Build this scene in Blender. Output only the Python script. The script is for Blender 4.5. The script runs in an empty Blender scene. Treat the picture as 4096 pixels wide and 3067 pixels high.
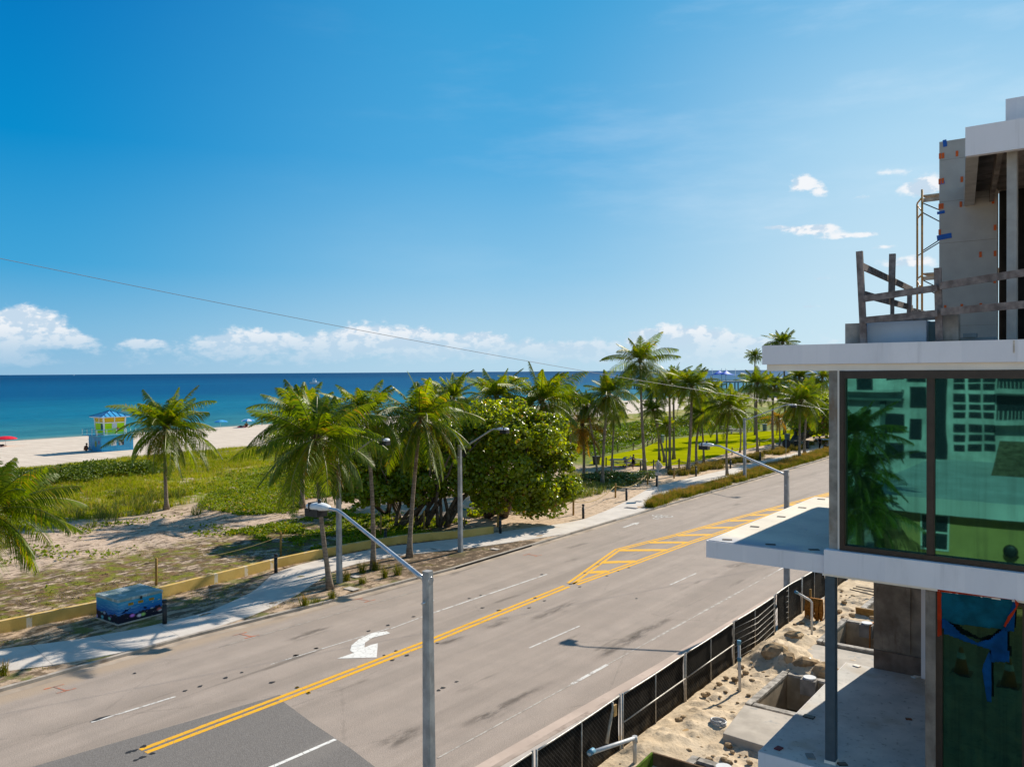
import bpy, math, random
import numpy as np
from mathutils import Vector, Matrix
SC = bpy.context.scene
COL = SC.collection
rad = math.radians
rnd = random.Random(7)
npr = np.random.RandomState(11)

# ------------------------------------------------------------------ camera
FPX, CAMH, YAW, PITCH, ROLL = 828.0, 12.0, rad(37.0), math.atan(11.9/828), math.atan(0.0065)
_f = np.array([0, math.cos(PITCH), -math.sin(PITCH)]); _r = np.array([1.0, 0, 0]); _u = np.cross(_r, _f)
_r2 = math.cos(ROLL)*_r - math.sin(ROLL)*_u; _u2 = math.sin(ROLL)*_r + math.cos(ROLL)*_u
_R = np.array([[math.cos(YAW), -math.sin(YAW), 0], [math.sin(YAW), math.cos(YAW), 0], [0, 0, 1]])
FW, RT, UP = _R@_f, _R@_r2, _R@_u2
CAM = np.array([0, 0, CAMH])
cam = bpy.data.cameras.new('camera'); camo = bpy.data.objects.new('camera', cam); COL.objects.link(camo)
cam.sensor_width = 36; cam.lens = FPX/1024*36; cam.clip_end = 200000; cam.clip_start = 0.1
m = Matrix((RT, UP, -FW)).transposed().to_4x4(); m.translation = CAM; camo.matrix_world = m
SC.camera = camo

# survey of the site: photo coordinates (2212 px wide) to points on the land
def _z(x0, y0, x1, y1, w, h): return lambda x, y: ((x0+x*(x1-x0)/w)/4, (y0+y*(y1-y0)/h)/4)
VW = dict(F=_z(0, 0, 4096, 3067, 2212, 1656), z1=_z(0, 1200, 1100, 2024, 2211, 1656), z2=_z(1000, 1200, 2100, 2024, 2211, 1656),
  z3=_z(2000, 1200, 3400, 2249, 2210, 1656), z5=_z(2800, 1350, 4096, 2400, 2044, 1656), z6=_z(2400, 2200, 4096, 3067, 2212, 1131),
  z7=_z(0, 2000, 1400, 3067, 2173, 1656), z8=_z(1100, 1800, 2600, 3067, 1961, 1656), zg=_z(2600, 1300, 3320, 1900, 1987, 1656),
  zh=_z(0, 1600, 700, 2100, 2212, 1580), zf=_z(1200, 1700, 1900, 2200, 2212, 1580), ze=_z(1900, 2650, 3100, 3067, 2212, 769),
  zu=_z(3000, 300, 4096, 1400, 1650, 1656), zv=_z(3300, 950, 4096, 1500, 2212, 1528), zw=_z(3700, 300, 4096, 900, 1093, 1656),
  zc=_z(3000, 2250, 3700, 2800, 2108, 1656), zd=_z(3500, 2300, 4096, 3067, 1287, 1656), zr=_z(3350, 1450, 4096, 2300, 1453, 1656),
  zp=_z(2400, 1750, 2800, 2050, 2208, 1656), zq=_z(3050, 1480, 3320, 1900, 1065, 1656))
def ray(v, x, y):
    px, py = VW[v](x, y)
    return FW + RT*((px-512)/FPX) + UP*((383-py)/FPX)
def onz(v, x, y, z=0.0):
    d = ray(v, x, y); return CAM + d*((z-CAMH)/d[2])
def onY(v, x, y, Y):
    d = ray(v, x, y); return CAM + d*(Y/d[1])
def onX(v, x, y, X):
    d = ray(v, x, y); return CAM + d*(X/d[0])
def ondepth(v, x, y, P):
    d = ray(v, x, y); return CAM + d*(((np.array(P)-CAM)@FW)/(d@FW))
def smooth(a, b, t):
    t = np.clip((t-a)/(b-a), 0, 1); return t*t*(3-2*t)
_nt = np.random.RandomState(3).rand(256, 256)
def vnoise(x, y):
    xi = np.floor(x).astype(int); yi = np.floor(y).astype(int); fx = x-xi; fy = y-yi
    fx = fx*fx*(3-2*fx); fy = fy*fy*(3-2*fy)
    g = lambda a, b: _nt[a % 256, b % 256]
    return (g(xi, yi)*(1-fx)+g(xi+1, yi)*fx)*(1-fy)+(g(xi, yi+1)*(1-fx)+g(xi+1, yi+1)*fx)*fy
def fbm(x, y, o=4):
    s = 0; a = 0.5
    for i in range(o):
        s = s+a*vnoise(x*2**i+17*i, y*2**i+31*i); a *= .5
    return s/(1-.5**o)
SEA_Z = -1.5
def gz(x, y):
    x = np.asarray(x, float); y = np.asarray(y, float)
    z = -1.0*smooth(-100, -126, x) - 0.5*smooth(-128, -178, x) - 5*smooth(-177, -260, x)
    dune = smooth(-47, -56, x)*(1-smooth(-112, -126, x))
    z = z + dune*(fbm(x*.11, y*.11, 4)-.42)*1.1*smooth(-47, -75, x) + dune*(fbm(x*.5, y*.5, 3)-.5)*.25
    z = z + (fbm(x*.9+5, y*.9, 2)-.5)*.07*(1-smooth(-110, -125, x))
    return z
def onground(v, x, y):
    P = onz(v, x, y, 0)
    for i in range(12):
        P = onz(v, x, y, float(gz(P[0], P[1])))
    return P

# ------------------------------------------------------------------ objects
def tag(o, label=None, cat=None, group=None, kind=None):
    if label: o['label'] = label
    if cat: o['category'] = cat
    if group: o['group'] = group
    if kind: o['kind'] = kind
    return o
def empty(name, loc, label, cat, group=None, rz=0):
    o = bpy.data.objects.new(name, None); COL.objects.link(o); o.location = loc; o.rotation_euler.z = rz
    o.empty_display_size = .3
    return tag(o, label, cat, group)
def link(name, me, mats, parent=None, local=False):
    o = bpy.data.objects.new(name, me); COL.objects.link(o)
    for mm in (mats if isinstance(mats, (list, tuple)) else [mats]): me.materials.append(mm)
    if parent is not None:
        o.parent = parent
        if not local:   # geometry is written in world coordinates
            chain = Matrix.Identity(4); p = parent
            while p is not None:
                chain = p.matrix_basis @ chain; p = p.parent
            o.matrix_basis = chain.inverted()
    return o
def copy_tree(o, parent=None):
    c = o.copy(); COL.objects.link(c)
    if parent is not None: c.parent = parent
    for ch in [k for k in bpy.data.objects if k.parent == o]: copy_tree(ch, c)
    return c
class MB:
    def __init__(s): s.v = []; s.f = []; s.mi = []; s.m = 0; s.sm = []; s.smooth = False
    def add(s, vs, fs):
        n = len(s.v); s.v += [tuple(map(float, p)) for p in vs]
        for f in fs: s.f.append([n+i for i in f]); s.mi.append(s.m); s.sm.append(s.smooth)
    def box(s, x0, y0, z0, x1, y1, z1):
        s.add([(x0, y0, z0), (x1, y0, z0), (x1, y1, z0), (x0, y1, z0), (x0, y0, z1), (x1, y0, z1), (x1, y1, z1), (x0, y1, z1)],
              [(3, 2, 1, 0), (4, 5, 6, 7), (0, 1, 5, 4), (1, 2, 6, 5), (2, 3, 7, 6), (3, 0, 4, 7)])
    def cbox(s, c, sx, sy, sz, rz=0, tilt=0, ax='X'):
        M = Matrix.Translation(Vector(c)) @ Matrix.Rotation(rz, 4, 'Z') @ Matrix.Rotation(tilt, 4, ax)
        q = [(-sx, -sy, -sz), (sx, -sy, -sz), (sx, sy, -sz), (-sx, sy, -sz), (-sx, -sy, sz), (sx, -sy, sz), (sx, sy, sz), (-sx, sy, sz)]
        s.add([M @ (Vector(p)*.5) for p in q], [(3, 2, 1, 0), (4, 5, 6, 7), (0, 1, 5, 4), (1, 2, 6, 5), (2, 3, 7, 6), (3, 0, 4, 7)])
    def beam(s, a, b, w, h, up=(0, 0, 1)):
        a = Vector(a); b = Vector(b); d = (b-a).normalized(); up = Vector(up)
        if abs(d.dot(up)) > .98: up = Vector((0, 1, 0))
        x = d.cross(up).normalized()*(w/2); y = x.cross(d).normalized()*(h/2)
        vs = [p+sx*x+sy*y for p in (a, b) for sx, sy in ((-1, -1), (1, -1), (1, 1), (-1, 1))]
        s.add(vs, [(0, 1, 2, 3), (7, 6, 5, 4), (1, 0, 4, 5), (2, 1, 5, 6), (3, 2, 6, 7), (0, 3, 7, 4)])
    def tube(s, pts, r, n=8, cap=True):
        pts = [Vector(p) for p in pts]; N = len(pts)
        rs = r if isinstance(r, (list, tuple, np.ndarray)) else [r]*N
        vs = []; ref = None
        for i, p in enumerate(pts):
            d = (pts[min(i+1, N-1)]-pts[max(i-1, 0)]).normalized()
            if ref is None: ref = Vector((0, 0, 1)) if abs(d.z) < .9 else Vector((1, 0, 0))
            x = d.cross(ref)
            x = x.normalized() if x.length > 1e-5 else Vector((1, 0, 0)); y = d.cross(x).normalized(); ref = x.cross(d).normalized()
            for k in range(n):
                a = 2*math.pi*k/n; vs.append(p+(x*math.cos(a)+y*math.sin(a))*rs[i])
        fs = [(i*n+k, i*n+(k+1) % n, (i+1)*n+(k+1) % n, (i+1)*n+k) for i in range(N-1) for k in range(n)]
        if cap: fs += [tuple(range(n))[::-1], tuple(range((N-1)*n, N*n))]
        sm = s.smooth; s.smooth = True; s.add(vs, fs[:(N-1)*n]); s.smooth = False
        if cap:
            q = len(s.v)-len(vs)
            for f in fs[(N-1)*n:]: s.f.append([q+i for i in f]); s.mi.append(s.m); s.sm.append(False)
        s.smooth = sm
    def cyl(s, c, r, h, n=16, r2=None):
        s.tube([c, (c[0], c[1], c[2]+h)], [r, r if r2 is None else r2], n)
    def prism(s, poly, z0, z1):
        n = len(poly); ar = sum(poly[i][0]*poly[(i+1) % n][1]-poly[(i+1) % n][0]*poly[i][1] for i in range(n))
        if ar < 0: poly = poly[::-1]
        s.add([(p[0], p[1], z0) for p in poly]+[(p[0], p[1], z1) for p in poly],
              [tuple(range(n))[::-1], tuple(range(n, 2*n))]+[(i, (i+1) % n, n+(i+1) % n, n+i) for i in range(n)])
    def poly(s, pts): s.add(pts, [tuple(range(len(pts)))])
    def ball(s, c, rx, ry, rz, nu=12, nv=8):
        vs = [(c[0], c[1], c[2]-rz)]
        for j in range(1, nv):
            t = math.pi*j/nv
            for i in range(nu):
                a = 2*math.pi*i/nu; vs.append((c[0]+rx*math.sin(t)*math.cos(a), c[1]+ry*math.sin(t)*math.sin(a), c[2]-rz*math.cos(t)))
        vs.append((c[0], c[1], c[2]+rz)); L = len(vs)-1
        fs = [(0, 1+(i+1) % nu, 1+i) for i in range(nu)]
        for j in range(nv-2):
            for i in range(nu): fs.append((1+j*nu+i, 1+j*nu+(i+1) % nu, 1+(j+1)*nu+(i+1) % nu, 1+(j+1)*nu+i))
        fs += [(L, 1+(nv-2)*nu+i, 1+(nv-2)*nu+(i+1) % nu) for i in range(nu)]
        sm = s.smooth; s.smooth = True; s.add(vs, fs); s.smooth = sm
    def mesh(s, name):
        me = bpy.data.meshes.new(name); me.from_pydata(s.v, [], s.f); me.update()
        me.polygons.foreach_set('material_index', s.mi); me.polygons.foreach_set('use_smooth', s.sm)
        return me
    def build(s, name, mats, parent=None, local=False, bevel=0, **kw):
        o = link(name, s.mesh(name), mats, parent, local)
        if bevel:
            b = o.modifiers.new('bevel', 'BEVEL'); b.width = bevel; b.segments = 2; b.limit_method = 'ANGLE'
        return tag(o, **kw)
def npmesh(name, V, T, smooth=False):
    """V (n,3) and faces T (m,k) of one size"""
    V = np.asarray(V, np.float32); T = np.asarray(T, np.int32); k = T.shape[1]
    me = bpy.data.meshes.new(name)
    me.vertices.add(len(V)); me.vertices.foreach_set('co', V.ravel())
    me.loops.add(T.size); me.loops.foreach_set('vertex_index', T.ravel())
    me.polygons.add(len(T)); me.polygons.foreach_set('loop_start', np.arange(0, T.size, k, dtype=np.int32))
    me.polygons.foreach_set('use_smooth', np.full(len(T), smooth))
    me.update(calc_edges=True); me.validate()
    return me

# ------------------------------------------------------------------ materials
class NG:
    def __init__(s, name):
        s.mat = bpy.data.materials.new(name); s.mat.use_nodes = True; s.t = s.mat.node_tree; s.t.nodes.clear()
        s.out = s.n('ShaderNodeOutputMaterial')
    def n(s, t): return s.t.nodes.new(t)
    def set(s, sock, v):
        if hasattr(v, 'is_output'): s.t.links.new(v, sock)
        elif v is not None:
            if isinstance(v, (tuple, list)) and len(v) == 3 and sock.type == 'RGBA': v = (*v, 1)
            sock.default_value = v
    def pos(s): return s.n('ShaderNodeNewGeometry').outputs['Position']
    def obj(s): return s.n('ShaderNodeTexCoord').outputs['Object']
    def isl(s): return s.n('ShaderNodeNewGeometry').outputs['Random Per Island']
    def sep(s, v):
        q = s.n('ShaderNodeSeparateXYZ'); s.set(q.inputs[0], v); return q.outputs
    def scale(s, v, sc):
        q = s.n('ShaderNodeMapping'); s.set(q.inputs['Vector'], v); q.inputs['Scale'].default_value = sc; return q.outputs[0]
    def noise(s, v, sc=5, det=4, ro=.55, dist=0):
        q = s.n('ShaderNodeTexNoise'); s.set(q.inputs['Vector'], v); q.inputs['Scale'].default_value = sc
        q.inputs['Detail'].default_value = det; q.inputs['Roughness'].default_value = ro; q.inputs['Distortion'].default_value = dist
        return q.outputs['Fac']
    def voro(s, v, sc=5, feat='F1', out='Distance'):
        q = s.n('ShaderNodeTexVoronoi'); s.set(q.inputs['Vector'], v); q.inputs['Scale'].default_value = sc; q.feature = feat
        return q.outputs[out]
    def m(s, op, a, b=None, c=None):
        q = s.n('ShaderNodeMath'); q.operation = op; s.set(q.inputs[0], a)
        if b is not None: s.set(q.inputs[1], b)
        if c is not None: s.set(q.inputs[2], c)
        return q.outputs[0]
    def rng(s, v, a, b, c=0, d=1):
        q = s.n('ShaderNodeMapRange'); q.interpolation_type = 'SMOOTHSTEP'; s.set(q.inputs[0], v)
        for i, k in enumerate((a, b, c, d)): q.inputs[i+1].default_value = k
        return q.outputs[0]
    def mix(s, f, a, b, mode='MIX'):
        q = s.n('ShaderNodeMix'); q.data_type = 'RGBA'; q.blend_type = mode
        s.set(q.inputs[0], f); s.set(q.inputs[6], a); s.set(q.inputs[7], b); return q.outputs[2]
    def bump(s, h, st=.3, dist=.05):
        q = s.n('ShaderNodeBump'); s.set(q.inputs['Height'], h); q.inputs['Strength'].default_value = st; q.inputs['Distance'].default_value = dist
        return q.outputs[0]
    def bsdf(s, col, rough=.6, spec=.3, metal=0, normal=None, **kw):
        q = s.n('ShaderNodeBsdfPrincipled'); s.set(q.inputs['Base Color'], col); s.set(q.inputs['Roughness'], rough)
        s.set(q.inputs['Specular IOR Level'], spec); s.set(q.inputs['Metallic'], metal)
        if normal is not None: s.set(q.inputs['Normal'], normal)
        return q.outputs[0]
    def end(s, sh): s.t.links.new(sh, s.out.inputs['Surface']); return s.mat
_mats = {}
def pm(name, c, var=.18, sc=3, rough=.7, spec=.3, bump=.15, metal=0, c2=None, stain=None, fine=40, st=(.5, .7), ssc=1.2, obj=False, bd=.02, patch=None):
    """a weathered plain surface: broad mottling, fine grain, optional stains"""
    if name in _mats: return _mats[name]
    g = NG(name); p = g.obj() if obj else g.pos()
    a = g.noise(p, sc, 5); b = g.noise(p, fine, 3)
    c2 = c2 or tuple(k*(1-var*1.6) for k in c); c1 = tuple(min(k*(1+var*.5), 1) for k in c)
    col = g.mix(g.rng(a, .3, .7), c2, c1)
    col = g.mix(g.rng(b, .25, .75, 0, .35*min(1, var*4)), col, tuple(k*.72 for k in c))
    if stain is not None:
        col = g.mix(g.m('MULTIPLY', g.rng(g.noise(g.scale(p, (1, 1, .35)), ssc, 6, .65), *st), .8), col, stain)
    if patch:
        col = g.mix(g.rng(g.noise(g.scale(p, (.55, .55, .02)), 1, 1), .47, .475, 0, .55), col, patch)
        col = g.mix(g.m('MULTIPLY', g.rng(g.noise(g.scale(p, (5, 5, .35)), 1, 4, .6), .56, .74), .35), col, tuple(k*.66 for k in c))
    h = g.m('ADD', g.m('MULTIPLY', a, .6), g.m('MULTIPLY', b, .4))
    _mats[name] = g.end(g.bsdf(col, rough, spec, metal, g.bump(h, bump, bd) if bump else None)); return _mats[name]
def leafmat(name, a, b, dry=None, trans=.4, rough=.42, spec=.45, dryamt=.12, big=.25, tint=(1.5, 1.35, .5), tip=None, attr=None):
    if name in _mats: return _mats[name]
    g = NG(name); r = g.isl(); p = g.pos()
    col = g.mix(r, a, b)
    col = g.mix(g.rng(g.noise(p, big, 2), .35, .65, 0, .5), col, tuple(k*1.25 for k in b))
    if dry: col = g.mix(g.rng(g.m('FRACT', g.m('MULTIPLY', r, 37.7)), 1-dryamt-.05, 1-dryamt+.05), col, dry)
    if attr:
        q = g.n('ShaderNodeAttribute'); q.attribute_name = 'frond'; col = g.mix(g.m('MULTIPLY', q.outputs['Fac'], .85), g.mix(1, col, (.64, .74, .60), 'MULTIPLY'), g.mix(1, col, attr, 'MULTIPLY'))
    if tip: col = g.mix(g.m('MULTIPLY', g.rng(g.sep(p)[2], tip[0], tip[1]), g.rng(g.noise(p, .8, 3), .35, .6)), col, tip[2])
    sh = g.bsdf(col, rough, spec)
    t = g.n('ShaderNodeBsdfTranslucent'); g.set(t.inputs[0], g.mix(1, col, tint, 'MULTIPLY'))
    mx = g.n('ShaderNodeMixShader'); mx.inputs[0].default_value = trans
    g.t.links.new(sh, mx.inputs[1]); g.t.links.new(t.outputs[0], mx.inputs[2])
    _mats[name] = g.end(mx.outputs[0]); return _mats[name]
# ------------------------------------------------------------------ sky, sun
SUN_AZ, SUN_EL = rad(6.5), rad(34.0)
SC.view_settings.view_transform = 'Standard'; SC.view_settings.look = 'None'
SC.view_settings.exposure = 0.62; SC.view_settings.gamma = 1.0
def make_world():
    w = bpy.data.worlds.new('World'); SC.world = w; w.use_nodes = True
    g = NG.__new__(NG); g.t = w.node_tree; g.t.nodes.clear()
    out = g.n('ShaderNodeOutputWorld'); bg = g.n('ShaderNodeBackground'); bg.inputs[1].default_value = 0.1
    g.t.links.new(bg.outputs[0], out.inputs[0])
    sky = g.n('ShaderNodeTexSky'); sky.sky_type = 'NISHITA'; sky.sun_disc = False
    sky.sun_elevation = SUN_EL; sky.sun_rotation = SUN_AZ; sky.air_density = 1.0; sky.dust_density = 0.6; sky.ozone_density = 3.0
    d = g.n('ShaderNodeTexCoord').outputs['Generated']
    x, y, z = g.sep(d)
    el = g.m('ARCSINE', z); az = g.m('ARCTAN2', x, y)
    EXPO = 2**SC.view_settings.exposure*0.1
    def ramp(stops):
        q = g.n('ShaderNodeValToRGB'); g.set(q.inputs[0], g.m('DIVIDE', el, 1.6)); r = q.color_ramp
        while len(r.elements) < len(stops): r.elements.new(0.5)
        for e, (p, c) in zip(r.elements, stops): e.position = p/1.6; e.color = (*c, 1)
        return q.outputs[0]
    top = [(.75, (.02, .15, .40)), (1.55, (.03, .13, .34))]
    cl = ramp([(0, (.30, .53, .74)), (.05, (.20, .485, .73)), (.117, (.05, .37, .69)), (.25, (.0, .262, .61)), (.42, (.0, .175, .51))]+top)
    cm = ramp([(0, (.48, .69, .84)), (.05, (.42, .655, .83)), (.117, (.25, .55, .80)), (.25, (.082, .405, .74)), (.42, (.040, .345, .68))]+top)
    cr = ramp([(0, (.66, .82, .91)), (.05, (.60, .79, .90)), (.117, (.56, .76, .89)), (.25, (.43, .69, .88)), (.42, (.165, .48, .78)), (.75, (.10, .30, .55)), (1.55, (.03, .13, .34))])
    grad = g.mix(g.rng(az, rad(-69), rad(-37)), cl, g.mix(g.rng(az, rad(-38), rad(-9)), cm, cr))
    sc_ = g.n('ShaderNodeVectorMath'); sc_.operation = 'SCALE'; g.set(sc_.inputs[0], grad); sc_.inputs[3].default_value = 1/EXPO
    nis = g.mix(1, sky.outputs[0], (.30, .62, .80), 'MULTIPLY')
    col = g.mix(.97, nis, sc_.outputs[0])
    # clouds
    cv = g.n('ShaderNodeCombineXYZ'); g.set(cv.inputs[0], az); g.set(cv.inputs[1], g.m('MULTIPLY', el, 1.7))
    p = cv.outputs[0]
    n1 = g.noise(p, 15, 8, .58); n2 = g.noise(p, 60, 5, .6); nn = g.m('ADD', g.m('MULTIPLY', n1, .72), g.m('MULTIPLY', n2, .28))
    cv2 = g.n('ShaderNodeCombineXYZ'); g.set(cv2.inputs[0], g.m('ADD', az, .012)); g.set(cv2.inputs[1], g.m('MULTIPLY', g.m('ADD', el, .010), 1.7))
    m1 = g.noise(cv2.outputs[0], 15, 8, .58); m2 = g.noise(cv2.outputs[0], 60, 5, .6); mm = g.m('ADD', g.m('MULTIPLY', m1, .72), g.m('MULTIPLY', m2, .28))
    def blob(v, px, py, wx, wy, k):   # a bank of cloud centred in the direction of a photo point, wx, wy in view pixels
        dd = ray(v, px, py); a0 = math.atan2(dd[0], dd[1]); e0 = math.asin(dd[2]/np.linalg.norm(dd))
        u = g.m('DIVIDE', g.m('SUBTRACT', az, a0), wx*1024/2212/FPX); q = g.m('DIVIDE', g.m('SUBTRACT', el, e0), wy*1024/2212/FPX)
        r2 = g.m('ADD', g.m('MULTIPLY', u, u), g.m('MULTIPLY', q, q))
        return g.m('MULTIPLY', g.m('EXPONENT', g.m('MULTIPLY', r2, -1.0)), k)
    bias = None
    for b in (('F', 72, 700, 62, 34, .56), ('F', 40, 690, 30, 22, .34), ('F', 15, 735, 45, 40, .28), ('F', 160, 735, 50, 16, .34), ('F', 318, 741, 40, 9, .40), ('F', 480, 742, 60, 22, .30), ('F', 570, 735, 70, 26, .40), ('F', 700, 745, 60, 30, .38), ('F', 790, 728, 70, 34, .44), ('F', 890, 735, 60, 38, .44), ('F', 1040, 728, 70, 14, .30), ('F', 1080, 755, 120, 22, .30), ('F', 1260, 760, 110, 20, .28),
              ('F', 1480, 740, 90, 40, .46), ('F', 1385, 728, 40, 18, .30), ('F', 1570, 755, 70, 34, .34), ('F', 1620, 742, 24, 12, .26), ('F', 1738, 394, 34, 20, .44), ('F', 1775, 413, 16, 12, .30), ('F', 1755, 494, 60, 11, .50), ('F', 1850, 507, 70, 7, .40), ('F', 1668, 490, 34, 6, .34),
              ('F', 1995, 402, 38, 20, .56), ('F', 1900, 373, 70, 9, .26), ('F', 1870, 426, 50, 8, .22), ('F', 1960, 565, 80, 16, .36), ('F', 1745, 661, 24, 6, .30), ('F', 1775, 600, 36, 9, .24), ('F', 1910, 532, 50, 6, .24)):
        t = blob(*b); bias = t if bias is None else g.m('ADD', bias, t)
    band = g.m('MULTIPLY', g.rng(el, .000, .012), g.rng(el, .062, .022)); left = g.m('MULTIPLY', band, .17)
    tot = g.m('ADD', bias, left)
    dens = g.m('ADD', nn, tot)
    mask = g.m('MULTIPLY', g.rng(dens, .67, .88), g.rng(tot, .02, .12))
    lit = g.rng(g.m('SUBTRACT', nn, mm), -.045, .06)
    low = g.rng(el, .004, .060)
    cc = g.mix(g.m('MULTIPLY', lit, g.m('ADD', .25, g.m('MULTIPLY', low, .75))), (3.7, 4.6, 5.5), (5.9, 6.05, 6.25))
    mask = g.m('MULTIPLY', mask, g.m('ADD', .30, g.m('MULTIPLY', low, .68)))
    col = g.mix(mask, col, cc)
    hz = g.noise(g.scale(p, (1, 2.6, 1)), 3, 6, .6)     # high thin veil
    veil = g.m('MULTIPLY', g.rng(hz, .46, .78), g.m('MULTIPLY', g.rng(el, .03, .2), g.rng(az, rad(-62), rad(-8))))
    col = g.mix(g.m('MULTIPLY', veil, .22), col, (6.2, 6.6, 7.0))
    g.t.links.new(col, bg.inputs[0])
make_world()
sl = bpy.data.lights.new('sun', 'SUN'); sl.energy = 5.0; sl.angle = rad(.53); sl.color = (1, .92, .79)
so = bpy.data.objects.new('sun', sl); COL.objects.link(so)
sd = Vector((math.sin(SUN_AZ)*math.cos(SUN_EL), math.cos(SUN_AZ)*math.cos(SUN_EL), math.sin(SUN_EL)))
so.rotation_euler = sd.to_track_quat('Z', 'Y').to_euler(); so.location = (0, 0, 60)

# ------------------------------------------------------------------ ground
KERB = [(-80, -34.3), (10, -34.3), (21, -34.3), (28, -33.6), (38, -33.05), (60, -33.2), (1200, -33.2)]
NEARK = [(-80, -15.4), (19.5, -15.4), (30, -15.0), (50, -14.7), (1200, -14.7)]
def ipl(tab, y): return np.interp(y, [t[0] for t in tab], [t[1] for t in tab])
_gz0 = gz
def gz(x, y):
    x = np.asarray(x, float); y = np.asarray(y, float)
    z = _gz0(x, y); park = smooth(74, 90, y)*(1-smooth(-95, -125, -(-x)))*smooth(-80, -66, x)
    z = np.where(park > 0, z*(1-park), z)
    onroad = (x > ipl(KERB, y)-.12) & (x < ipl(NEARK, y)+.12)
    return np.where(onroad, -.06, z+.10)
def g_sheet():
    xs = np.concatenate([np.linspace(-420, -190, 12)[:-1], np.linspace(-190, -112, 60)[:-1], np.linspace(-112, -44, 230)[:-1], np.linspace(-44, -36, 50)[:-1],
         np.linspace(-36, -32, 60)[:-1], np.linspace(-32, -15.8, 8)[:-1], np.linspace(-15.8, -13, 40), np.linspace(-12, 150, 30), [400, 1500]])
    ys = np.concatenate([np.linspace(-900, 0, 14)[:-1], np.linspace(0, 72, 260)[:-1], np.linspace(72, 190, 160)[:-1], np.linspace(190, 620, 70), [800, 1500, 3000]])
    X, Y = np.meshgrid(xs, ys); Z = gz(X, Y); Z = np.where((X > -12.5) & (X < 2.2) & (Y > 8) & (Y < 92), -2.2, np.where(X > -12.9, Z-.25, Z))
    V = np.stack([X, Y, Z], -1).reshape(-1, 3); nx, ny = len(xs), len(ys)
    i = np.arange(nx-1)[None, :]+np.arange(ny-1)[:, None]*nx
    T = np.stack([i, i+1, i+1+nx, i+nx], -1).reshape(-1, 4)
    g = NG('ground'); p = g.pos(); x, y, z = g.sep(p)
    big = g.noise(p, .12, 5); med = g.noise(p, .55, 6, .62); fin = g.noise(p, 5, 5, .65); grn = g.noise(p, 45, 3)
    xw = g.m('ADD', x, g.m('MULTIPLY', g.m('SUBTRACT', big, .5), 16)); xw2 = g.m('ADD', x, g.m('MULTIPLY', g.m('SUBTRACT', med, .5), 7))
    sand = g.mix(g.rng(fin, .3, .7), (.46, .335, .24), (.57, .435, .325))
    sand = g.mix(g.rng(grn, .3, .7, 0, .35), sand, (.34, .26, .19))
    beach = g.mix(g.rng(g.noise(g.scale(p, (.25, 1, 1)), .8, 5), .3, .7), (.50, .415, .335), (.59, .50, .41))
    beach = g.mix(g.rng(z, -1.42, -1.56), beach, (.22, .19, .155))
    dry = g.mix(g.rng(fin, .3, .7), (.17, .165, .012), (.25, .225, .016))
    green = g.mix(g.rng(fin, .3, .7), (.09, .135, .004), (.18, .21, .006))
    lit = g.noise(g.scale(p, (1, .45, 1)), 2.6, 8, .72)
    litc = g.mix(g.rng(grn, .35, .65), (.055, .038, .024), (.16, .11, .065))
    # dune cover: grass over sand
    dune = g.mix(g.rng(med, .34, .50), sand, g.mix(g.rng(big, .4, .6), dry, green))
    patch = g.mix(g.m('MULTIPLY', g.rng(lit, .515, .575), .85), g.mix(.12, sand, (.40, .27, .20)), litc)
    c = g.mix(g.rng(xw2, -66, -71), patch, dune)
    mossy = g.mix(g.rng(med, .42, .56), g.mix(g.rng(lit, .42, .52), sand, litc), g.mix(g.rng(g.noise(p, 1.3, 4), .4, .6), g.mix(g.rng(fin, .35, .65), (.10, .060, .028), (.20, .125, .06)), g.mix(g.rng(fin, .35, .65), (.10, .11, .012), (.19, .185, .018))))
    c = g.mix(g.rng(xw2, -55.5, -51), c, mossy)
    verge = g.mix(g.m('MULTIPLY', g.rng(lit, .45, .55), .9), g.mix(.45, sand, (.34, .23, .14)), litc)  # wide litter cover, partly standing in for shade on the verge
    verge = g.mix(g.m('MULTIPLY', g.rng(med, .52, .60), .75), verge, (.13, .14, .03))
    litter_shade = g.m('MULTIPLY', g.m('MULTIPLY', g.rng(y, 32, 36), g.rng(y, 49, 45)), g.rng(g.noise(p, 2.2, 6, .7), .36, .52, 0, .85)); verge = g.mix(litter_shade, verge, g.mix(g.rng(grn, .3, .7), (.04, .028, .018), (.12, .08, .05)))  # dark soil and litter, with the tree shade painted into the verge colour
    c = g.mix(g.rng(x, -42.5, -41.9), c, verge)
    park = g.mix(g.rng(fin, .3, .7), (.42, .30, .20), (.55, .41, .29)); park = g.mix(g.m('MULTIPLY', g.rng(lit, .54, .62), .7), park, litc)
    py = g.rng(g.m('ADD', y, g.m('MULTIPLY', g.m('SUBTRACT', med, .5), 5)), 47, 50)
    parkx = g.m('MULTIPLY', py, g.rng(xw2, -56, -50))
    c = g.mix(parkx, c, park)
    bushy = g.m('MULTIPLY', g.rng(y, 84, 92), g.m('MULTIPLY', g.rng(xw2, -50, -56), g.rng(xw2, -98, -92)))
    c = g.mix(g.m('MULTIPLY', bushy, g.rng(med, .30, .46)), c, g.mix(g.rng(med, .42, .62), g.mix(g.rng(fin, .35, .65), (.035, .07, .004), (.11, .15, .006)), g.mix(g.rng(fin, .3, .7), (.13, .15, .008), (.20, .21, .012))))
    c = g.mix(g.rng(g.m('ADD', xw, g.m('MULTIPLY', g.m('SUBTRACT', fin, .5), 3)), -117.5, -119.5), c, beach)
    town = g.m('MULTIPLY', g.rng(x, -14, -13.2), 1.0); c = g.mix(town, c, g.mix(g.rng(fin, .3, .7), (.36, .27, .17), (.5, .385, .26)))
    h = g.m('ADD', g.m('MULTIPLY', fin, .6), g.m('MULTIPLY', lit, .5))
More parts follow.
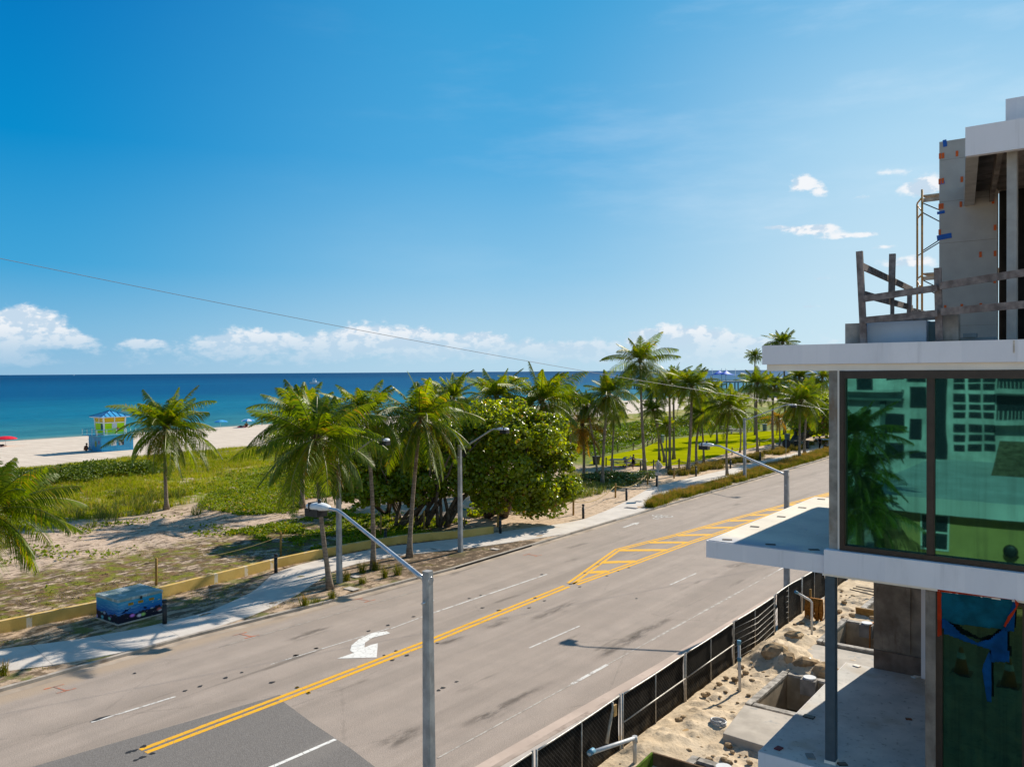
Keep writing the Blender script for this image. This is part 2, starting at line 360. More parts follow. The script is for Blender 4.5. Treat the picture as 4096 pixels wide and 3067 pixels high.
    link('ground', npmesh('ground', V, T, True), g.end(g.bsdf(c, .9, .1, 0, g.bump(h, .6, .12))))['kind'] = 'structure'
g_sheet()

def sea():
    xs = np.concatenate([[-70000, -30000, -12000, -5000, -2500, -1200, -600, -400, -300], np.linspace(-260, -165, 40)])
    ys = np.array([-60000, -20000, -6000, -2000, -600, -200, 0, 100, 200, 300, 450, 600, 900, 1500, 3000, 7000, 20000, 60000, 120000])
    X, Y = np.meshgrid(xs, ys); V = np.stack([X, Y, np.full_like(X, SEA_Z)], -1).reshape(-1, 3); nx, ny = len(xs), len(ys)
    i = np.arange(nx-1)[None, :]+np.arange(ny-1)[:, None]*nx; T = np.stack([i, i+1, i+1+nx, i+nx], -1).reshape(-1, 4)
    g = NG('sea_water'); p = g.pos(); x, y, z = g.sep(p)
    d = g.m('SUBTRACT', -178, x)      # distance from the shore
    br = g.noise(g.scale(p, (.010, .0022, 1)), 1, 5, .6); b2 = g.noise(g.scale(p, (.09, .02, 1)), 1, 5, .6)
    dw = g.m('MULTIPLY', d, g.m('ADD', .55, g.m('MULTIPLY', br, .9)))
    c = g.mix(g.rng(dw, 0, 18), (.20, .27, .22), (.035, .19, .225))
    c = g.mix(g.rng(dw, 15, 110), c, (.006, .150, .240)); c = g.mix(g.rng(dw, 80, 420), c, (.002, .085, .195)); c = g.mix(g.rng(dw, 420, 2600), c, (.0015, .048, .135))
    c = g.mix(g.rng(b2, .36, .66, 0, .55), c, g.mix(1, c, (.62, .70, .78), 'MULTIPLY'))
    lane = g.noise(g.scale(p, (.006, .0006, 1)), 1, 3, .5)
    c = g.mix(g.m('MULTIPLY', g.rng(lane, .60, .66), .35), c, (.012, .17, .26))
    foam = g.m('MULTIPLY', g.rng(d, 3.2, .6), g.rng(g.noise(p, .35, 5, .7), .50, .62)); c = g.mix(g.m('MULTIPLY', foam, .6), c, (.6, .6, .58))
    w1 = g.noise(g.scale(p, (.55, .16, 1)), 1, 6, .65); w2 = g.noise(g.scale(p, (.12, .03, 1)), 1, 4, .6)
    nb = g.bump(g.m('ADD', w1, g.m('MULTIPLY', w2, 1.5)), .55, 1.1)
    c = g.mix(g.rng(w1, .35, .68, 0, .55), g.mix(1, c, (.72, .78, .82), 'MULTIPLY'), g.mix(1, c, (1.25, 1.25, 1.2), 'MULTIPLY'))
    link('sea', npmesh('sea', V, T, True), g.end(g.bsdf(c, .5, .04, 0, nb)))['kind'] = 'structure'
sea()

# ------------------------------------------------------------------ road, kerbs, footpaths
def strip(name, ys, x0, x1, z, mat, parent=None, zf=None, thick=0):
    ys = np.asarray(ys, float); n = len(ys)
    a = np.stack([x0, ys, np.full(n, z) if zf is None else zf(np.asarray(x0), ys)], -1); b = np.stack([x1, ys, np.full(n, z) if zf is None else zf(np.asarray(x1), ys)], -1)
    V = np.concatenate([a, b]); i = np.arange(n-1); T = np.stack([i, i+n, i+n+1, i+1], -1)
    if thick:
        k = 2*n; c = a.copy(); c[:, 2] -= thick; e = b.copy(); e[:, 2] -= thick; V = np.concatenate([V, c, e])
        T = np.concatenate([T, np.stack([i+k, i, i+1, i+1+k], -1), np.stack([i+n, i+n+k, i+n+1+k, i+n+1], -1)])
        T = np.concatenate([T, [[0, k, n+k, n], [n-1, 2*n-1, 2*n-1+k, n-1+k]]])
    if x0[0] > x1[0]: T = T[:, ::-1]
    return link(name, npmesh(name, V, T), mat, parent)
RY = np.concatenate([np.linspace(-80, 0, 9)[:-1], np.linspace(0, 60, 61)[:-1], np.linspace(60, 300, 40), [600, 1200]])
def road():
    g = NG('asphalt'); p = g.pos(); x, y, z = g.sep(p)
    fine = g.noise(p, 26, 3, .7); gr = g.voro(p, 38); med = g.noise(p, .7, 6, .6); lng = g.noise(g.scale(p, (1.1, .05, 1)), 1, 6, .6)
    c = g.mix(g.rng(lng, .3, .7), (.305, .243, .200), (.400, .322, .268))
    c = g.mix(g.rng(med, .35, .7, 0, .35), c, (.20, .168, .143))
    c = g.mix(g.rng(gr, .1, .6, 0, .35), c, (.36, .305, .26)); c = g.mix(g.rng(fine, .42, .66, 0, .5), c, (.145, .12, .10))
    strk = g.m('MULTIPLY', g.rng(g.noise(g.scale(p, (.9, .10, 1)), 1, 5, .6), .58, .70), g.rng(g.noise(p, .3, 3), .45, .6))
    c = g.mix(g.m('MULTIPLY', strk, .62), c, (.10, .082, .066)); c = g.mix(g.rng(g.noise(g.scale(p, (.55, .035, 1)), 1, 4, .5), .52, .66, 0, .28), c, (.17, .14, .115))
    crk = g.voro(g.scale(p, (.16, .09, 1)), 1, 'DISTANCE_TO_EDGE'); wob = g.noise(p, 1.6, 5, .7)
    cm = g.m('MULTIPLY', g.rng(g.m('ADD', crk, g.m('MULTIPLY', g.m('SUBTRACT', wob, .5), .06)), .006, .002), g.rng(g.noise(p, .1, 2), .45, .55))
    c = g.mix(g.m('MULTIPLY', cm, .16), c, (.08, .066, .055))
    dn = g.rng(g.noise(p, 3.5, 4, .6), .72, .76); c = g.mix(g.m('MULTIPLY', dn, .45), c, (.06, .05, .045))
    sandy = g.m('MULTIPLY', g.rng(g.m('ADD', x, g.m('MULTIPLY', med, .9)), -32.2, -33.0), .75); c = g.mix(sandy, c, (.36, .27, .19))
    am = g.end(g.bsdf(c, .88, .15, 0, g.bump(g.m('ADD', gr, fine), .5, .012)))
    r = strip('road', RY, ipl(KERB, RY)+.02, ipl(NEARK, RY)-.02, 0, am); r['kind'] = 'structure'
    g = NG('new_asphalt'); p = g.pos(); gr = g.voro(p, 30); f2 = g.noise(p, 9, 4, .7)
    c = g.mix(g.rng(gr, .15, .65), (.125, .112, .102), (.185, .168, .155)); c = g.mix(g.rng(f2, .4, .65, 0, .4), c, (.11, .098, .09)); c = g.mix(g.rng(g.noise(g.scale(p, (.9, .07, 1)), 1, 4), .5, .68, 0, .4), c, (.22, .195, .172))
    nm = g.end(g.bsdf(c, .85, .2, 0, g.bump(gr, .6, .012)))
    mb = MB(); q = [(-25.45, -60), (-25.5, 18.9), (-25.0, 19.0), (-22.6, 18.4), (-20, 17.85), (-17.9, 17.3), (-15.9, 16.9), (-15.9, -60)]
    mb.poly([(a, b, .004) for a, b in q]); mb.build('asphalt_patch', nm, r)
    mb = MB(); mb.poly([(-27.0, 11.0, .0035), (-25.5, 19.3, .0035), (-25.2, 19.3, .0035), (-25.2, 8, .0035)]); mb.build('asphalt_patch', nm, r)
    def paint(name, col, wear):
        g = NG(name); p = g.pos(); n = g.noise(p, 2.2, 6, .7); ck = g.voro(p, 3.2, 'DISTANCE_TO_EDGE'); f = g.noise(p, 30, 3)
        k = g.m('MAXIMUM', g.m('MULTIPLY', g.rng(n, wear, wear+.10), .8), g.m('MULTIPLY', g.rng(ck, .03, .012), .7)); k = g.m('MAXIMUM', k, g.rng(f, .62, .72, 0, .5))
        return g.end(g.bsdf(g.mix(k, col, (.24, .2, .17)), .75, .25))
    yel = paint('yellow_paint', (.72, .36, .006), .68); wht = paint('white_paint', (.68, .66, .62), .60); wwn = paint('worn_white_paint', (.60, .57, .53), .50); oran = paint('orange_spray', (.55, .13, .04), .46); fade = paint('faded_white_paint', (.46, .42, .37), .46)
    def line(name, pts, w, m, z=.009, dashes=None):
        mb = MB()
        for a, b in zip(pts, pts[1:]):
            a = Vector((*a, 0)); b = Vector((*b, 0)); L = (b-a).length; d = (b-a)/L; s = Vector((d.y, -d.x, 0))*w/2; n = max(1, int(L/3))
            for i in range(n):
                p = a+(b-a)*(i/n); q = a+(b-a)*((i+1)/n); mb.add([p-s+Vector((0, 0, z)), p+s+Vector((0, 0, z)), q+s+Vector((0, 0, z)), q-s+Vector((0, 0, z))], [(0, 1, 2, 3)])
        return mb.build(name, m, r)
    P = lambda v, x, y: tuple(onz(v, x, y)[:2])
    A = P('F', 290, 1632); B = P('F', 1245, 1255)
    for off in (-.17, .17): line('yellow_line', [(-25.2+off, 13.8), (-25.12+off, 19), (-25.1+off, 27), (-25.35+off, 38.6)], .20, yel)
    L = [(-25.5, 39.2), (-27.75, 48.5), (-26.8, 55.0), (-26.0, 62.9), (-25.3, 69.4), (-23.9, 81.5), (-22.6, 92)]
    R = [(-25.2, 39.2), (-24.95, 46), (-24.8, 53.3), (-24.35, 60.4), (-24.05, 67.4), (-23.7, 78), (-22.4, 92)]
    for q in (L, R):
        for off in (-.16, .16): line('yellow_line', [(a+off, b) for a, b in q], .19, yel)
    Lx = lambda y: np.interp(y, [k[1] for k in L], [k[0] for k in L]); Rx = lambda y: np.interp(y, [k[1] for k in R], [k[0] for k in R])
    for a, b in ((42.0, 42.9), (44.7, 46.2), (48.4, 50.3), (51.8, 53.4), (55.2, 56.9), (59.0, 60.5), (62.9, 64.3), (66.3, 67.6), (69.5, 70.8), (73, 74.2), (76.5, 77.6)):
        line('yellow_stripe', [(Lx(a)+.15, a), (Rx(b)-.15, b)], .62, yel, z=.0075)
    for a, b in (((-28.75, 13.9), (-28.5, 16.9)), ((-28.45, 21.1), (-27.95, 27.4)), ((-27.95, 30.2), (-27.8, 40.2)), ((-27.85, 27.4), (-27.95, 30.2))): line('white_line', [a, b], .11 if b[0] != -27.95 else .06, wwn)
    line('white_line', [(-21.05, 14.6), (-20.9, 18.0)], .15, wht)
    for a, b in (((-21.0, 29.0), (-20.9, 32.9)), ((-20.8, 42.2), (-20.75, 45.5)), ((-20.7, 54), (-20.6, 57))): line('white_line', [a, b], .09, wwn)
    for a, b, w, m_ in ((19, 26.6, .06, fade), (26.6, 29.2, .16, wwn), (29.2, 33, .05, fade), (33, 36.5, .12, fade), (36.5, 38, .05, fade), (38, 43, .12, fade), (43, 49, .06, fade), (49, 56, .10, wwn)): line('white_line', [(-17.3+(a-20)*.008, a), (-17.3+(b-20)*.008, b)], w, m_)
    line('white_line', [(-32.1, 21), (-31.4, 34)], .045, fade)
    # turn arrow and the bicycle lane symbol
    mb = MB()
    sh = [('z8', 325, 1087), ('z8', 532, 1081), ('z8', 538, 1007), ('z8', 500, 1016), ('z8', 468, 1030), ('z8', 470, 1005), ('z8', 510, 978), ('z8', 603, 955), ('z8', 583, 944), ('z8', 505, 955), ('z8', 440, 985), ('z8', 400, 1018), ('z8', 393, 1046), ('z8', 412, 1058)]
    mb.poly([(*P(*k), .010) for k in sh]); mb.build('turn_arrow', wht, r)
    mb = MB()
    def ring(c, rr):
        for i in range(20):
            a, b = 2*math.pi*i/20, 2*math.pi*(i+1)/20
            mb.add([(c[0]+q*math.cos(t), c[1]+q*math.sin(t)*1.15, .010) for q, t in ((rr, a), (rr, b), (rr-.09, b), (rr-.09, a))], [(0, 1, 2, 3)])
    ring((-31.65, 61.9), .42); ring((-30.75, 62.0), .42)
    for a, b in (((-31.65, 61.9), (-31.4, 61.0)), ((-31.4, 61.0), (-30.9, 61.0)), ((-30.9, 61), (-30.75, 62)), ((-31.4, 61), (-31.15, 61.9)), ((-31.15, 61.9), (-30.9, 61)), ((-31.15, 61.9), (-31.65, 61.9)), ((-31.2, 60.3), (-31.35, 60.8)), ((-31.0, 60.2), (-30.85, 60.7))):
        a = Vector((*a, .010)); b = Vector((*b, .010)); d = (b-a).normalized(); s = Vector((d.y, -d.x, 0))*.05; mb.add([a-s, a+s, b+s, b-s], [(0, 1, 2, 3)])
    mb.build('bicycle_symbol', wwn, r)
    mb = MB(); mb.poly([(-31.38, 58.3, .010), (-31.0, 57.2, .010), (-31.28, 57.3, .010), (-31.26, 55.6, .010), (-31.46, 55.6, .010), (-31.48, 57.3, .010), (-31.75, 57.2, .010)][::-1]); mb.build('lane_arrow', wwn, r)
    for (v, x, y) in (('z7', 365, 1170), ('z7', 1520, 838), ('z8', 460, 782), ('z8', 1345, 547)):
        c = P(v, x, y); mb = MB()
        for a, b in (((-.5, 0), (.5, .1)), ((-.55, -.35), (-.45, .35)), ((.45, -.25), (.55, .45))):
            a = Vector((c[0]+a[0]*.8, c[1]+a[1], .009)); b = Vector((c[0]+b[0]*.8, c[1]+b[1], .009)); d = (b-a).normalized(); s = Vector((d.y, -d.x, 0))*.035; mb.add([a-s, a+s, b+s, b-s], [(0, 1, 2, 3)])
        mb.build('spray_mark', oran, r)
    tar = pm('tar', (.025, .023, .022), rough=.6)
    mb = MB()   # old tar spots where lane studs came off
    spots = [('z7', 1500, 1067), ('z7', 1400, 1100), ('z7', 1243, 1152), ('z7', 1150, 1180), ('z7', 1690, 1128), ('z7', 1838, 960), ('z7', 1965, 917), ('z7', 890, 1526), ('z7', 800, 1560), ('z7', 838, 1550), ('z7', 845, 1610), ('z7', 885, 1593), ('z7', 945, 1570), ('z7', 835, 1072),
             ('z8', 590, 913), ('z8', 490, 943), ('z8', 215, 1033), ('z8', 110, 1070), ('z8', 725, 868), ('z8', 632, 1047), ('z8', 570, 1070), ('z8', 690, 1070), ('z8', 615, 1095), ('z8', 850, 1007), ('z8', 1085, 822), ('z8', 1015, 773), ('z8', 1075, 757), ('z8', 1395, 648), ('z8', 1360, 770), ('z8', 1410, 785), ('z8', 950, 1208), ('z8', 878, 1240), ('z8', 855, 1253),
             ('z8', 1890, 773), ('z8', 1545, 697), ('z8', 1595, 712), ('z8', 1620, 640), ('z8', 1690, 597), ('z8', 1735, 655), ('z8', 1850, 612), ('z8', 1795, 630), ('z8', 1170, 835), ('z8', 1330, 822)]
    for k, q in enumerate(spots):
        c = P(*q); rr = .065+.035*((k*37) % 10)/10
        mb.poly([(c[0]+rr*math.cos(a)*(1+.3*math.sin(3*a+k)), c[1]+1.25*rr*math.sin(a)*(1+.25*math.cos(2*a+k)), .0115) for a in np.linspace(0, 2*math.pi, 10)[:-1]])
    mb.build('tar_spot', tar, r)
    mb = MB()
    for a, b, w in ((('z7', 552, 1374), ('z7', 695, 1330), .20),):
        a = Vector((*P(*a), .012)); b = Vector((*P(*b), .012)); d = (b-a).normalized(); s = Vector((d.y, -d.x, 0))*w/2; mb.poly([a, a+(b-a)*.3+s, b, a+(b-a)*.5-s])
    mb.build('tar_smear', tar, r)
    g = NG('tyre_rub'); q = g.n('ShaderNodeAttribute'); q.attribute_name = 'muv'; u, v, w = g.sep(q.outputs['Vector']); p = g.pos()
    fade_ = g.m('MULTIPLY', g.m('MULTIPLY', g.rng(u, 0, .3), g.rng(u, 1, .6)), g.m('MULTIPLY', g.rng(v, 0, .45), g.rng(v, 1, .55)))
    k = g.m('MULTIPLY', fade_, g.rng(g.noise(g.scale(p, (3.5, .9, 1)), 1, 5, .65), .36, .62, 0, .38)); tp = g.n('ShaderNodeBsdfTransparent'); mx = g.n('ShaderNodeMixShader'); g.set(mx.inputs[0], k)
    g.t.links.new(tp.outputs[0], mx.inputs[1]); g.t.links.new(g.bsdf((.06, .05, .042), .8, .1), mx.inputs[2]); rub = g.end(mx.outputs[0])
    for (a, b, w_) in ((('z8', 1080, 935), ('z8', 1265, 862), .9), (('z8', 1310, 900), ('z8', 1620, 765), .8), (('z8', 555, 1560), ('z8', 790, 1425), 1.2), (('z8', 840, 1020), ('z8', 1010, 965), .6), (('z8', 1060, 1420), ('z8', 1240, 1335), .8), (('z8', 1640, 1110), ('z8', 1960, 930), .7), (('z6', 130, 480), ('z6', 400, 330), .7), (('z6', 640, 90), ('z6', 800, 60), .9), (('z8', 900, 1480), ('z8', 1500, 1180), .6), (('z8', 30, 1010), ('z8', 330, 905), 1.0)):
        a = Vector((*P(*a), .0065)); b = Vector((*P(*b), .0065)); d = (b-a).normalized(); s = Vector((d.y, -d.x, 0))*w_/2; mb = MB(); mb.add([a-s, a+s, b+s, b-s], [(0, 1, 2, 3)]); ob = mb.build('tyre_rub', rub, r)
        at = ob.data.attributes.new('muv', 'FLOAT_VECTOR', 'POINT'); at.data.foreach_set('vector', [0, 0, 0, 0, 1, 0, 1, 1, 0, 1, 0, 0])
    stud = pm('stud_plastic', (.5, .33, .05), rough=.4)
    for q in (('z7', 1845, 1161), ('z7', 1917, 1195), ('z8', 117, 1239), ('z8', 175, 1268), ('z8', 1178, 834)):
        c = P(*q); mb = MB(); mb.cbox((c[0], c[1], .022), .12, .10, .025); mb.build('road_stud', stud, r)
    return r
ROAD = road()
conc = pm('pale_concrete', (.47, .41, .36), .12, .8, .85, .2, .2, stain=(.30, .25, .20), fine=30)
def kerbs():
    k = strip('kerb', RY, ipl(KERB, RY)-.18, ipl(KERB, RY)+.02, .13, pm('kerb_concrete', (.40, .345, .29), .2, .9, .85, .2, .3, stain=(.17, .13, .10), fine=30), thick=.2); k['kind'] = 'structure'
    g2 = strip('gutter', RY, ipl(KERB, RY)+.02, ipl(KERB, RY)+.50, .005, pm('sandy_gutter', (.40, .32, .25), .2, .8, .9, .1, .2, stain=(.26, .2, .15))); g2['kind'] = 'structure'
    x = ipl(NEARK, RY)
    k = strip('kerb', RY, x-.06, x+.14, .13, pm('near_kerb_concrete', (.42, .33, .27), .2, .9, .85, .2, .3, stain=(.2, .15, .12)), thick=.2); k['kind'] = 'structure'
    g2 = strip('gutter', RY, x-.62, x-.06, .005, pm('pink_gutter_concrete', (.50, .39, .32), .12, .6, .85, .2, .2, stain=(.36, .28, .23))); g2['kind'] = 'structure'
    w = strip('sidewalk', RY, x+.14, x+1.9, .12, conc, thick=.1); w['kind'] = 'structure'
kerbs()
SWN = [(-80, -36.9), (12, -36.9), (14.1, -36.7), (15.8, -35.7), (18, -34.95), (19.6, -34.75), (22.8, -34.7), (25.9, -35.2), (28.5, -36.2), (30.5, -37.3), (33.5, -38.9), (34.3, -39.1), (36.9, -39), (39.2, -38.3), (42.5, -36.6), (45.2, -35.5), (51, -33.6), (55, -33.5), (63, -33.5), (67, -35), (70.2, -35.8), (75, -35.5), (79.6, -35.2), (93, -36.1), (109, -36.7), (400, -36.8)]
SWF = [(-80, -40), (12, -39.9), (15.3, -39.8), (17.4, -38.5), (20.5, -37.5), (24, -37.3), (27.8, -38.8), (30.7, -41.2), (33, -41.85), (36, -41.8), (40, -41.3), (43, -39.9), (46, -38.6), (48.9, -38), (55, -35.9), (57, -35.7), (62, -36.4), (67.3, -37.5), (76.4, -39.8), (87.4, -39.7), (101, -39.3), (113, -39.2), (400, -39.2)]
def far_walk():
    Y = np.concatenate([np.linspace(-80, 8, 8)[:-1], np.linspace(8, 120, 225), [200, 400]])
    ker = np.array([1, 3, 4, 3, 1])/12.
    def sm(t):
        v = ipl(t, Y); u = v.copy(); u[2:-2] = np.convolve(v, ker, 'valid'); return u
    a, b = sm(SWF)*.99, sm(SWN)*.99
    g = NG('footpath_concrete'); p = g.pos(); x, y, z = g.sep(p); n = g.noise(p, .8, 5); f = g.noise(p, 28, 3, .6)
    c = g.mix(g.rng(n, .3, .7), (.50, .445, .395), (.60, .54, .48)); c = g.mix(g.rng(f, .35, .7, 0, .3), c, (.36, .31, .27))
    j = g.m('ABSOLUTE', g.m('SUBTRACT', g.m('FRACT', g.m('MULTIPLY', g.m('ADD', y, g.m('MULTIPLY', x, .18)), .38)), .5)); c = g.mix(g.rng(j, .006, .003, 0, .6), c, (.12, .10, .09))
    c = g.mix(g.rng(g.noise(p, 2.4, 6, .7), .62, .72, 0, .5), c, (.30, .24, .18))
    w = strip('sidewalk', Y*.99, a, b, .125, g.end(g.bsdf(c, .85, .2, 0, g.bump(f, .2, .01))), thick=.1); w['kind'] = 'structure'
far_walk()
def lawn():
    P = [onz('z3', *q, z=.1) for q in ((560, 1030), (600, 1000), (750, 965), (900, 935), (1000, 890), (1150, 868), (1300, 850), (1450, 840), (1600, 830), (1800, 818), (1980, 812), (2080, 815), (2080, 850), (1900, 868), (1720, 905), (1600, 930), (1500, 950), (1400, 975), (1300, 1005), (1200, 1030), (1050, 1045), (800, 1045), (640, 1040))]
    mb = MB(); pts = [(q[0], q[1], .125) for q in P]
    from mathutils.geometry import tessellate_polygon
    mb.add(pts, [tuple(t) for t in tessellate_polygon([[Vector(k) for k in pts]])])
    me = mb.mesh('lawn')
    import bmesh
    bm = bmesh.new(); bm.from_mesh(me); bmesh.ops.recalc_face_normals(bm, faces=bm.faces)
    if bm.faces[0].normal.z < 0: bmesh.ops.reverse_faces(bm, faces=bm.faces)
    bm.to_mesh(me); bm.free()
    g = NG('lawn_grass'); p = g.pos(); n = g.noise(p, .25, 5); f = g.noise(p, 6, 5, .7)
    c = g.mix(g.rng(n, .3, .7), (.25, .265, .002), (.335, .335, .003)); c = g.mix(g.rng(f, .3, .75, 0, .55), c, (.18, .20, .003))
    c = g.mix(g.rng(g.noise(p, .5, 5, .65), .62, .72, 0, .6), c, (.34, .28, .09))
    link('lawn', me, g.end(g.bsdf(c, 1, 0, 0, g.bump(f, .4, .04))))['kind'] = 'structure'
    return [(q[0], q[1]) for q in P]
LAWN = lawn()
# ------------------------------------------------------------------ palms
FROND = leafmat('palm_leaf', (.030, .078, .003), (.145, .195, .004), dry=(.30, .20, .04), trans=.44, rough=.42, spec=.28, dryamt=.05, tint=(2.0, 1.75, .25), attr=(1.32, 1.24, .9))
FROND_Y = leafmat('yellowing_palm_leaf', (.10, .11, .006), (.27, .17, .012), dry=(.40, .17, .02), trans=.40, rough=.45, spec=.3, dryamt=.25, tint=(1.5, 1.3, .4))
RACH = pm('frond_stem', (.20, .19, .035), .3, 3, .5, .4, 0)
def bark():
    g = NG('palm_bark'); p = g.obj(); x, y, z = g.sep(g.pos())
    n = g.noise(p, 3, 5, .65); r = g.m('FRACT', g.m('MULTIPLY', g.m('ADD', z, g.m('MULTIPLY', n, .12)), 5.5))
    c = g.mix(g.rng(n, .3, .7), (.15, .115, .085), (.29, .23, .175)); c = g.mix(g.rng(r, .18, .02, 0, .75), c, (.04, .03, .022))
    return g.end(g.bsdf(c, .85, .15, 0, g.bump(g.m('ADD', r, n), .6, .04)))
BARK = bark()
FIBRE = pm('palm_fibre', (.12, .075, .035), .4, 6, .9, .1, .4)
NUT = pm('coconut_husk', (.16, .17, .03), .3, 4, .5, .4, .1, c2=(.20, .12, .03))
def frond_geo(R, L, az, e0, droop, side_sag, twist, nleaf, width, V, T, VR, TR, llen):
    """one feather leaf: midrib swept down by its weight, leaflets in two rows"""
    ns = 16; d = np.zeros((ns, 3)); p = np.zeros((ns, 3)); h = np.array([math.cos(az), math.sin(az), 0]); sd = np.array([-math.sin(az), math.cos(az), 0])
    pos = h*.12+np.array([0, 0, .05])
    for i in range(ns):
        t = i/(ns-1); e = e0-droop*t**1.35
        d[i] = h*math.cos(e)+np.array([0, 0, math.sin(e)])+sd*twist*t*.5; d[i] /= np.linalg.norm(d[i]); p[i] = pos; pos = pos+d[i]*L/ns
    base = len(VR)
    for i in range(ns):
        w = .045*(1-.8*i/ns)+.006; s_ = np.cross(d[i], (0, 0, 1)); s_ = s_/(np.linalg.norm(s_)+1e-6); u_ = np.cross(s_, d[i])
        VR += [p[i]+s_*w, p[i]+u_*w*.8, p[i]-s_*w]
        if i: b = base+3*i; TR += [[b-3, b-2, b+1, b], [b-2, b-1, b+2, b+1], [b-1, b-3, b, b+2]]
    roll = R.uniform(-.75, .75)
    for k in range(nleaf):
        t = .14+.86*(k+.5)/nleaf; f = t*(ns-1); i = int(min(f, ns-2)); q = p[i]+(p[i+1]-p[i])*(f-i); dd = d[i]
        s_ = np.cross(dd, (0, 0, 1)); s_ /= (np.linalg.norm(s_)+1e-6); u_ = np.cross(s_, dd)
        s_, u_ = s_*math.cos(roll)+u_*math.sin(roll), u_*math.cos(roll)-s_*math.sin(roll)
        for sg in (-1, 1):
            l = llen*(math.sin(math.pi*min(1, .18+.80*t)**.8)*.95+.12)*R.uniform(.85, 1.1); ang = (1.28-.55*t)*R.uniform(.85, 1.15)
            v = s_*sg*math.sin(ang)+dd*math.cos(ang)+u_*(.28-.5*t*side_sag); v /= np.linalg.norm(v)
            sag = side_sag*R.uniform(.7, 1.4)
            m1 = q+v*l*.5+np.array([0, 0, -l*.16*sag]); e1 = q+v*l*.92+np.array([0, 0, -l*.62*sag])
            wv = dd*width*.5+u_*width*.12
            b = len(V); V += [q-wv*.7, q+wv*.7, m1+wv, m1-wv, e1+wv*.12, e1-wv*.12]; T += [[b, b+1, b+2, b+3], [b+3, b+2, b+4, b+5]]
def crown_mesh(seed, nf=40, R0=3.6, lo=-55, style='full', width=.052):
    R = random.Random(seed); V, T, VR, TR = [], [], [], []; FA = []
    for i in range(nf):
        f = (i+.5)/nf; e = math.radians(86-(86-lo)*f**.95+R.uniform(-7, 7)); az = i*2.39996+R.uniform(-.35, .35)
        L = R0*(1.16 if f > .2 else .85)*R.uniform(.76, 1.18); dr = math.radians((36+40*f)*R.uniform(.65, 1.35)); dr = min(dr, e+math.radians(86))
        if style == 'wind': az += .25*math.sin(az)
        n0 = len(V); frond_geo(R, L, az, e, dr, R.uniform(.35, 1.25), R.uniform(-.45, .45), 54, width, V, T, VR, TR, R0*.27); FA += [R.uniform(0, 1)**1.3*(1.15 if f < .35 else .85)]*(len(V)-n0)
    V = np.array(V); VR = np.array(VR); me = npmesh('crown', np.concatenate([V, VR]), np.concatenate([np.array(T), np.array(TR)+len(V)]))
    mi = np.zeros(len(T)+len(TR), np.int32); mi[len(T):] = 1; me.polygons.foreach_set('material_index', mi)
    at = me.attributes.new('frond', 'FLOAT', 'POINT'); at.data.foreach_set('value', np.array(FA+[.5]*len(VR), np.float32))
    return me
CROWNS = []
for s_, kw in ((1, {}), (2, dict(nf=38, lo=-62)), (3, dict(nf=42, lo=-48)), (4, dict(nf=36, lo=-70)), (5, dict(nf=40, lo=-58, style='wind')), (6, dict(nf=34, lo=-66))):
    me = crown_mesh(s_, **kw); me.materials.append(FROND); me.materials.append(RACH); CROWNS.append(me)
ymesh = crown_mesh(9, nf=20, lo=-78); ymesh.materials.append(FROND_Y); ymesh.materials.append(RACH); CROWNS.append(ymesh)
def old_fronds(seed, n):
    R = random.Random(seed); V, T, VR, TR = [], [], [], []
    for i in range(n):
        frond_geo(R, 3.3*R.uniform(.8, 1.05), R.uniform(0, 6.28), math.radians(R.uniform(-35, -60)), math.radians(R.uniform(22, 40)), .5, R.uniform(-.2, .2), 32, .055, V, T, VR, TR, .75)
    V = np.array(V); VR = np.array(VR); me = npmesh('old_fronds', np.concatenate([V, VR]), np.concatenate([np.array(T), np.array(TR)+len(V)]))
    mi = np.zeros(len(T)+len(TR), np.int32); mi[len(T):] = 1; me.polygons.foreach_set('material_index', mi); me.materials.append(FROND_Y); me.materials.append(RACH); return me
OLD = [old_fronds(21, 4), old_fronds(22, 3), old_fronds(23, 6)]
def nuts_mesh():
    mb = MB(); R = random.Random(5)
    for i in range(9):
        a = i*.7+R.uniform(0, .3); mb.ball((.26*math.cos(a), .26*math.sin(a), -.28-.12*(i % 3)), .13, .13, .16, 8, 6)
    me = mb.mesh('coconuts'); me.materials.append(NUT); return me
NUTS = nuts_mesh()
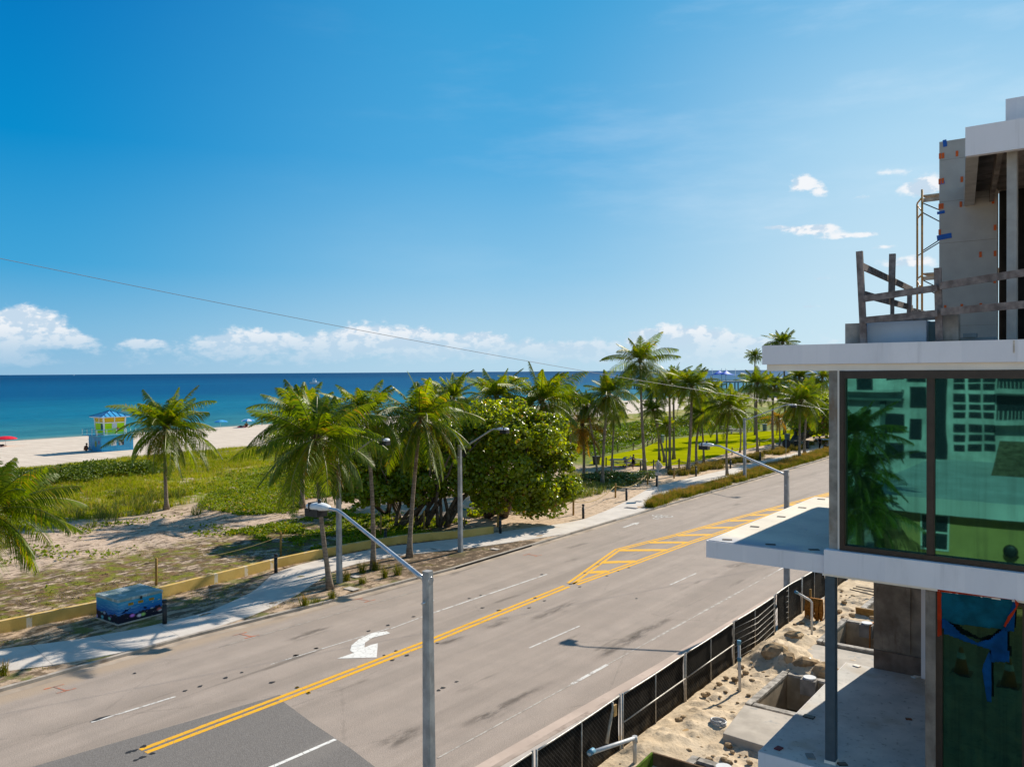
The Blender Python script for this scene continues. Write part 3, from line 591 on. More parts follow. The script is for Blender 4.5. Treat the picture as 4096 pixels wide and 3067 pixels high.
def palm(label, base, crown, rpx, var=0, tr=.17, bow=.3, old=None, nuts=False, group='coconut palms along the beach road', rot=None, spathe=False):
    P = onground(*base); C = ondepth(*crown, P); H = C[2]-P[2]
    depth = (P-CAM)@FW; rm = rpx*1.06/FPX*depth
    o = empty('coconut_palm', tuple(P), label, 'palm tree', group)
    rel = C-P; mb = MB(); n = 12; R = random.Random(int(abs(P[0]*31+P[1]*17)*10) % 99991)
    bw = np.array([R.uniform(-1, 1), R.uniform(-1, 1), 0])*bow; pts = []; rs = []
    for i in range(n+1):
        t = i/n; q = rel*np.array([t**1.5, t**1.5, t])+bw*math.sin(math.pi*t)
        pts.append(tuple(q-np.array([0, 0, .15 if i == 0 else 0]))); rs.append(.88*tr*(1.75-.75*min(1, t*9) if t < .12 else 1-.38*t))
    mb.smooth = True; mb.tube(pts, rs, 9); mb.build('trunk', BARK, o, True)
    d = Vector(pts[-1])-Vector(pts[-2]); d.normalize()
    f = MB(); f.tube([Vector(pts[-1])-d*.25, Vector(pts[-1])+d*.12, Vector(pts[-1])+d*.6], [tr*.75, tr*1.25, tr*.5], 9); f.build('crown_base', FIBRE, o, True)
    c = bpy.data.objects.new('crown', CROWNS[var]); COL.objects.link(c); c.parent = o; c.location = pts[-1]
    s = rm/3.6; c.scale = (s, s, s); c.rotation_euler = (R.uniform(-.08, .08), R.uniform(-.08, .08), R.uniform(0, 6.28) if rot is None else rot)
    if old is not None:
        q = bpy.data.objects.new('old_fronds', OLD[old]); COL.objects.link(q); q.parent = o; q.location = pts[-1]; s2 = s*.92; q.scale = (s2, s2, s2); q.rotation_euler.z = R.uniform(0, 6.28)
    if nuts:
        q = bpy.data.objects.new('coconuts', NUTS); COL.objects.link(q); q.parent = o; q.location = pts[-1]
    return o
k_ = 1024/2212; z3k = .6335/4
PALMS = [
 # label, base, crown, crown radius in picture units, variant, trunk radius, bow, old fronds, nuts
 ('coconut palm standing alone on the open dune in front of the lifeguard tower', ('F', 360, 1099), ('F', 358, 925), 102*k_, 0, .20, .15, 1, False),
 ('coconut palm cut by the left edge, its low fronds hanging over the yellow wall', ('F', -75, 1345), ('F', -35, 1110), 172*k_, 2, .2, .3, 2, False),
 ('coconut palm with green nuts rooted beside the kerb behind the nearest lamp head', ('F', 713, 1271), ('F', 683, 950), 140*k_, 1, .17, .35, 0, True),
 ('dark trunked palm on the dune just behind the palm with the green nuts', ('F', 653, 1095), ('F', 650, 905), 105*k_, 2, .24, .1, 1, False),
 ('slim palm rising by the kerb between the two far side lamp posts', ('F', 806, 1228), ('F', 790, 895), 92*k_, 4, .17, .35, None, False),
 ('bent palm by the kerb with two fronds hanging straight down its trunk', ('F', 884, 1202), ('F', 908, 905), 128*k_, 5, .18, .6, 1, False),
 ('palm top showing just above the left shoulder of the round sea grape tree', ('F', 985, 1075), ('F', 978, 862), 72*k_, 2, .17, .2, None, False),
 ('palm top poking up over the middle of the round sea grape tree', ('F', 1075, 1060), ('F', 1072, 858), 75*k_, 0, .17, .2, None, False),
 ('full crowned palm directly behind the right half of the sea grape tree', ('F', 1178, 1060), ('F', 1170, 868), 105*k_, 1, .2, .3, 1, False),
 ('low palm with orange yellow dying fronds right of the sea grape tree', ('z3', 528, 1130), ('z3', 520, 790), 175*z3k, 6, .2, .2, 2, False),
 ('thin palm with a leaning trunk tucked behind the dying orange palm', ('z3', 615, 1140), ('z3', 545, 660), 120*z3k, 0, .14, .3, None, False),
 ('palm with a long hanging skirt of fronds beside the rope fence and picnic table', ('z3', 648, 1170), ('z3', 685, 590), 190*z3k, 4, .2, .25, 0, False),
 ('slender palm behind the picnic table, its crown inside the skirted palm', ('z3', 702, 1112), ('z3', 722, 700), 115*z3k, 3, .14, .15, None, False),
 ('tallest palm of the park, its crown clear above the sea horizon', ('z3', 915, 1092), ('z3', 885, 385), 205*z3k, 5, .22, .3, None, False),
 ('palm with a vertical trunk next to the lawn, right of the tallest palm', ('z3', 1007, 1012), ('z3', 985, 570), 120*z3k, 1, .17, .2, None, False),
 ('strongly leaning short palm crossing the foot of a straight one on the lawn', ('z3', 1042, 1022), ('z3', 965, 690), 90*z3k, 2, .2, .3, None, False),
 ('straight palm at the sandy lawn corner behind the diamond sign', ('z3', 1072, 1072), ('z3', 1070, 530), 120*z3k, 0, .2, .1, None, False),
 ('palm set in a bare patch in the lawn right of the diamond sign', ('z3', 1098, 1002), ('z3', 1096, 500), 115*z3k, 3, .2, .1, None, False),
 ('small dark palm with a short crown low between the straight trunks', ('z3', 1052, 1060), ('z3', 1055, 790), 80*z3k, 5, .12, .1, None, False),
 ('thick based palm with a gently bowed trunk at the edge of the path', ('z3', 1187, 1092), ('z3', 1212, 540), 170*z3k, 4, .24, .4, None, False),
 ('palm with crossed trunk standing behind the second right side lamp head', ('z3', 1243, 1040), ('z3', 1275, 720), 130*z3k, 1, .2, .5, None, False),
 ('straight dark palm on the lawn just right of the crossed trunks', ('z3', 1287, 1030), ('z3', 1262, 660), 110*z3k, 2, .16, .1, 1, False),
 ('bright palm growing from the path edge left of the third lamp post', ('z3', 1435, 1106), ('z3', 1450, 680), 180*z3k, 0, .16, .25, 1, False),
 ('thin young palm on the lawn between the bright palm and the lamp post', ('z3', 1515, 960), ('z3', 1505, 720), 85*z3k, 3, .13, .2, None, False),
 ('tall palm in front of the pier, left of the cornice of the new building', ('z3', 1628, 971), ('z3', 1625, 530), 140*z3k, 5, .2, .15, None, False),
 ('wide footed palm in the grass bed under the end of the cornice', ('z3', 1727, 962), ('z3', 1730, 540), 120*z3k, 2, .22, .2, 1, False),
 ('highest palm on the right, its crown showing over the white cornice', ('z3', 1797, 845), ('z3', 1785, 270), 115*z3k, 4, .24, .3, None, False),
 ('low young palm with orange lower fronds on the lawn under the cornice', ('z3', 1765, 922), ('z3', 1760, 745), 90*z3k, 6, .13, .1, None, False),
 ('palm beside the path grass with a heavy drooping crown next to the building pillar', ('z3', 1892, 1002), ('z3', 1900, 640), 165*z3k, 1, .2, .2, 2, False),
 ('twin of the drooping palm, set just behind it towards the pillar', ('z3', 1922, 972), ('z3', 1945, 600), 150*z3k, 3, .2, .2, None, False),
 ('dark distant palm under the cornice against the pier', ('z3', 1905, 850), ('z3', 1890, 490), 115*z3k, 0, .22, .3, None, False),
 ('farthest dark palm pressed against the concrete pillar', ('z3', 2040, 855), ('z3', 2035, 490), 110*z3k, 5, .22, .3, None, False),
 ('small palm low beside the left edge of the cornice', ('z3', 1612, 850), ('z3', 1610, 350), 60*z3k, 2, .2, .2, None, False),
 ('palm over the wire at the shore side of the park behind the bowed palm', ('z3', 1370, 905), ('z3', 1345, 560), 100*z3k, 4, .18, .2, None, False),
 ('stocky palm between the skirted palm and the full crowned palm', ('z3', 450, 1060), ('z3', 440, 640), 120*z3k, 2, .18, .2, None, False),
]
for q in PALMS:
    palm(q[0], q[1], q[2], q[3], q[4], q[5], q[6], q[7], q[8])

# ------------------------------------------------------------------ broad leaved trees and bushes
GRAPE = leafmat('sea_grape_leaf', (.045, .095, .004), (.215, .26, .006), dry=(.30, .12, .02), trans=.48, rough=.30, spec=.5, dryamt=.03, tint=(2.0, 1.8, .25))
BUSHL = leafmat('shrub_leaf', (.05, .10, .005), (.145, .185, .006), dry=(.25, .2, .05), trans=.35, rough=.5, spec=.25, dryamt=.05)
VINE = leafmat('vine_leaf', (.07, .13, .003), (.19, .24, .005), dry=(.33, .25, .04), trans=.35, rough=.55, spec=.15, dryamt=.06)
WOOD = pm('tree_bark', (.13, .10, .075), .35, 3, .9, .1, .5, fine=12)
def leaf_cloud(name, pts, nrm, size, mat, parent=None, seed=1, round_=True, local=False):
    """leaf shaped faces at pts, turned roughly to nrm"""
    r = np.random.RandomState(seed); n = len(pts)
    nn = nrm*.8+r.normal(0, .75, (n, 3)); nn /= np.linalg.norm(nn, axis=1)[:, None]+1e-9
    a = np.cross(nn, r.normal(0, 1, (n, 3))); a /= np.linalg.norm(a, axis=1)[:, None]+1e-9; b = np.cross(nn, a)
    s = size*r.uniform(.65, 1.3, (n, 1)); c = s*(.5 if round_ else .22)
    fold = nn*s*.12
    V = np.stack([pts-a*s*.5, pts-a*s*.12-b*c+fold, pts+a*s*.32-b*c*.7+fold, pts+a*s*.55, pts+a*s*.32+b*c*.7+fold, pts-a*s*.12+b*c+fold], 1).reshape(-1, 3)
    i = np.arange(n)[:, None]*6; T = np.concatenate([i+np.array([[0, 1, 2, 3]]), i+np.array([[0, 3, 4, 5]])])
    return link(name, npmesh(name, V, T), mat, parent, local)
def lumps(center, rad3, n, seed, nl=26, lsz=.34, lower=-.35, fill=.10):
    """points on many overlapping leaf clumps spread over an uneven ellipsoid"""
    r = np.random.RandomState(seed); cs = []
    while len(cs) < nl:
        d = r.normal(0, 1, 3); d /= np.linalg.norm(d)
        if d[2] > lower: cs.append((d*r.uniform(.55, 1.0), r.uniform(.45, 1.35)*lsz))
    P, N = [], []; k = int(n*(1-fill)/nl)
    for c, s in cs:
        d = r.normal(0, 1, (k, 3)); d /= np.linalg.norm(d, axis=1)[:, None]; rr = s*r.uniform(.6, 1.05, (k, 1))**.5
        P.append(c+d*rr*np.array([1, 1, .85])); N.append(d+np.array([0, 0, .35])+c*.4)
    d = r.normal(0, 1, (int(n*fill), 3)); d /= np.linalg.norm(d, axis=1)[:, None]; P.append(d*r.uniform(.3, 1, (len(d), 1))*.8); N.append(d+np.array([0, 0, .3]))
    P = np.concatenate(P); N = np.concatenate(N); keep = P[:, 2] > lower-.25; P = P[keep]; N = N[keep]
    return P*np.array(rad3)+np.array(center), N
def limbs(mb, base, tips, r0, R, wob=.35):
    for t in tips:
        b = Vector(base)+Vector((R.uniform(-.15, .15), R.uniform(-.15, .15), 0)); t = Vector(t); pts = []
        for i in range(8):
            f = i/7; pts.append(b.lerp(t, f)+Vector((R.uniform(-1, 1), R.uniform(-1, 1), R.uniform(-.4, .4)))*wob*math.sin(math.pi*f))
        mb.tube(pts, [r0*(1-.75*i/7) for i in range(8)], 7)
def tree(name, label, cat, base, center, rad3, nleaf, lsize, seed, mat, stems, r0, nl=26, lower=-.35, group=None, lsz=.34, lobes=None, zmin=.3):
    o = empty(name, tuple(base), label, cat, group); R = random.Random(seed)
    mb = MB()
    for s in stems:
        tips = [tuple(np.array(center)+np.array(rad3)*np.array([R.uniform(-.7, .7), R.uniform(-.7, .7), R.uniform(-.2, .6)])) for _ in range(4)]
        limbs(mb, s, tips, r0, R)
    mb.build('trunk', WOOD, o)
    if lobes:
        P, N = [], []
        for k, (px, py, rp, dd) in enumerate(lobes):
            q = ondepth('F', px, py, center)+np.array([FW[0], FW[1], 0])*dd; rm = rp/27.7
            a, b = lumps(q, (rm, rm, rm*.92), int(nleaf*rm*rm/sum((l[2]/27.7)**2 for l in lobes)), seed+k*7, 13, .46, -1.0); P.append(a); N.append(b)
        P = np.concatenate(P); N = np.concatenate(N); kp = P[:, 2] > float(zmin); P = P[kp]; N = N[kp]
    else: P, N = lumps(center, rad3, nleaf, seed, nl, lsz, lower)
    leaf_cloud('crown', P, N, lsize, mat, o, seed)
    return o
G = lambda v, x, y: onground(v, x, y)
b1 = G('F', 1090, 1100); c1 = ondepth('F', 1118, 985, b1)
tree('sea_grape_tree', 'big rounded sea grape tree with shiny sunlit leaves beside the footpath', 'tree', (-41.5, 53, .1), (-38.7, 51.7, 5.0), (5.2, 5.2, 4.4), 30000, .235, 31, GRAPE, [(-42.2, 52.6, 0), (-41.2, 53.4, 0), (-41.8, 54, 0)], .2, 40, -.85, lsz=.37, zmin=.5, lobes=[(1065, 950, 82, 0), (1150, 955, 78, .6), (1192, 1035, 56, .3), (1090, 1035, 74, -.8), (1115, 895, 44, .8), (1030, 985, 52, .2), (1215, 985, 34, 1), (1145, 1070, 50, -.6), (1190, 930, 36, 1.5), (1226, 1050, 36, .4), (1005, 935, 48, 1.2), (1050, 1070, 44, -.3), (1180, 1085, 34, -.2)])
b2 = G('F', 930, 1125); c2 = ondepth('F', 955, 1010, b2)
tree('sea_grape_tree', 'shaded sea grape tree with bare slanting trunks behind the low yellow wall', 'tree', b2, (-42.0, 47.6, 5.1), (5.2, 5.0, 3.2), 24000, .22, 33, GRAPE, [G('zf', 1480, 1290), G('zf', 1600, 1290), G('zf', 1760, 1285), G('zf', 1850, 1285), G('zf', 1240, 1290)], .16, 34, -.55, zmin=1.5, lobes=[(945, 950, 72, 0), (880, 985, 62, .5), (995, 1010, 58, -.5), (925, 1030, 50, -1), (860, 1035, 45, -.4), (985, 945, 45, 1)])
b3 = G('F', 800, 1115); c3 = ondepth('F', 815, 1010, b3)
tree('sea_grape_tree', 'dark spreading sea grape with low crooked boughs left of the slanting trunks', 'tree', b3, (-46.6, 43.6, 4.7), (5.0, 4.8, 3.3), 22000, .22, 35, GRAPE, [G('zf', 1250, 1200), G('zf', 1100, 1130)], .15, 32, -.6, zmin=.4, lobes=[(795, 985, 62, 0), (850, 1000, 52, .6), (760, 1030, 46, -.5), (815, 1055, 48, -1), (745, 985, 36, .5), (870, 1060, 36, 0)])
b4 = G('zq', 440, 1170); c4 = ondepth('zq', 800, 800, b4)
tree('sea_grape_tree', 'dark leaning tree with a slanting trunk beside the pillar of the new building', 'tree', b4, (c4[0]+1, c4[1]+4, c4[2]), (6.5, 6.5, 4.2), 9000, .42, 37, GRAPE, [tuple(b4)], .42, 26, -.5)
def shrub(label, v, x, y, w, h, seed, n=1600, ls=.16, mat=None, name='shrub', d=None, group=None, cat='shrub'):
    P = G(v, x, y); Q, N = lumps((P[0], P[1], P[2]+h*.42), (w, d or w, h*.6), n, seed, 12, .5, -.5); 
    return tag(leaf_cloud(name, Q, N, ls, mat or BUSHL, None, seed), label, cat, group)
hd = [('zh', 330, 1075, 3.5, 1.2), ('zh', 560, 1055, 5, 1.4), ('zh', 800, 1020, 5, 1.5), ('zh', 1050, 985, 5, 1.7), ('zh', 1300, 970, 5, 1.7), ('zh', 1540, 955, 4.5, 1.6)]
PP, NN = [], []
for i, (v, x, y, w, h) in enumerate(hd):
    P = G(v, x, y); Q, N = lumps((P[0], P[1], P[2]+.5), (4.2, w, h*.75), 2600, 50+i, 16, .42, -.4); PP.append(Q); NN.append(N)
tag(leaf_cloud('dune_hedge', np.concatenate(PP), np.concatenate(NN), .20, leafmat('hedge_leaf', (.035, .07, .003), (.11, .15, .005), trans=.3, rough=.5, spec=.22), None, 5), 'long low leafy hedge of sea grape on the dune before the beach', 'hedge')
shrub('leafy shrub spilling over the rope under the round sea grape tree', 'z3', 180, 1310, 2.2, .9, 61, 1400, .2, GRAPE)
shrub('low dark shrub between the wall end and the round sea grape tree', 'z8', 1090, 335, 1.5, .9, 62, 900, .2, GRAPE)
shrub('green shrub with pale shiny leaves beside the rope and the diamond sign', 'z3', 850, 1140, 2.4, 1.0, 63, 1700, .2, leafmat('pale_shiny_leaf', (.04, .075, .006), (.12, .16, .02), trans=.25, rough=.3, spec=.6))
shrub('glossy leaved shrub behind the rope at the foot of the skirted palm', 'z3', 690, 1150, 2.6, 1.1, 64, 1800, .2, leafmat('pale_shiny_leaf', (.1, .1, .1), (.1, .1, .1)))
for i, (v, x, y, w, h, lb) in enumerate([('z3', 620, 900, 4.5, 1.4, 'bushy green shrub mass left of the lawn behind the palms'), ('z3', 800, 880, 4.5, 1.6, 'rounded green shrub mass beside the sandy path of the lawn'), ('z3', 960, 830, 4.5, 1.6, 'bright shrub mass by the first grey litter bin'),
        ('z3', 1090, 800, 5, 2.0, 'dark shrub mass between the beach and the lawn'), ('z3', 1230, 800, 5, 2.0, 'shrub mass behind the bowed palm'), ('z3', 1400, 790, 4.5, 1.8, 'shrub mass behind the far picnic tables'), ('z3', 1690, 770, 6, 1.8, 'shrub mass behind the second grey litter bin'), ('z3', 1950, 830, 5, 2.2, 'dark shrub mass near the building pillar'), ('z3', 400, 960, 3.4, 3.2, 'tall shrub filling the gap right of the sea grape tree'), ('z3', 520, 930, 3.4, 2.8, 'tall shrub behind the low dying orange palm'), ('z3', 330, 900, 4, 4.2, 'high shrub behind the round sea grape tree, under the full crowned palm'), ('z3', 610, 880, 3.6, 2.4, 'shrub behind the trunk of the skirted palm')]):
    P = G(v, x, y); Q, N = lumps((P[0], P[1], P[2]+h*.35), (w, w*1.3, h*.7), 2200, 80+i, 16, .45, -.4)
    tag(leaf_cloud('shrub', Q, N, .28, BUSHL, None, 80+i), lb, 'shrub')

# ------------------------------------------------------------------ grasses and creepers
GRASS = leafmat('dune_grass_blade', (.145, .195, .004), (.275, .30, .006), dry=(.38, .29, .08), trans=.35, rough=.8, spec=.08, dryamt=.20, big=.08)
BLUEG = leafmat('sea_oat_blade', (.055, .085, .022), (.125, .155, .035), dry=(.32, .26, .08), trans=.3, rough=.8, spec=.1, dryamt=.15)
REDG = leafmat('fountain_grass_blade', (.050, .075, .006), (.13, .135, .012), dry=(.36, .22, .08), trans=.35, rough=.8, spec=.05, dryamt=.08, tip=(.38, .72, (.34, .20, .07)))
def tufts(name, P, h, spread, nb, w, mat, seed, lean=.5, droop=.25, parent=None):
    """blades of grass, a bent tapering strip each"""
    r = np.random.RandomState(seed); n = len(P)*nb
    B = np.repeat(P, nb, 0)+np.concatenate([r.normal(0, spread, (n, 2)), np.zeros((n, 1))], 1)
    hh = (np.repeat(np.broadcast_to(h, len(P)), nb)*r.uniform(.5, 1.15, n))[:, None]
    a = r.uniform(0, 6.283, n); d = np.stack([np.cos(a), np.sin(a), np.zeros(n)], 1); L = (lean*r.uniform(.1, 1, n))[:, None]
    t = r.uniform(0, 6.283, n); s = np.stack([np.cos(t), np.sin(t), np.zeros(n)], 1)*w*.5; z = np.array([0, 0, 1.])
    m1 = B+z*hh*.6+d*hh*L*.35; e1 = B+z*hh*(1-droop*L)+d*hh*L*1.0
    V = np.stack([B-s, B+s, m1+s*.8, m1-s*.8, e1], 1).reshape(-1, 3); i = np.arange(n)[:, None]*5
    T = np.concatenate([i+np.array([[0, 1, 2]]), i+np.array([[0, 2, 3]]), i+np.array([[3, 2, 4]])])
    return link(name, npmesh(name, V, T), mat, parent)
def scatter(n, x0, x1, y0, y1, keep, seed):
    r = np.random.RandomState(seed); x = r.uniform(x0, x1, n); y = r.uniform(y0, y1, n); k = keep(x, y) > r.uniform(0, 1, n)
    x, y = x[k], y[k]; return np.stack([x, y, gz(x, y)-.02], 1)
edge = lambda x, y: -68.5+9*(fbm(x*.09, y*.09, 3)-.5)
def inpatch(v, pts):
    Q = [onz(v, *p)[:2] for p in pts]
    def f(x, y):
        c = np.zeros(len(x), bool); n = len(Q)
        for i in range(n):
            (xa, ya), (xb, yb) = Q[i], Q[(i+1) % n]; c ^= ((ya > y) != (yb > y)) & (x < (xb-xa)*(y-ya)/(yb-ya+1e-9)+xa)
        return c
    return f
vinezone = inpatch('F', [(425, 1100), (470, 1060), (560, 1020), (700, 1005), (760, 1040), (745, 1075), (660, 1082), (640, 1112), (520, 1118)])
P = scatter(34000, -121, -60, 20, 130, lambda x, y: (x < edge(x, y))*(.25+.75*smooth(.36, .56, fbm(x*.14, y*.14, 4)))*(x > -119.5+4*(fbm(x*.3, y*.3, 2)-.5))*(1-.85*vinezone(x, y)), 1)
o = tufts('dune_grass', P, .42+.25*fbm(P[:, 0]*.2, P[:, 1]*.2, 2), .16, 9, .045, GRASS, 2, .9); o['kind'] = 'stuff'
P = scatter(1500, -86, -60, 18, 62, lambda x, y: .9*smooth(.48, .6, fbm(x*.22+9, y*.22, 3))*np.exp(-((x+70+.12*(y-35))/7)**2)*(1-vinezone(x, y)), 3)
o = tufts('sea_oats', P, .95, .13, 16, .04, BLUEG, 4, .6); o['kind'] = 'stuff'
P = scatter(110000, -80, -44, 30, 75, lambda x, y: vinezone(x, y)*smooth(.32, .40, fbm(x*.3, y*.3, 4))*1.0, 5)
P2 = scatter(120000, -112, -50, 40, 100, lambda x, y: smooth(.50, .58, fbm(x*.12+40, y*.12, 4))*(x < -64)*.6, 6)
P3 = scatter(15000, -54, -41.8, 36, 50, lambda x, y: smooth(.42, .52, fbm(x*.5, y*.5, 3)), 7)
P4 = scatter(9000, -66, -44, 12, 44, lambda x, y: smooth(.64, .70, fbm(x*.28+70, y*.28, 4)), 71)
P = np.concatenate([P, P2, P3, P4]); P[:, 2] += np.random.RandomState(8).uniform(.02, .24, len(P))
o = leaf_cloud('beach_creeper', P, np.tile([0, 0, 1.], (len(P), 1)), .17, VINE, None, 8); o['kind'] = 'stuff'
Lp = inpatch('z3', [(400, 960), (600, 990), (760, 950), (900, 915), (960, 890), (1010, 866), (1150, 862), (1250, 845), (1560, 826), (1640, 822), (1640, 795), (1300, 775), (1000, 775), (700, 790), (480, 830)])
P = scatter(90000, -100, -50, 85, 185, lambda x, y: Lp(x, y)*.9, 9); P[:, 2] += np.random.RandomState(9).uniform(.05, .65, len(P))*(.4+.6*fbm(P[:, 0]*.5, P[:, 1]*.5, 2))
o = leaf_cloud('ground_cover', P, np.tile([0, 0, 1.], (len(P), 1)), .27, leafmat('ground_cover_leaf', (.045, .11, .004), (.12, .19, .006), trans=.35, rough=.55, spec=.15), None, 9); o['kind'] = 'stuff'
# sparse weeds on the bare sand and behind the wall
P = scatter(5200, -66, -42.3, 8, 45, lambda x, y: smooth(.50, .62, fbm(x*.35+3, y*.35, 4))*(.35+.65*(x > -53)), 11)
o = tufts('weeds', P, .13, .12, 9, .022, leafmat('weed_blade', (.12, .14, .012), (.24, .22, .02), dry=(.3, .2, .06), trans=.3, dryamt=.3), 12, 1.3); o['kind'] = 'stuff'
P = scatter(2500, -41.5, -34.5, 8, 48, lambda x, y: smooth(.52, .62, fbm(x*.6+13, y*.6, 4))*((x < ipl(SWF, y)-.1) | ((x > ipl(SWN, y)+.1) & (x < ipl(KERB, y)-.3))), 13)
o = tufts('verge_weeds', P, .10, .1, 8, .02, _mats['weed_blade'], 14, 1.3); o['kind'] = 'stuff'
P = scatter(1500, -52, -38.2, 52, 80, lambda x, y: inpatch('z3', [(330, 1320), (350, 1180), (420, 1120), (600, 1060), (900, 1075), (930, 1130), (760, 1190), (600, 1240), (460, 1270)])(x, y)*1., 15)
o = tufts('park_grass', P, .7, .18, 16, .035, leafmat('park_grass_blade', (.07, .11, .012), (.16, .19, .03), dry=(.35, .28, .1), trans=.35, dryamt=.12), 16, .9); o['kind'] = 'stuff'
# fountain grass in the kerb bed and along the path
def bed(y0, y1, n, seed):
    r = np.random.RandomState(seed); y = r.uniform(y0, y1, n); a = ipl(SWN, y)+.25; b = ipl(KERB, y)-.4; k = b > a+.15; y = y[k]; a = a[k]; b = b[k]; x = a+(b-a)*r.uniform(0, 1, len(y))
    k = fbm(x*.5, y*.35, 3) > .24; return np.stack([x[k], y[k], np.full(k.sum(), .09)], 1)
P = bed(58.5, 150, 1700, 21)
o = tufts('fountain_grass', P, .72, .20, 34, .03, REDG, 22, .95); o['kind'] = 'stuff'
def bed2(n, seed):
    r = np.random.RandomState(seed); y = r.uniform(86, 150, n); x = ipl(SWF, y)-.5-r.uniform(0, 2.6, n)**1; k = fbm(x*.5, y*.3, 3) > .42
    return np.stack([x[k], y[k], np.full(k.sum(), .09)], 1)
o = tufts('fountain_grass', bed2(900, 23), .75, .16, 30, .035, leafmat('shaded_fountain_grass', (.055, .07, .01), (.14, .13, .02), dry=(.36, .22, .08), trans=.3, rough=.8, spec=.05, dryamt=.12, tip=(.4, .75, (.28, .19, .07))), 24, .9); o['kind'] = 'stuff'
def clump(label, v, x, y, h, seed, n=90):
    p = G(v, x, y); q = tufts('ornamental_grass', np.array([[0, 0, -.02]]), h, .10, n, .022, REDG, seed, .8); q.location = p
    return tag(q, label, 'grass clump', 'clumps of ornamental grass by the kerb')
for i, (lb, v, x, y, h) in enumerate([('largest grass clump at the kerb, left of the palm with green nuts', 'z7', 1890, 655, .75), ('grass clump in the middle of the three by the kerb', 'z7', 1965, 650, .55), ('grass clump against the foot of the palm with green nuts', 'z7', 2065, 610, .55),
      ('shaded grass clump beside the base of the tall far lamp post', 'z8', 455, 640, .8), ('shaded grass clump at the foot of the slim palm', 'z8', 525, 625, .8), ('shaded grass clump right of the slim palm', 'z8', 575, 665, .75), ('shaded grass clump just left of the bent palm', 'z8', 640, 650, .8), ('shaded grass clump near the kerb below the lamp arm', 'z8', 455, 695, .5), ('shaded grass clump beside the far lamp post foot, left side', 'z8', 375, 680, .7),
      ('dry grass clump at the left edge of the picture beside the footpath', 'z7', 15, 1085, .7)]):
    clump(lb, v, x, y, h, 200+i)
# fallen fronds, twigs and leaf litter on the sand
def litter():
    r = random.Random(4); mb = MB(); mb.m = 0
    pts = scatter(1500, -66, -41, 8, 48, lambda x, y: .25+.75*smooth(.45, .6, fbm(x*.25, y*.25, 4)), 31)
    for p in pts:
        if SWF[2][1] < p[0] and False: continue
        a = r.uniform(0, 6.28); l = r.uniform(.08, .45); q = (p[0]+l*math.cos(a), p[1]+l*math.sin(a), p[2]+.03+r.uniform(0, .06)); mb.beam((p[0], p[1], p[2]+.035), q, r.uniform(.015, .045), .012)
    mb.build('leaf_litter', pm('dead_leaf', (.085, .055, .03), .5, 2, .9, .1, 0), kind='stuff')
litter()
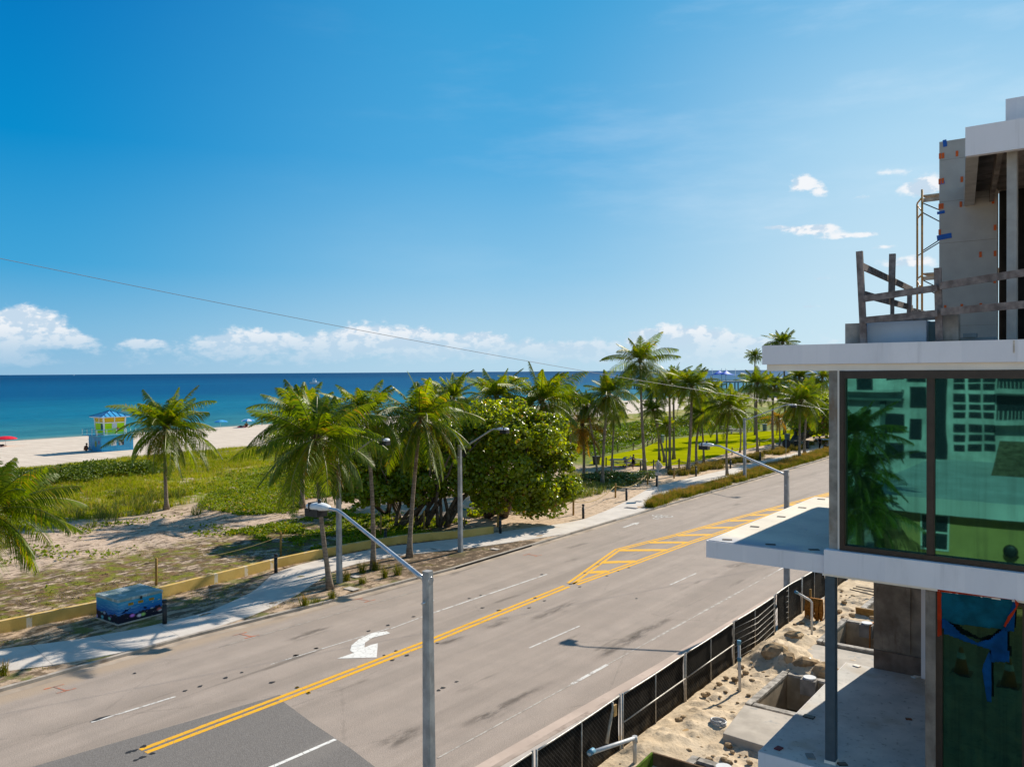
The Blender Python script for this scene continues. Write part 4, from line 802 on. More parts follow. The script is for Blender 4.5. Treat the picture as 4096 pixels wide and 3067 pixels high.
# ------------------------------------------------------------------ street furniture
POLE = pm('lamp_pole_concrete', (.36, .355, .35), .2, 2.5, .8, .2, .25, stain=(.22, .21, .20), ssc=2, fine=30)
ALU = pm('brushed_aluminium', (.55, .56, .58), .15, 6, .35, .5, 0, metal=.6)
HEADP = pm('lamp_housing_paint', (.62, .63, .64), .08, 8, .45, .4, 0)
BLK = pm('black_plastic', (.018, .018, .019), .3, 5, .5, .4, 0)
def lamp(label, x, y, side, topz=6.95, headz=8.05, reach=4.2, w=.2, g='concrete street lamps along the road'):
    z0 = float(gz(x, y)); o = empty('street_lamp', (x, y, z0), label, 'street lamp', g)
    mb = MB(); a, b = w*.62, w*.46
    def sec(s, z): c = s*.28; return [(x-s+c, y-s, z), (x+s-c, y-s, z), (x+s, y-s+c, z), (x+s, y+s-c, z), (x+s-c, y+s, z), (x-s+c, y+s, z), (x-s, y+s-c, z), (x-s, y-s+c, z)]
    A, B = sec(a, z0-.3), sec(b, topz); mb.add(A+B, [tuple(range(7, -1, -1)), tuple(range(8, 16))]+[(i, (i+1) % 8, 8+(i+1) % 8, 8+i) for i in range(8)])
    mb.build('pole', POLE, o)
    mb = MB(); zA = topz-.22; hx = x+side*reach; L = .85; mb.smooth = True
    bend = x+side*(reach-L*.5-.55)
    pts = [(x+side*b, y, zA), (x+side*(b+.2), y, zA+.07)]
    for t in np.linspace(.1, 1, 8): pts.append((x+side*(b+.2)+(bend-x-side*(b+.2))*t, y, zA+.07+(headz-.10-zA-.07)*t))
    pts += [(bend+side*.22, y, headz-.02), (bend+side*.55, y, headz), (hx-side*L*.35, y, headz)]
    mb.tube(pts, [.062]*2+list(np.linspace(.06, .04, len(pts)-2)), 10); mb.build('arm', ALU, o)
    mb = MB(); mb.tube([(x-.12, y, zA), (x+.12, y, zA)], .09, 10); mb.build('bracket', ALU, o)
    mb = MB(); mb.tube([(x, y-b-.10, zA-.55), (x, y+b+.08, zA-.55)], .03, 8); mb.build('bolt', ALU, o)
    # housing: a flat rounded shell, wider towards its outer end
    mb = MB(); mb.smooth = True; ring = []
    for t, ww, h0, h1 in ((-.5, .07, -.05, .05), (-.38, .12, -.07, .085), (-.18, .17, -.085, .11), (.1, .20, -.085, .115), (.36, .19, -.07, .10), (.48, .13, -.05, .06), (.5, .08, -.03, .03)):
        cx = hx+side*t*L; r_ = []
        for k in range(12):
            an = 2*math.pi*k/12; r_.append((cx, y+ww*math.copysign(abs(math.cos(an))**.6, math.cos(an)), headz+(h1 if math.sin(an) > 0 else -h0)*math.copysign(abs(math.sin(an))**.6, math.sin(an))))
        ring.append(r_)
    vs = [p for r_ in ring for p in r_]; n = len(ring)
    mb.add(vs, [(i*12+k, i*12+(k+1) % 12, (i+1)*12+(k+1) % 12, (i+1)*12+k) for i in range(n-1) for k in range(12)]+[tuple(range(12))[::-1], tuple(range((n-1)*12, n*12))])
    h = mb.build('lamp_head', HEADP, o)
    mb = MB(); mb.cyl((hx-side*.02, y, headz+.10), .05, .11, 12); mb.build('photocell', BLK, h)
    mb = MB(); mb.cbox((hx+side*.20, y, headz+.005), .055, .405, .245); mb.build('dark_band', BLK, h)
    mb = MB(); mb.box(min(hx-side*.12, hx+side*.40), y-.18, headz-.26, max(hx-side*.12, hx+side*.40), y+.18, headz-.05); mb.build('glare_shield', BLK, h)
    return o
lamp('nearest concrete street lamp, its base cut by the bottom of the picture', -13.95, 15.0, -1, 7.1, 8.3, 4.05, .23)
lamp('near side street lamp half hidden behind the construction fence and canopy', -14.25, 42.2, -1, 6.87, 7.95, 4.35, .23)
pl = G('z8', 337, 690); lamp('far side lamp post rising through the fronds beside the palm with green nuts', pl[0], pl[1], 1, 7.15, 8.35, 3.6, .24)
pl = G('z8', 970, 530); lamp('far side lamp post in front of the round sea grape tree', pl[0], pl[1], 1, 7.15, 8.35, 3.6, .24)
pl = G('z3', 1545, 1130); lamp('farthest lamp post, standing in the kerb grass bed by the lawn', pl[0], pl[1], 1, 6.8, 8.3, 5.2, .26)

def bollard(i, label, v, x, y):
    P = G(v, x, y)
    if i == 0:
        o = empty('bollard', tuple(P), label, 'bollard', 'black path light bollards'); mb = MB(); mb.smooth = True
        mb.cyl((0, 0, -.1), .105, 1.02, 16); mb.build('post', BLK, o, True)
        mb = MB(); mb.cyl((0, 0, .92), .078, .10, 16); mb.build('light_slot', pm('frosted_lens', (.09, .09, .095), .1, 4, .3, .5, 0), o, True)
        mb = MB(); mb.cyl((0, 0, 1.02), .108, .14, 16); mb.build('cap', BLK, o, True); bollard.p = o
    else:
        o = copy_tree(bollard.p); o.location = P; o['label'] = label
BOL = [('black bollard at the corner of the painted utility box', 'z7', 1023, 765), ('black bollard against the yellow wall where the path swings towards the road', 'z7', 1713, 450), ('black bollard in tree shade in front of the yellow wall', 'z8', 578, 495), ('black bollard just past the right end of the yellow wall', 'z8', 1178, 433),
   ('black bollard on the sand strip, second after the end of the wall', 'z8', 1612, 355), ('black bollard near the rope post, third after the wall end', 'z8', 1838, 262), ('black bollard directly behind the pole of the diamond sign', 'z3', 990, 1175), ('black bollard at the foot of the bowed palm', 'z3', 1238, 1110), ('black bollard beside the bright palm near the third lamp post', 'z3', 1455, 1060), ('black bollard between the two grass beds right of the third lamp post', 'z3', 1643, 1010)]
for i, q in enumerate(BOL): bollard(i, *q)

TIMB = pm('golden_timber_post', (.42, .25, .075), .3, 6, .8, .2, .2, stain=(.2, .12, .05))
GREYT = pm('weathered_timber', (.20, .155, .10), .3, 6, .85, .1, .3, stain=(.1, .08, .06))
ROPE = pm('manila_rope', (.46, .33, .14), .3, 20, .85, .1, .2); ROPEG = pm('weathered_rope', (.34, .29, .2), .3, 20, .85, .1, .2)
def ropefence(label, pts, h, r, rmat, pmat, sag=.3, rr=.025, ends=(True, True), rope=True):
    """posts set in the sand with a rope slung from one to the next"""
    o = empty('rope_fence', tuple(pts[0]), label, 'rope fence')
    for p in pts:
        mb = MB(); mb.smooth = True; mb.tube([(p[0], p[1], p[2]-.2), (p[0]+.02, p[1]+.01, p[2]+h-.03), (p[0]+.02, p[1]+.01, p[2]+h)], [r, r, r*.8], 9); mb.build('post', pmat, o)
    if rope:
        for a, b in zip(pts, pts[1:]):
            mb = MB(); mb.smooth = True; a = np.array(a)+[0, 0, h*.85]; b = np.array(b)+[0, 0, h*.85]
            mb.tube([tuple(a+(b-a)*t-np.array([0, 0, sag*4*t*(1-t)])) for t in np.linspace(0, 1, 9)], rr, 6); mb.build('rope', rmat, o)
    return o
ropefence('tall golden posts with a thin slack rope behind the low yellow wall', [G(*q) for q in (('z7', 970, 525), ('z7', 1743, 345), ('z8', 553, 447), ('z8', 779, 422))], 1.55, .07, ROPE, TIMB, .35, .012)
ropefence('golden posts with a drooping yellow rope between the bushes and the footpath', [G(*q) for q in (('z8', 1165, 399), ('z8', 1560, 338), ('z8', 1780, 247), ('zp', 1050, 1035))], 1.35, .085, ROPE, TIMB, .62, .032)
ropefence('single golden posts beside the footpath by the bowed palm', [G(*q) for q in (('zp', 1635, 890), ('zp', 1750, 675))], 1.2, .085, ROPE, TIMB, .4, .03, rope=False)
ropefence('grey posts and pale rope along the back of the lawn and the shrubs', [G(*q) for q in (('zp', 393, 310), ('zp', 733, 275), ('zp', 943, 225), ('zp', 1052, 178), ('zp', 1155, 130), ('zp', 1235, 95))], 1.15, .09, ROPEG, GREYT, .4, .045)
ropefence('brown posts with rope round the picnic corner of the lawn', [G(*q) for q in (('zp', 133, 630), ('zp', 893, 715), ('zp', 1180, 690), ('zp', 1740, 672), ('z3', 1290, 1045), ('z3', 1430, 1010))], 1.15, .085, ROPEG, GREYT, .4, .03)
ropefence('dark posts and rope on the lawn edge in front of the wide footed palm', [G(*q) for q in (('zg', 905, 1430), ('zg', 1060, 1370), ('zg', 1210, 1330), ('zg', 1350, 1285), ('zg', 1440, 1300))], 1.1, .08, ROPEG, GREYT, .4, .035)
ropefence('far posts and rope round the sandy picnic spot on the beach side', [G(*q) for q in (('zg', 990, 1185), ('zg', 1075, 1185), ('zg', 1115, 1170), ('zg', 1180, 1160))], 1.1, .09, ROPEG, GREYT, .4, .04)

# low yellow wall along the back of the path
def low_wall():
    line = [(-60, -42.3), (5, -42.3), (16.3, -42.2), (20.9, -41.75), (24, -41.8), (30.4, -42.25), (31.9, -42.35), (36, -42.2), (39, -41.8), (41.5, -41.2), (43.5, -40.2), (45.1, -39.2), (46.6, -38.5), (48.0, -38.05)]
    ys = np.concatenate([np.linspace(-60, 5, 6)[:-1], np.linspace(5, 48, 60)]); xs = ipl(line, ys)*.992; ys = ys*.992
    V = []; n = len(ys)
    for i in range(n):
        t = Vector((xs[min(i+1, n-1)]-xs[max(i-1, 0)], ys[min(i+1, n-1)]-ys[max(i-1, 0)], 0)).normalized(); nx, ny = t.y*.13, -t.x*.13
        V += [(xs[i]+nx, ys[i]+ny, -.1), (xs[i]+nx, ys[i]+ny, .66), (xs[i]-nx, ys[i]-ny, .66), (xs[i]-nx, ys[i]-ny, -.1)]
    F = [(i*4+a, i*4+b, i*4+4+b, i*4+4+a) for i in range(n-1) for a, b in ((0, 1), (1, 2), (2, 3))]; F = [f[::-1] for f in F]+[(0, 1, 2, 3), (n*4-1, n*4-2, n*4-3, n*4-4)]
    mb = MB(); mb.add(V, F)
    g = NG('yellow_stucco'); p = g.pos(); x, y, z = g.sep(p); n1 = g.noise(p, .9, 5); f = g.noise(p, 14, 4, .6)
    c = g.mix(g.rng(n1, .3, .7), (.50, .325, .085), (.60, .40, .125)); c = g.mix(g.rng(f, .4, .7, 0, .25), c, (.40, .25, .08))
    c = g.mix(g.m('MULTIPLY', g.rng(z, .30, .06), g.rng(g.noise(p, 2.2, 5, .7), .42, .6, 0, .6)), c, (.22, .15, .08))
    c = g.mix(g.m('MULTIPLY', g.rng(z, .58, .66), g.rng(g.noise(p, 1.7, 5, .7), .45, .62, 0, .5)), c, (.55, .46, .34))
    for yy in (17.3, 27.2, 31.2, 29.3): c = g.mix(g.m('MULTIPLY', g.rng(g.m('ABSOLUTE', g.m('SUBTRACT', y, yy)), .14, .10), g.rng(g.noise(p, 6, 3), .40, .5, 0, .8)), c, (.62, .55, .44))
    o = mb.build('low_wall', g.end(g.bsdf(c, .85, .15, 0, g.bump(f, .35, .02))), label='low yellow stucco wall curving along the back of the footpath', cat='wall'); return o
low_wall()

# painted electrical cabinet
def cabinet():
    A = G('z7', 735, 775); B = G('z7', 1008, 702); Cc = G('z7', 655, 705)
    o = empty('utility_box', tuple(A), 'big utility box painted with a blue underwater reef scene beside the footpath', 'utility box')
    ex = Vector(B-A); ex.z = 0; L = ex.length; ex.normalize(); ey = Vector((-ex.y, ex.x, 0)); W = 2.0; H = 1.18
    if ey.dot(Vector(Cc-A)) < 0: ey = -ey
    M = Matrix.Identity(4); M.col[0][:3] = ex; M.col[1][:3] = ey; M.translation = Vector(A)
    def T(mb): mb.v = [tuple(M @ Vector(p)) for p in mb.v]; return mb
    g = NG('reef_mural'); q = g.n('ShaderNodeAttribute'); q.attribute_name = 'muv'; u, v, w = g.sep(q.outputs['Vector']); p = q.outputs['Vector']
    n1 = g.noise(g.scale(p, (1.2, 5, 1)), 2, 6, .65); n2 = g.noise(p, 9, 4, .6)
    sea_ = g.mix(g.rng(g.m('ADD', v, g.m('MULTIPLY', g.m('SUBTRACT', n1, .5), .5)), .25, 1.1), (.005, .075, .34), (.03, .34, .52))
    sea_ = g.mix(g.rng(g.noise(g.scale(p, (2.2, 12, 1)), 2, 4, .6), .55, .7, 0, .55), sea_, (.16, .48, .62))
    sea_ = g.mix(g.m('MULTIPLY', g.rng(u, .9, .1), g.rng(n1, .4, .7, 0, .7)), sea_, (.22, .42, .56))
    vv = g.n('ShaderNodeTexVoronoi'); g.set(vv.inputs['Vector'], p); vv.inputs['Scale'].default_value = 5; hs = g.n('ShaderNodeHueSaturation'); g.set(hs.inputs['Color'], vv.outputs['Color']); hs.inputs['Saturation'].default_value = .8; hs.inputs['Value'].default_value = .75
    reef = g.mix(g.rng(vv.outputs['Distance'], .12, .5), hs.outputs[0], (.015, .015, .03)); reef = g.mix(g.rng(n2, .60, .7, 0, .5), reef, (.5, .44, .42))
    edge_ = g.m('ADD', g.m('MULTIPLY', g.noise(p, 3.1, 4, .6), .80), -.06)
    c = g.mix(g.rng(g.m('SUBTRACT', v, edge_), .03, -.03), sea_, reef)
    mural = g.end(g.bsdf(c, .55, .15))
    def skin(mb, name, par, cu):
        ob = T(mb).build(name, mural, par); me = ob.data; at = me.attributes.new('muv', 'FLOAT_VECTOR', 'POINT')
        at.data.foreach_set('vector', np.array(cu, np.float32).ravel()); return ob
    mb = MB(); mb.box(-.05, -.05, -.1, L+.05, W+.05, .06); T(mb).build('concrete_pad', conc, o)
    mb = MB(); v_ = [(0, 0, .06), (L, 0, .06), (L, W, .06), (0, W, .06), (0, 0, H), (L, 0, H), (L, W, H), (0, W, H)]; mb.add(v_, [(0, 1, 5, 4), (1, 2, 6, 5), (2, 3, 7, 6), (3, 0, 4, 7)])
    skin(mb, 'body', o, [((k[0]+k[1])*.55, (k[2]-.06)/(H-.06), k[1]*.1) for k in v_])
    lid = pm('pale_green_lid', (.27, .33, .30), .2, 1.5, .6, .12, .1, c2=(.20, .27, .255), stain=(.52, .55, .53), st=(.50, .58), ssc=1.6)  # the pale stain layer paints white glare patches into the lid colour
    mb = MB(); mb.box(-.03, -.04, H-.10, L+.03, W*.52-.012, H+.035); l1 = T(mb).build('lid', lid, o, bevel=.012)
    mb = MB(); mb.box(-.03, W*.52+.012, H-.10, L+.03, W+.03, H+.045); T(mb).build('lid', lid, o, bevel=.012)
    mb = MB(); mb.box(L*.5-.05, -.075, H-.16, L*.5+.05, -.0405, H-.02); T(mb).build('latch', BLK, l1)
    st = pm('yellow_sticker', (.62, .36, .02), .1, 8, .5, .3, 0); ink = pm('sticker_ink', (.12, .05, .01), .1, 8, .6, .2, 0)
    for uu in (.28, .50, .75):
        mb = MB(); mb.box(L*uu-.13, -.012, H*.70, L*uu+.13, 0.002, H*.70+.12); s_ = T(mb).build('warning_sticker', st, o)
        mb = MB()
        for k in range(5): mb.box(L*uu-.11+k*.046, -.016, H*.70+.025, L*uu-.11+k*.046+.022, -.0125, H*.70+.095)
        mb.box(L*uu-.13, -.016, H*.70+.104, L*uu+.13, -.0125, H*.70+.12); T(mb).build('sticker_text', ink, s_)
    fm = {k: pm('fish_'+k, c_, .2, 8, .6, .1, 0) for k, c_ in (('dark', (.006, .015, .06)), ('yellow', (.7, .55, .08)), ('pale', (.35, .5, .55)))}
    for uu, vv_, ll, kk, tl in ((.17, .52, .50, 'dark', .35), (.60, .45, .20, 'dark', 0), (.92, .66, .13, 'yellow', .2), (.78, .62, .12, 'pale', .2), (.50, .30, .14, 'dark', .1), (.04, .60, .06, 'pale', 0), (.15, .62, .06, 'dark', .3)):
        mb = MB(); ca, sa = math.cos(tl), math.sin(tl)
        sh_ = [(-.5, 0), (-.3, -.10), (0, -.16), (.30, -.05), (.5, -.16), (.45, 0), (.5, .16), (.30, .05), (0, .16), (-.3, .10)]
        if kk == 'dark' and ll > .4: sh_ = [(-.5, -.02), (-.2, -.09), (.1, -.07), (.12, -.2), (.2, -.05), (.42, -.02), (.5, -.12), (.46, .02), (.5, .12), (.40, .03), (.1, .05), (0, .17), (-.1, .07), (-.4, .05)]
        pts = [(L*uu+ll*(a*ca-b*sa), -.006, H*vv_+ll*(a*sa+b*ca)) for a, b in sh_]; mb.poly(pts); T(mb).build('painted_fish', fm[kk], o)
cabinet()

# signs
def post_sign(label, v, base, top, plate, mat_back, extra, shape='diamond', cat='road sign'):
    P = G(v, *base); T = ondepth(v, *top, P); H = T[2]-P[2]; o = empty('road_sign', tuple(P), label, cat)
    mb = MB(); mb.smooth = True; mb.tube([(P[0], P[1], P[2]-.2), (P[0], P[1], P[2]+H)], .035, 8); mb.build('post', GALV, o)
    d = Vector((.15, 1, 0)).normalized(); s = Vector((d.y, -d.x, 0)); c = Vector((P[0], P[1], P[2]+H-plate*.72))+d*.05
    if shape == 'diamond': pts = [(-1, 0), (0, -1), (1, 0), (0, 1)]; k = plate*.72
    else: pts = [(math.cos(a), math.sin(a)) for a in np.linspace(math.pi/8, math.pi*17/8, 9)[:-1]]; k = plate*.6
    mb = MB(); z = Vector((0, 0, 1)); n = len(pts)
    vs = [c+s*(a*k)+z*(b*k) for a, b in pts]+[c+d*.02+s*(a*k)+z*(b*k) for a, b in pts]
    mb.add(vs, [tuple(range(n)), tuple(range(2*n-1, n-1, -1))]+[(i, n+i, n+(i+1) % n, (i+1) % n) for i in range(n)]); pl_ = mb.build('plate', mat_back, o)
    if extra:
        mb = MB(); mb.cbox(tuple(c-s*k*.55-d*.01+z*.05), .13, .01, .13); mb.build('sticker', _mats['yellow_sticker'], pl_)
        mb = MB(); mb.cbox(tuple(c-z*(k+.25)), .62, .02, .32); mb.build('small_plate', mat_back, o)
    return o
GALV = pm('galvanised_steel', (.42, .41, .39), .2, 8, .45, .4, 0, metal=.4)
post_sign('back of a grey diamond road sign on a thin post in the grass bed', 'z3', (998, 1245), (998, 1008), .72, pm('sign_back', (.48, .44, .40), .1, 5, .5, .3, 0), True)
post_sign('dark backed octagonal sign on a rusty post in the kerb grass near the pillar', 'z3', (1806, 1012), (1806, 868), 1.0, pm('dark_sign_back', (.05, .038, .033), .2, 5, .6, .2, 0), False, 'oct')
def info():
    P = G('zf', 2080, 1290); o = empty('information_sign', tuple(P), 'small pale information board behind the lamp post at the sea grape trees', 'sign')
    mb = MB(); mb.cyl((P[0], P[1], P[2]-.1), .04, 1.5, 8); mb.build('post', GREYT, o); mb = MB(); mb.cbox((P[0], P[1]-.06, P[2]+1.15), .52, .04, .72); b = mb.build('board', pm('info_board', (.42, .45, .33), .3, 3, .6, .2, 0, stain=(.45, .38, .1)), o)
    mb = MB(); mb.cbox((P[0], P[1]-.085, P[2]+1.42), .50, .012, .16); mb.build('heading', pm('info_heading', (.08, .30, .42), .1, 3), b)
info()
# picnic tables, bins, grille, drain
CONT = pm('table_concrete', (.40, .35, .32), .2, 3, .85, .2, .2)
def picnic(label, v, x, y, rz, s=1.0):
    P = G(v, x, y); o = empty('picnic_table', tuple(P), label, 'picnic table', 'picnic tables on the lawn edge', rz); o.scale = (s, s, s)
    mb = MB(); mb.box(-1.0, -.42, .70, 1.0, .42, .78); mb.build('table_top', CONT, o, True, .015)
    for k in (-1, 1): mb = MB(); mb.box(-.95, k*.85-.15, .40, .95, k*.85+.15, .47); mb.build('bench', CONT, o, True, .01)
    for k in (-.65, .65): mb = MB(); mb.box(k-.07, -.30, -.1, k+.07, .30, .70); mb.box(k-.06, -.95, .30, k+.06, .95, .395); mb.box(k-.06, -.92, -.1, k+.06, -.80, .30); mb.box(k-.06, .80, -.1, k+.06, .92, .30); mb.build('leg', CONT, o, True)
picnic('pale concrete picnic table with benches beside the woman with the baby', 'zp', 440, 640, .5, 1.25)
picnic('dark picnic bench partly behind the tallest palm', 'zp', 840, 600, .2)
picnic('picnic table on the sandy spot behind the bright palm', 'zg', 950, 1195, .3, 1.2)
picnic('second far picnic table, left of the sandy spot', 'zg', 830, 1165, .3, 1.2)
BINM = pm('grey_bin_plastic', (.16, .21, .21), .15, 4, .5, .3, 0)
def bin_(label, v, x, y, h, col=None):
    P = G(v, x, y); o = empty('litter_bin', tuple(P), label, 'litter bin', 'wheeled litter bins of the park'); h = h
    mb = MB(); a, b = .30, .38; A = [(-a, -a, .04), (a, -a, .04), (a, a, .04), (-a, a, .04)]; B = [(-b, -b, h), (b, -b, h), (b, b, h), (-b, b, h)]
    mb.add(A+B, [(3, 2, 1, 0), (4, 5, 6, 7)]+[(i, (i+1) % 4, 4+(i+1) % 4, 4+i) for i in range(4)]); mb.build('body', col or BINM, o, True, .03)
    mb = MB(); mb.box(-b-.05, -b-.05, h+.002, b+.05, b+.05, h+.08); mb.build('lid', col or BINM, o, True, .02)
    for k in (-1, 1): mb = MB(); mb.smooth = True; mb.tube([(k*a-.04, a-.05, .1), (k*a+.04, a-.05, .1)], .1, 10); mb.build('wheel', BLK, o, True)
bin_('grey litter bin on the back edge of the lawn beside the rope', 'zp', 1355, 108, 1.25)
bin_('grey litter bin standing in front of the dark octagonal sign', 'zg', 1515, 1290, 1.35)
bin_('grey litter bin at the far end of the lawn by the shrubs', 'zg', 1268, 1165, 1.3)
bin_('black bin in shade left of the drooping palms', 'zg', 1625, 1365, 1.2, BLK)
bin_('black bin in shade right of the drooping palms', 'zg', 1722, 1362, 1.2, BLK)
bin_('dark bin half hidden behind the picnic table and the skirted palm', 'z3', 608, 1035, 1.0, BLK)
def covers():
    for lb, v, x, y, a, b in (('dark rectangular cover plate let into the footpath', 'z3', 828, 1310, 1.15, .55), ('round edged pale manhole cover beside the far lamp post', 'z8', 400, 722, .8, .5), ('small pale valve cover in the shaded verge', 'z8', 420, 658, .6, .4), ('second pale valve cover near the wall end in the verge', 'z8', 1150, 515, .6, .35)):
        P = onz(v, x, y, .13); mb = MB(); mb.cbox((P[0], P[1], .135), a, b, .025); mb.build('manhole_cover', pm('dark_iron', (.05, .055, .07), .2, 5, .6, .3, 0) if 'dark' in lb else conc, label=lb, cat='cover')
    mb = MB(); a = float(ipl(KERB, 38.0)); b = float(ipl(KERB, 46.0)); mb.beam((a+.035, 38.0, .065), (b+.035, 46.0, .065), .04, .10); mb.build('storm_drain', pm('drain_dark', (.004, .004, .004), .1, 5), label='dark storm drain slot in the kerb below the shaded verge', cat='drain')
covers()
# overhead cable
def cable():
    a = onX('F', -60, 545, -38); b = ondepth('F', 1840, 890, (-16.5, 62, 0)); mb = MB(); mb.smooth = True; a = np.array(a); b = np.array(b)
    P_ = [tuple(a+(b-a)*t-np.array([0, 0, .42*4*t*(1-t)])) for t in np.linspace(-.2, 1.12, 40)]
    mb.tube(P_, .0125, 6); mb.build('overhead_cable', pm('cable_sheath', (.30, .28, .27), .1, 5, .5, .3, 0), label='thin overhead cable slanting down across the sky and the palms', cat='cable')
cable()

# ------------------------------------------------------------------ beach: lifeguard towers, parasols, pier, boats
def tower(label, A, B, Cc, full=True, zb=None):
    """A front corner, B right corner, Cc left corner of the base on the sand"""
    ex = Vector(B-A); ex.z = 0; L = ex.length; ex.normalize(); ey = Vector((-ex.y, ex.x, 0))
    if ey.dot(Vector(Cc-A)) < 0: ey = -ey
    W = max(3.2, abs(Vector(Cc-A).dot(ey)))
    if full:
        fh = Vector((A[0], A[1], 0)).normalized(); rh = Vector((fh.y, -fh.x, 0)); t = rad(23); ex = rh*math.cos(t)+fh*math.sin(t); ey = fh*math.cos(t)-rh*math.sin(t); L, W = 5.3, 5.0
    M = Matrix.Identity(4); M.col[0][:3] = ex; M.col[1][:3] = ey; M.translation = Vector(A)
    o = empty('lifeguard_tower', tuple(A), label, 'lifeguard tower')
    def put(mb, name, m, par=o, **k): mb.v = [tuple(M @ Vector(p)) for p in mb.v]; ob = mb.build(name, m, par, **k); return ob
    g = NG('blue_siding' if full else 'plain_blue_siding'); p = g.pos(); x, y, z = g.sep(p); f = g.m('FRACT', g.m('MULTIPLY', z, 5.2))
    c = g.mix(g.rng(g.noise(p, 1.2, 4), .3, .7), (.018, .28, .52), (.03, .36, .62)); c = g.mix(g.rng(f, .16, .05, 0, .6), c, (.005, .09, .2)); blue = g.end(g.bsdf(c, .5, .35, 0, g.bump(f, .5, .03)))
    wht = pm('white_trim', (.75, .74, .72), .06, 3, .55, .3, 0); cyan = pm('cyan_rail', (.03, .30, .45), .1, 4, .45, .4, 0)
    h = 2.6 if full else 2.35
    mb = MB(); mb.box(0, 0, -.05, L, W, h); put(mb, 'base', blue)
    if not full:
        mb = MB(); mb.box(-.2, -.2, h+.002, L+.2, W+.2, h+.15); put(mb, 'deck', cyan)
        mb = MB(); mb.add([(-2.2, .2, 0), (-.004, .2, 0), (-.004, .2, h*.95), (-2.2, W*.5, 0), (-.004, W*.5, 0), (-.004, W*.5, h*.95)], [(0, 1, 2), (5, 4, 3), (0, 2, 5, 3), (0, 3, 4, 1)]); put(mb, 'ramp', blue)
        return o
    for a in (.27, .50): mb = MB(); mb.box(L*a, -.03, .05, L*a+1.2, -.001, 2.0); d = put(mb, 'door', blue); 
    for a, m_ in ((.27, wht), (.51, pm('dark_sign', (.045, .05, .06), .5, 2.2, .5, .3, 0, stain=(.5, .5, .5), st=(.52, .54), ssc=1.5))):
        mb = MB(); mb.box(L*a+.10, -.06, .95, L*a+.98, -.0305, 1.85); sg = put(mb, 'notice', m_)
        if m_ is wht:
            mb = MB(); [mb.box(L*a+.18, -.066, 1.08+k*.1, L*a+.9-.15*(k % 3), -.0605, 1.11+k*.1) for k in range(7)]; put(mb, 'notice_text', pm('notice_ink', (.3, .3, .34), .1, 5), sg)
    mb = MB(); mb.v = []; mb.ball((-.01, W*.45, 1.25), .03, .42, .55, 10, 8); put(mb, 'painted_pineapple', pm('pineapple_paint', (.30, .42, .10), .4, 3, .6, .2, 0))
    mb = MB(); mb.ball((-.01, W*.2, 1.55), .03, .2, .35, 8, 6); put(mb, 'painted_flower', pm('flower_paint', (.35, .12, .2), .4, 3, .6, .2, 0))
    mb = MB(); mb.box(-.9, -.35, h+.002, L+.35, W+.5, h+.14); dk = put(mb, 'deck', cyan)
    rail = MB(); rail.smooth = True
    per = [(-.85, -.3), (L+.3, -.3), (L+.3, W+.45), (-.85, W+.45), (-.85, -.3)]
    for i, (a, b) in enumerate(zip(per, per[1:])):
        mb = MB()
        for zz in (h+.55, h+1.1): mb.beam((a[0], a[1], zz), (b[0], b[1], zz), .07, .07)
        put(mb, 'rail', cyan)
        n = 4 if i % 2 == 0 else 3
        for k in range(n):
            t = k/n; q = (a[0]+(b[0]-a[0])*t, a[1]+(b[1]-a[1])*t); mb = MB(); mb.cbox((q[0], q[1], h+.62), .07, .07, .98); put(mb, 'rail_post', wht)
    # cabin with outward leaning walls
    cx0, cx1, cy0, cy1 = .62, L-1.35, .4, W-1.5; z0, z1 = h+.14, h+3.2
    def lv(z): t = (z-z0)/(z1-z0)*.16; return cx0-t, cx1+t, cy0-t, cy1+t
    def wallbox(za, zb, m_, name, ins=0, par=o):
        a = lv(za); b = lv(zb); mb = MB(); i = ins
        mb.add([(a[0]+i, a[2]+i, za), (a[1]-i, a[2]+i, za), (a[1]-i, a[3]-i, za), (a[0]+i, a[3]-i, za), (b[0]+i, b[2]+i, zb), (b[1]-i, b[2]+i, zb), (b[1]-i, b[3]-i, zb), (b[0]+i, b[3]-i, zb)], [(3, 2, 1, 0), (4, 5, 6, 7), (0, 1, 5, 4), (1, 2, 6, 5), (2, 3, 7, 6), (3, 0, 4, 7)]); return put(mb, name, m_, par)
    lime = pm('lime_siding', (.44, .72, .010), .08, 2, .6, .1, .2)
    g = NG('yellow_louvre'); z = g.sep(g.pos())[2]; f = g.m('FRACT', g.m('MULTIPLY', z, 7)); louv = g.end(g.bsdf(g.mix(g.rng(f, .15, .45), (.34, .20, .004), (.80, .52, .01)), .5, .3))
    wallbox(z0, z0+2.06, lime, 'cabin_wall'); wallbox(z0+2.06, z1, louv, 'louvre_band', .04)
    for (ca, cb) in ((0, 2), (1, 2), (1, 3), (0, 3)):
        mb = MB(); a = lv(z0); b = lv(z1); pa = (a[ca], a[cb], z0); pb = (b[ca], b[cb], z1); mb.beam(pa, pb, .22, .22, (0, 1, 0)); put(mb, 'corner_post', wht)
    for zz in (z0+.08, z0+2.06, z1-.06):
        a = lv(zz); mb = MB()
        for p_, q_ in (((a[0], a[2]), (a[1], a[2])), ((a[1], a[2]), (a[1], a[3])), ((a[0], a[3]), (a[1], a[3])), ((a[0], a[2]), (a[0], a[3]))): mb.beam((*p_, zz), (*q_, zz), .14, .16)
        put(mb, 'trim_band', wht)
    a = lv(z0+2.5); mb = MB(); mb.cbox(((a[0]+a[1])/2, a[2], z0+2.5), .16, .12, .8); put(mb, 'mullion', wht)
    mb = MB(); mb.cbox((a[0], (a[2]+a[3])/2, z0+2.5), .12, .16, .8); put(mb, 'mullion', wht)
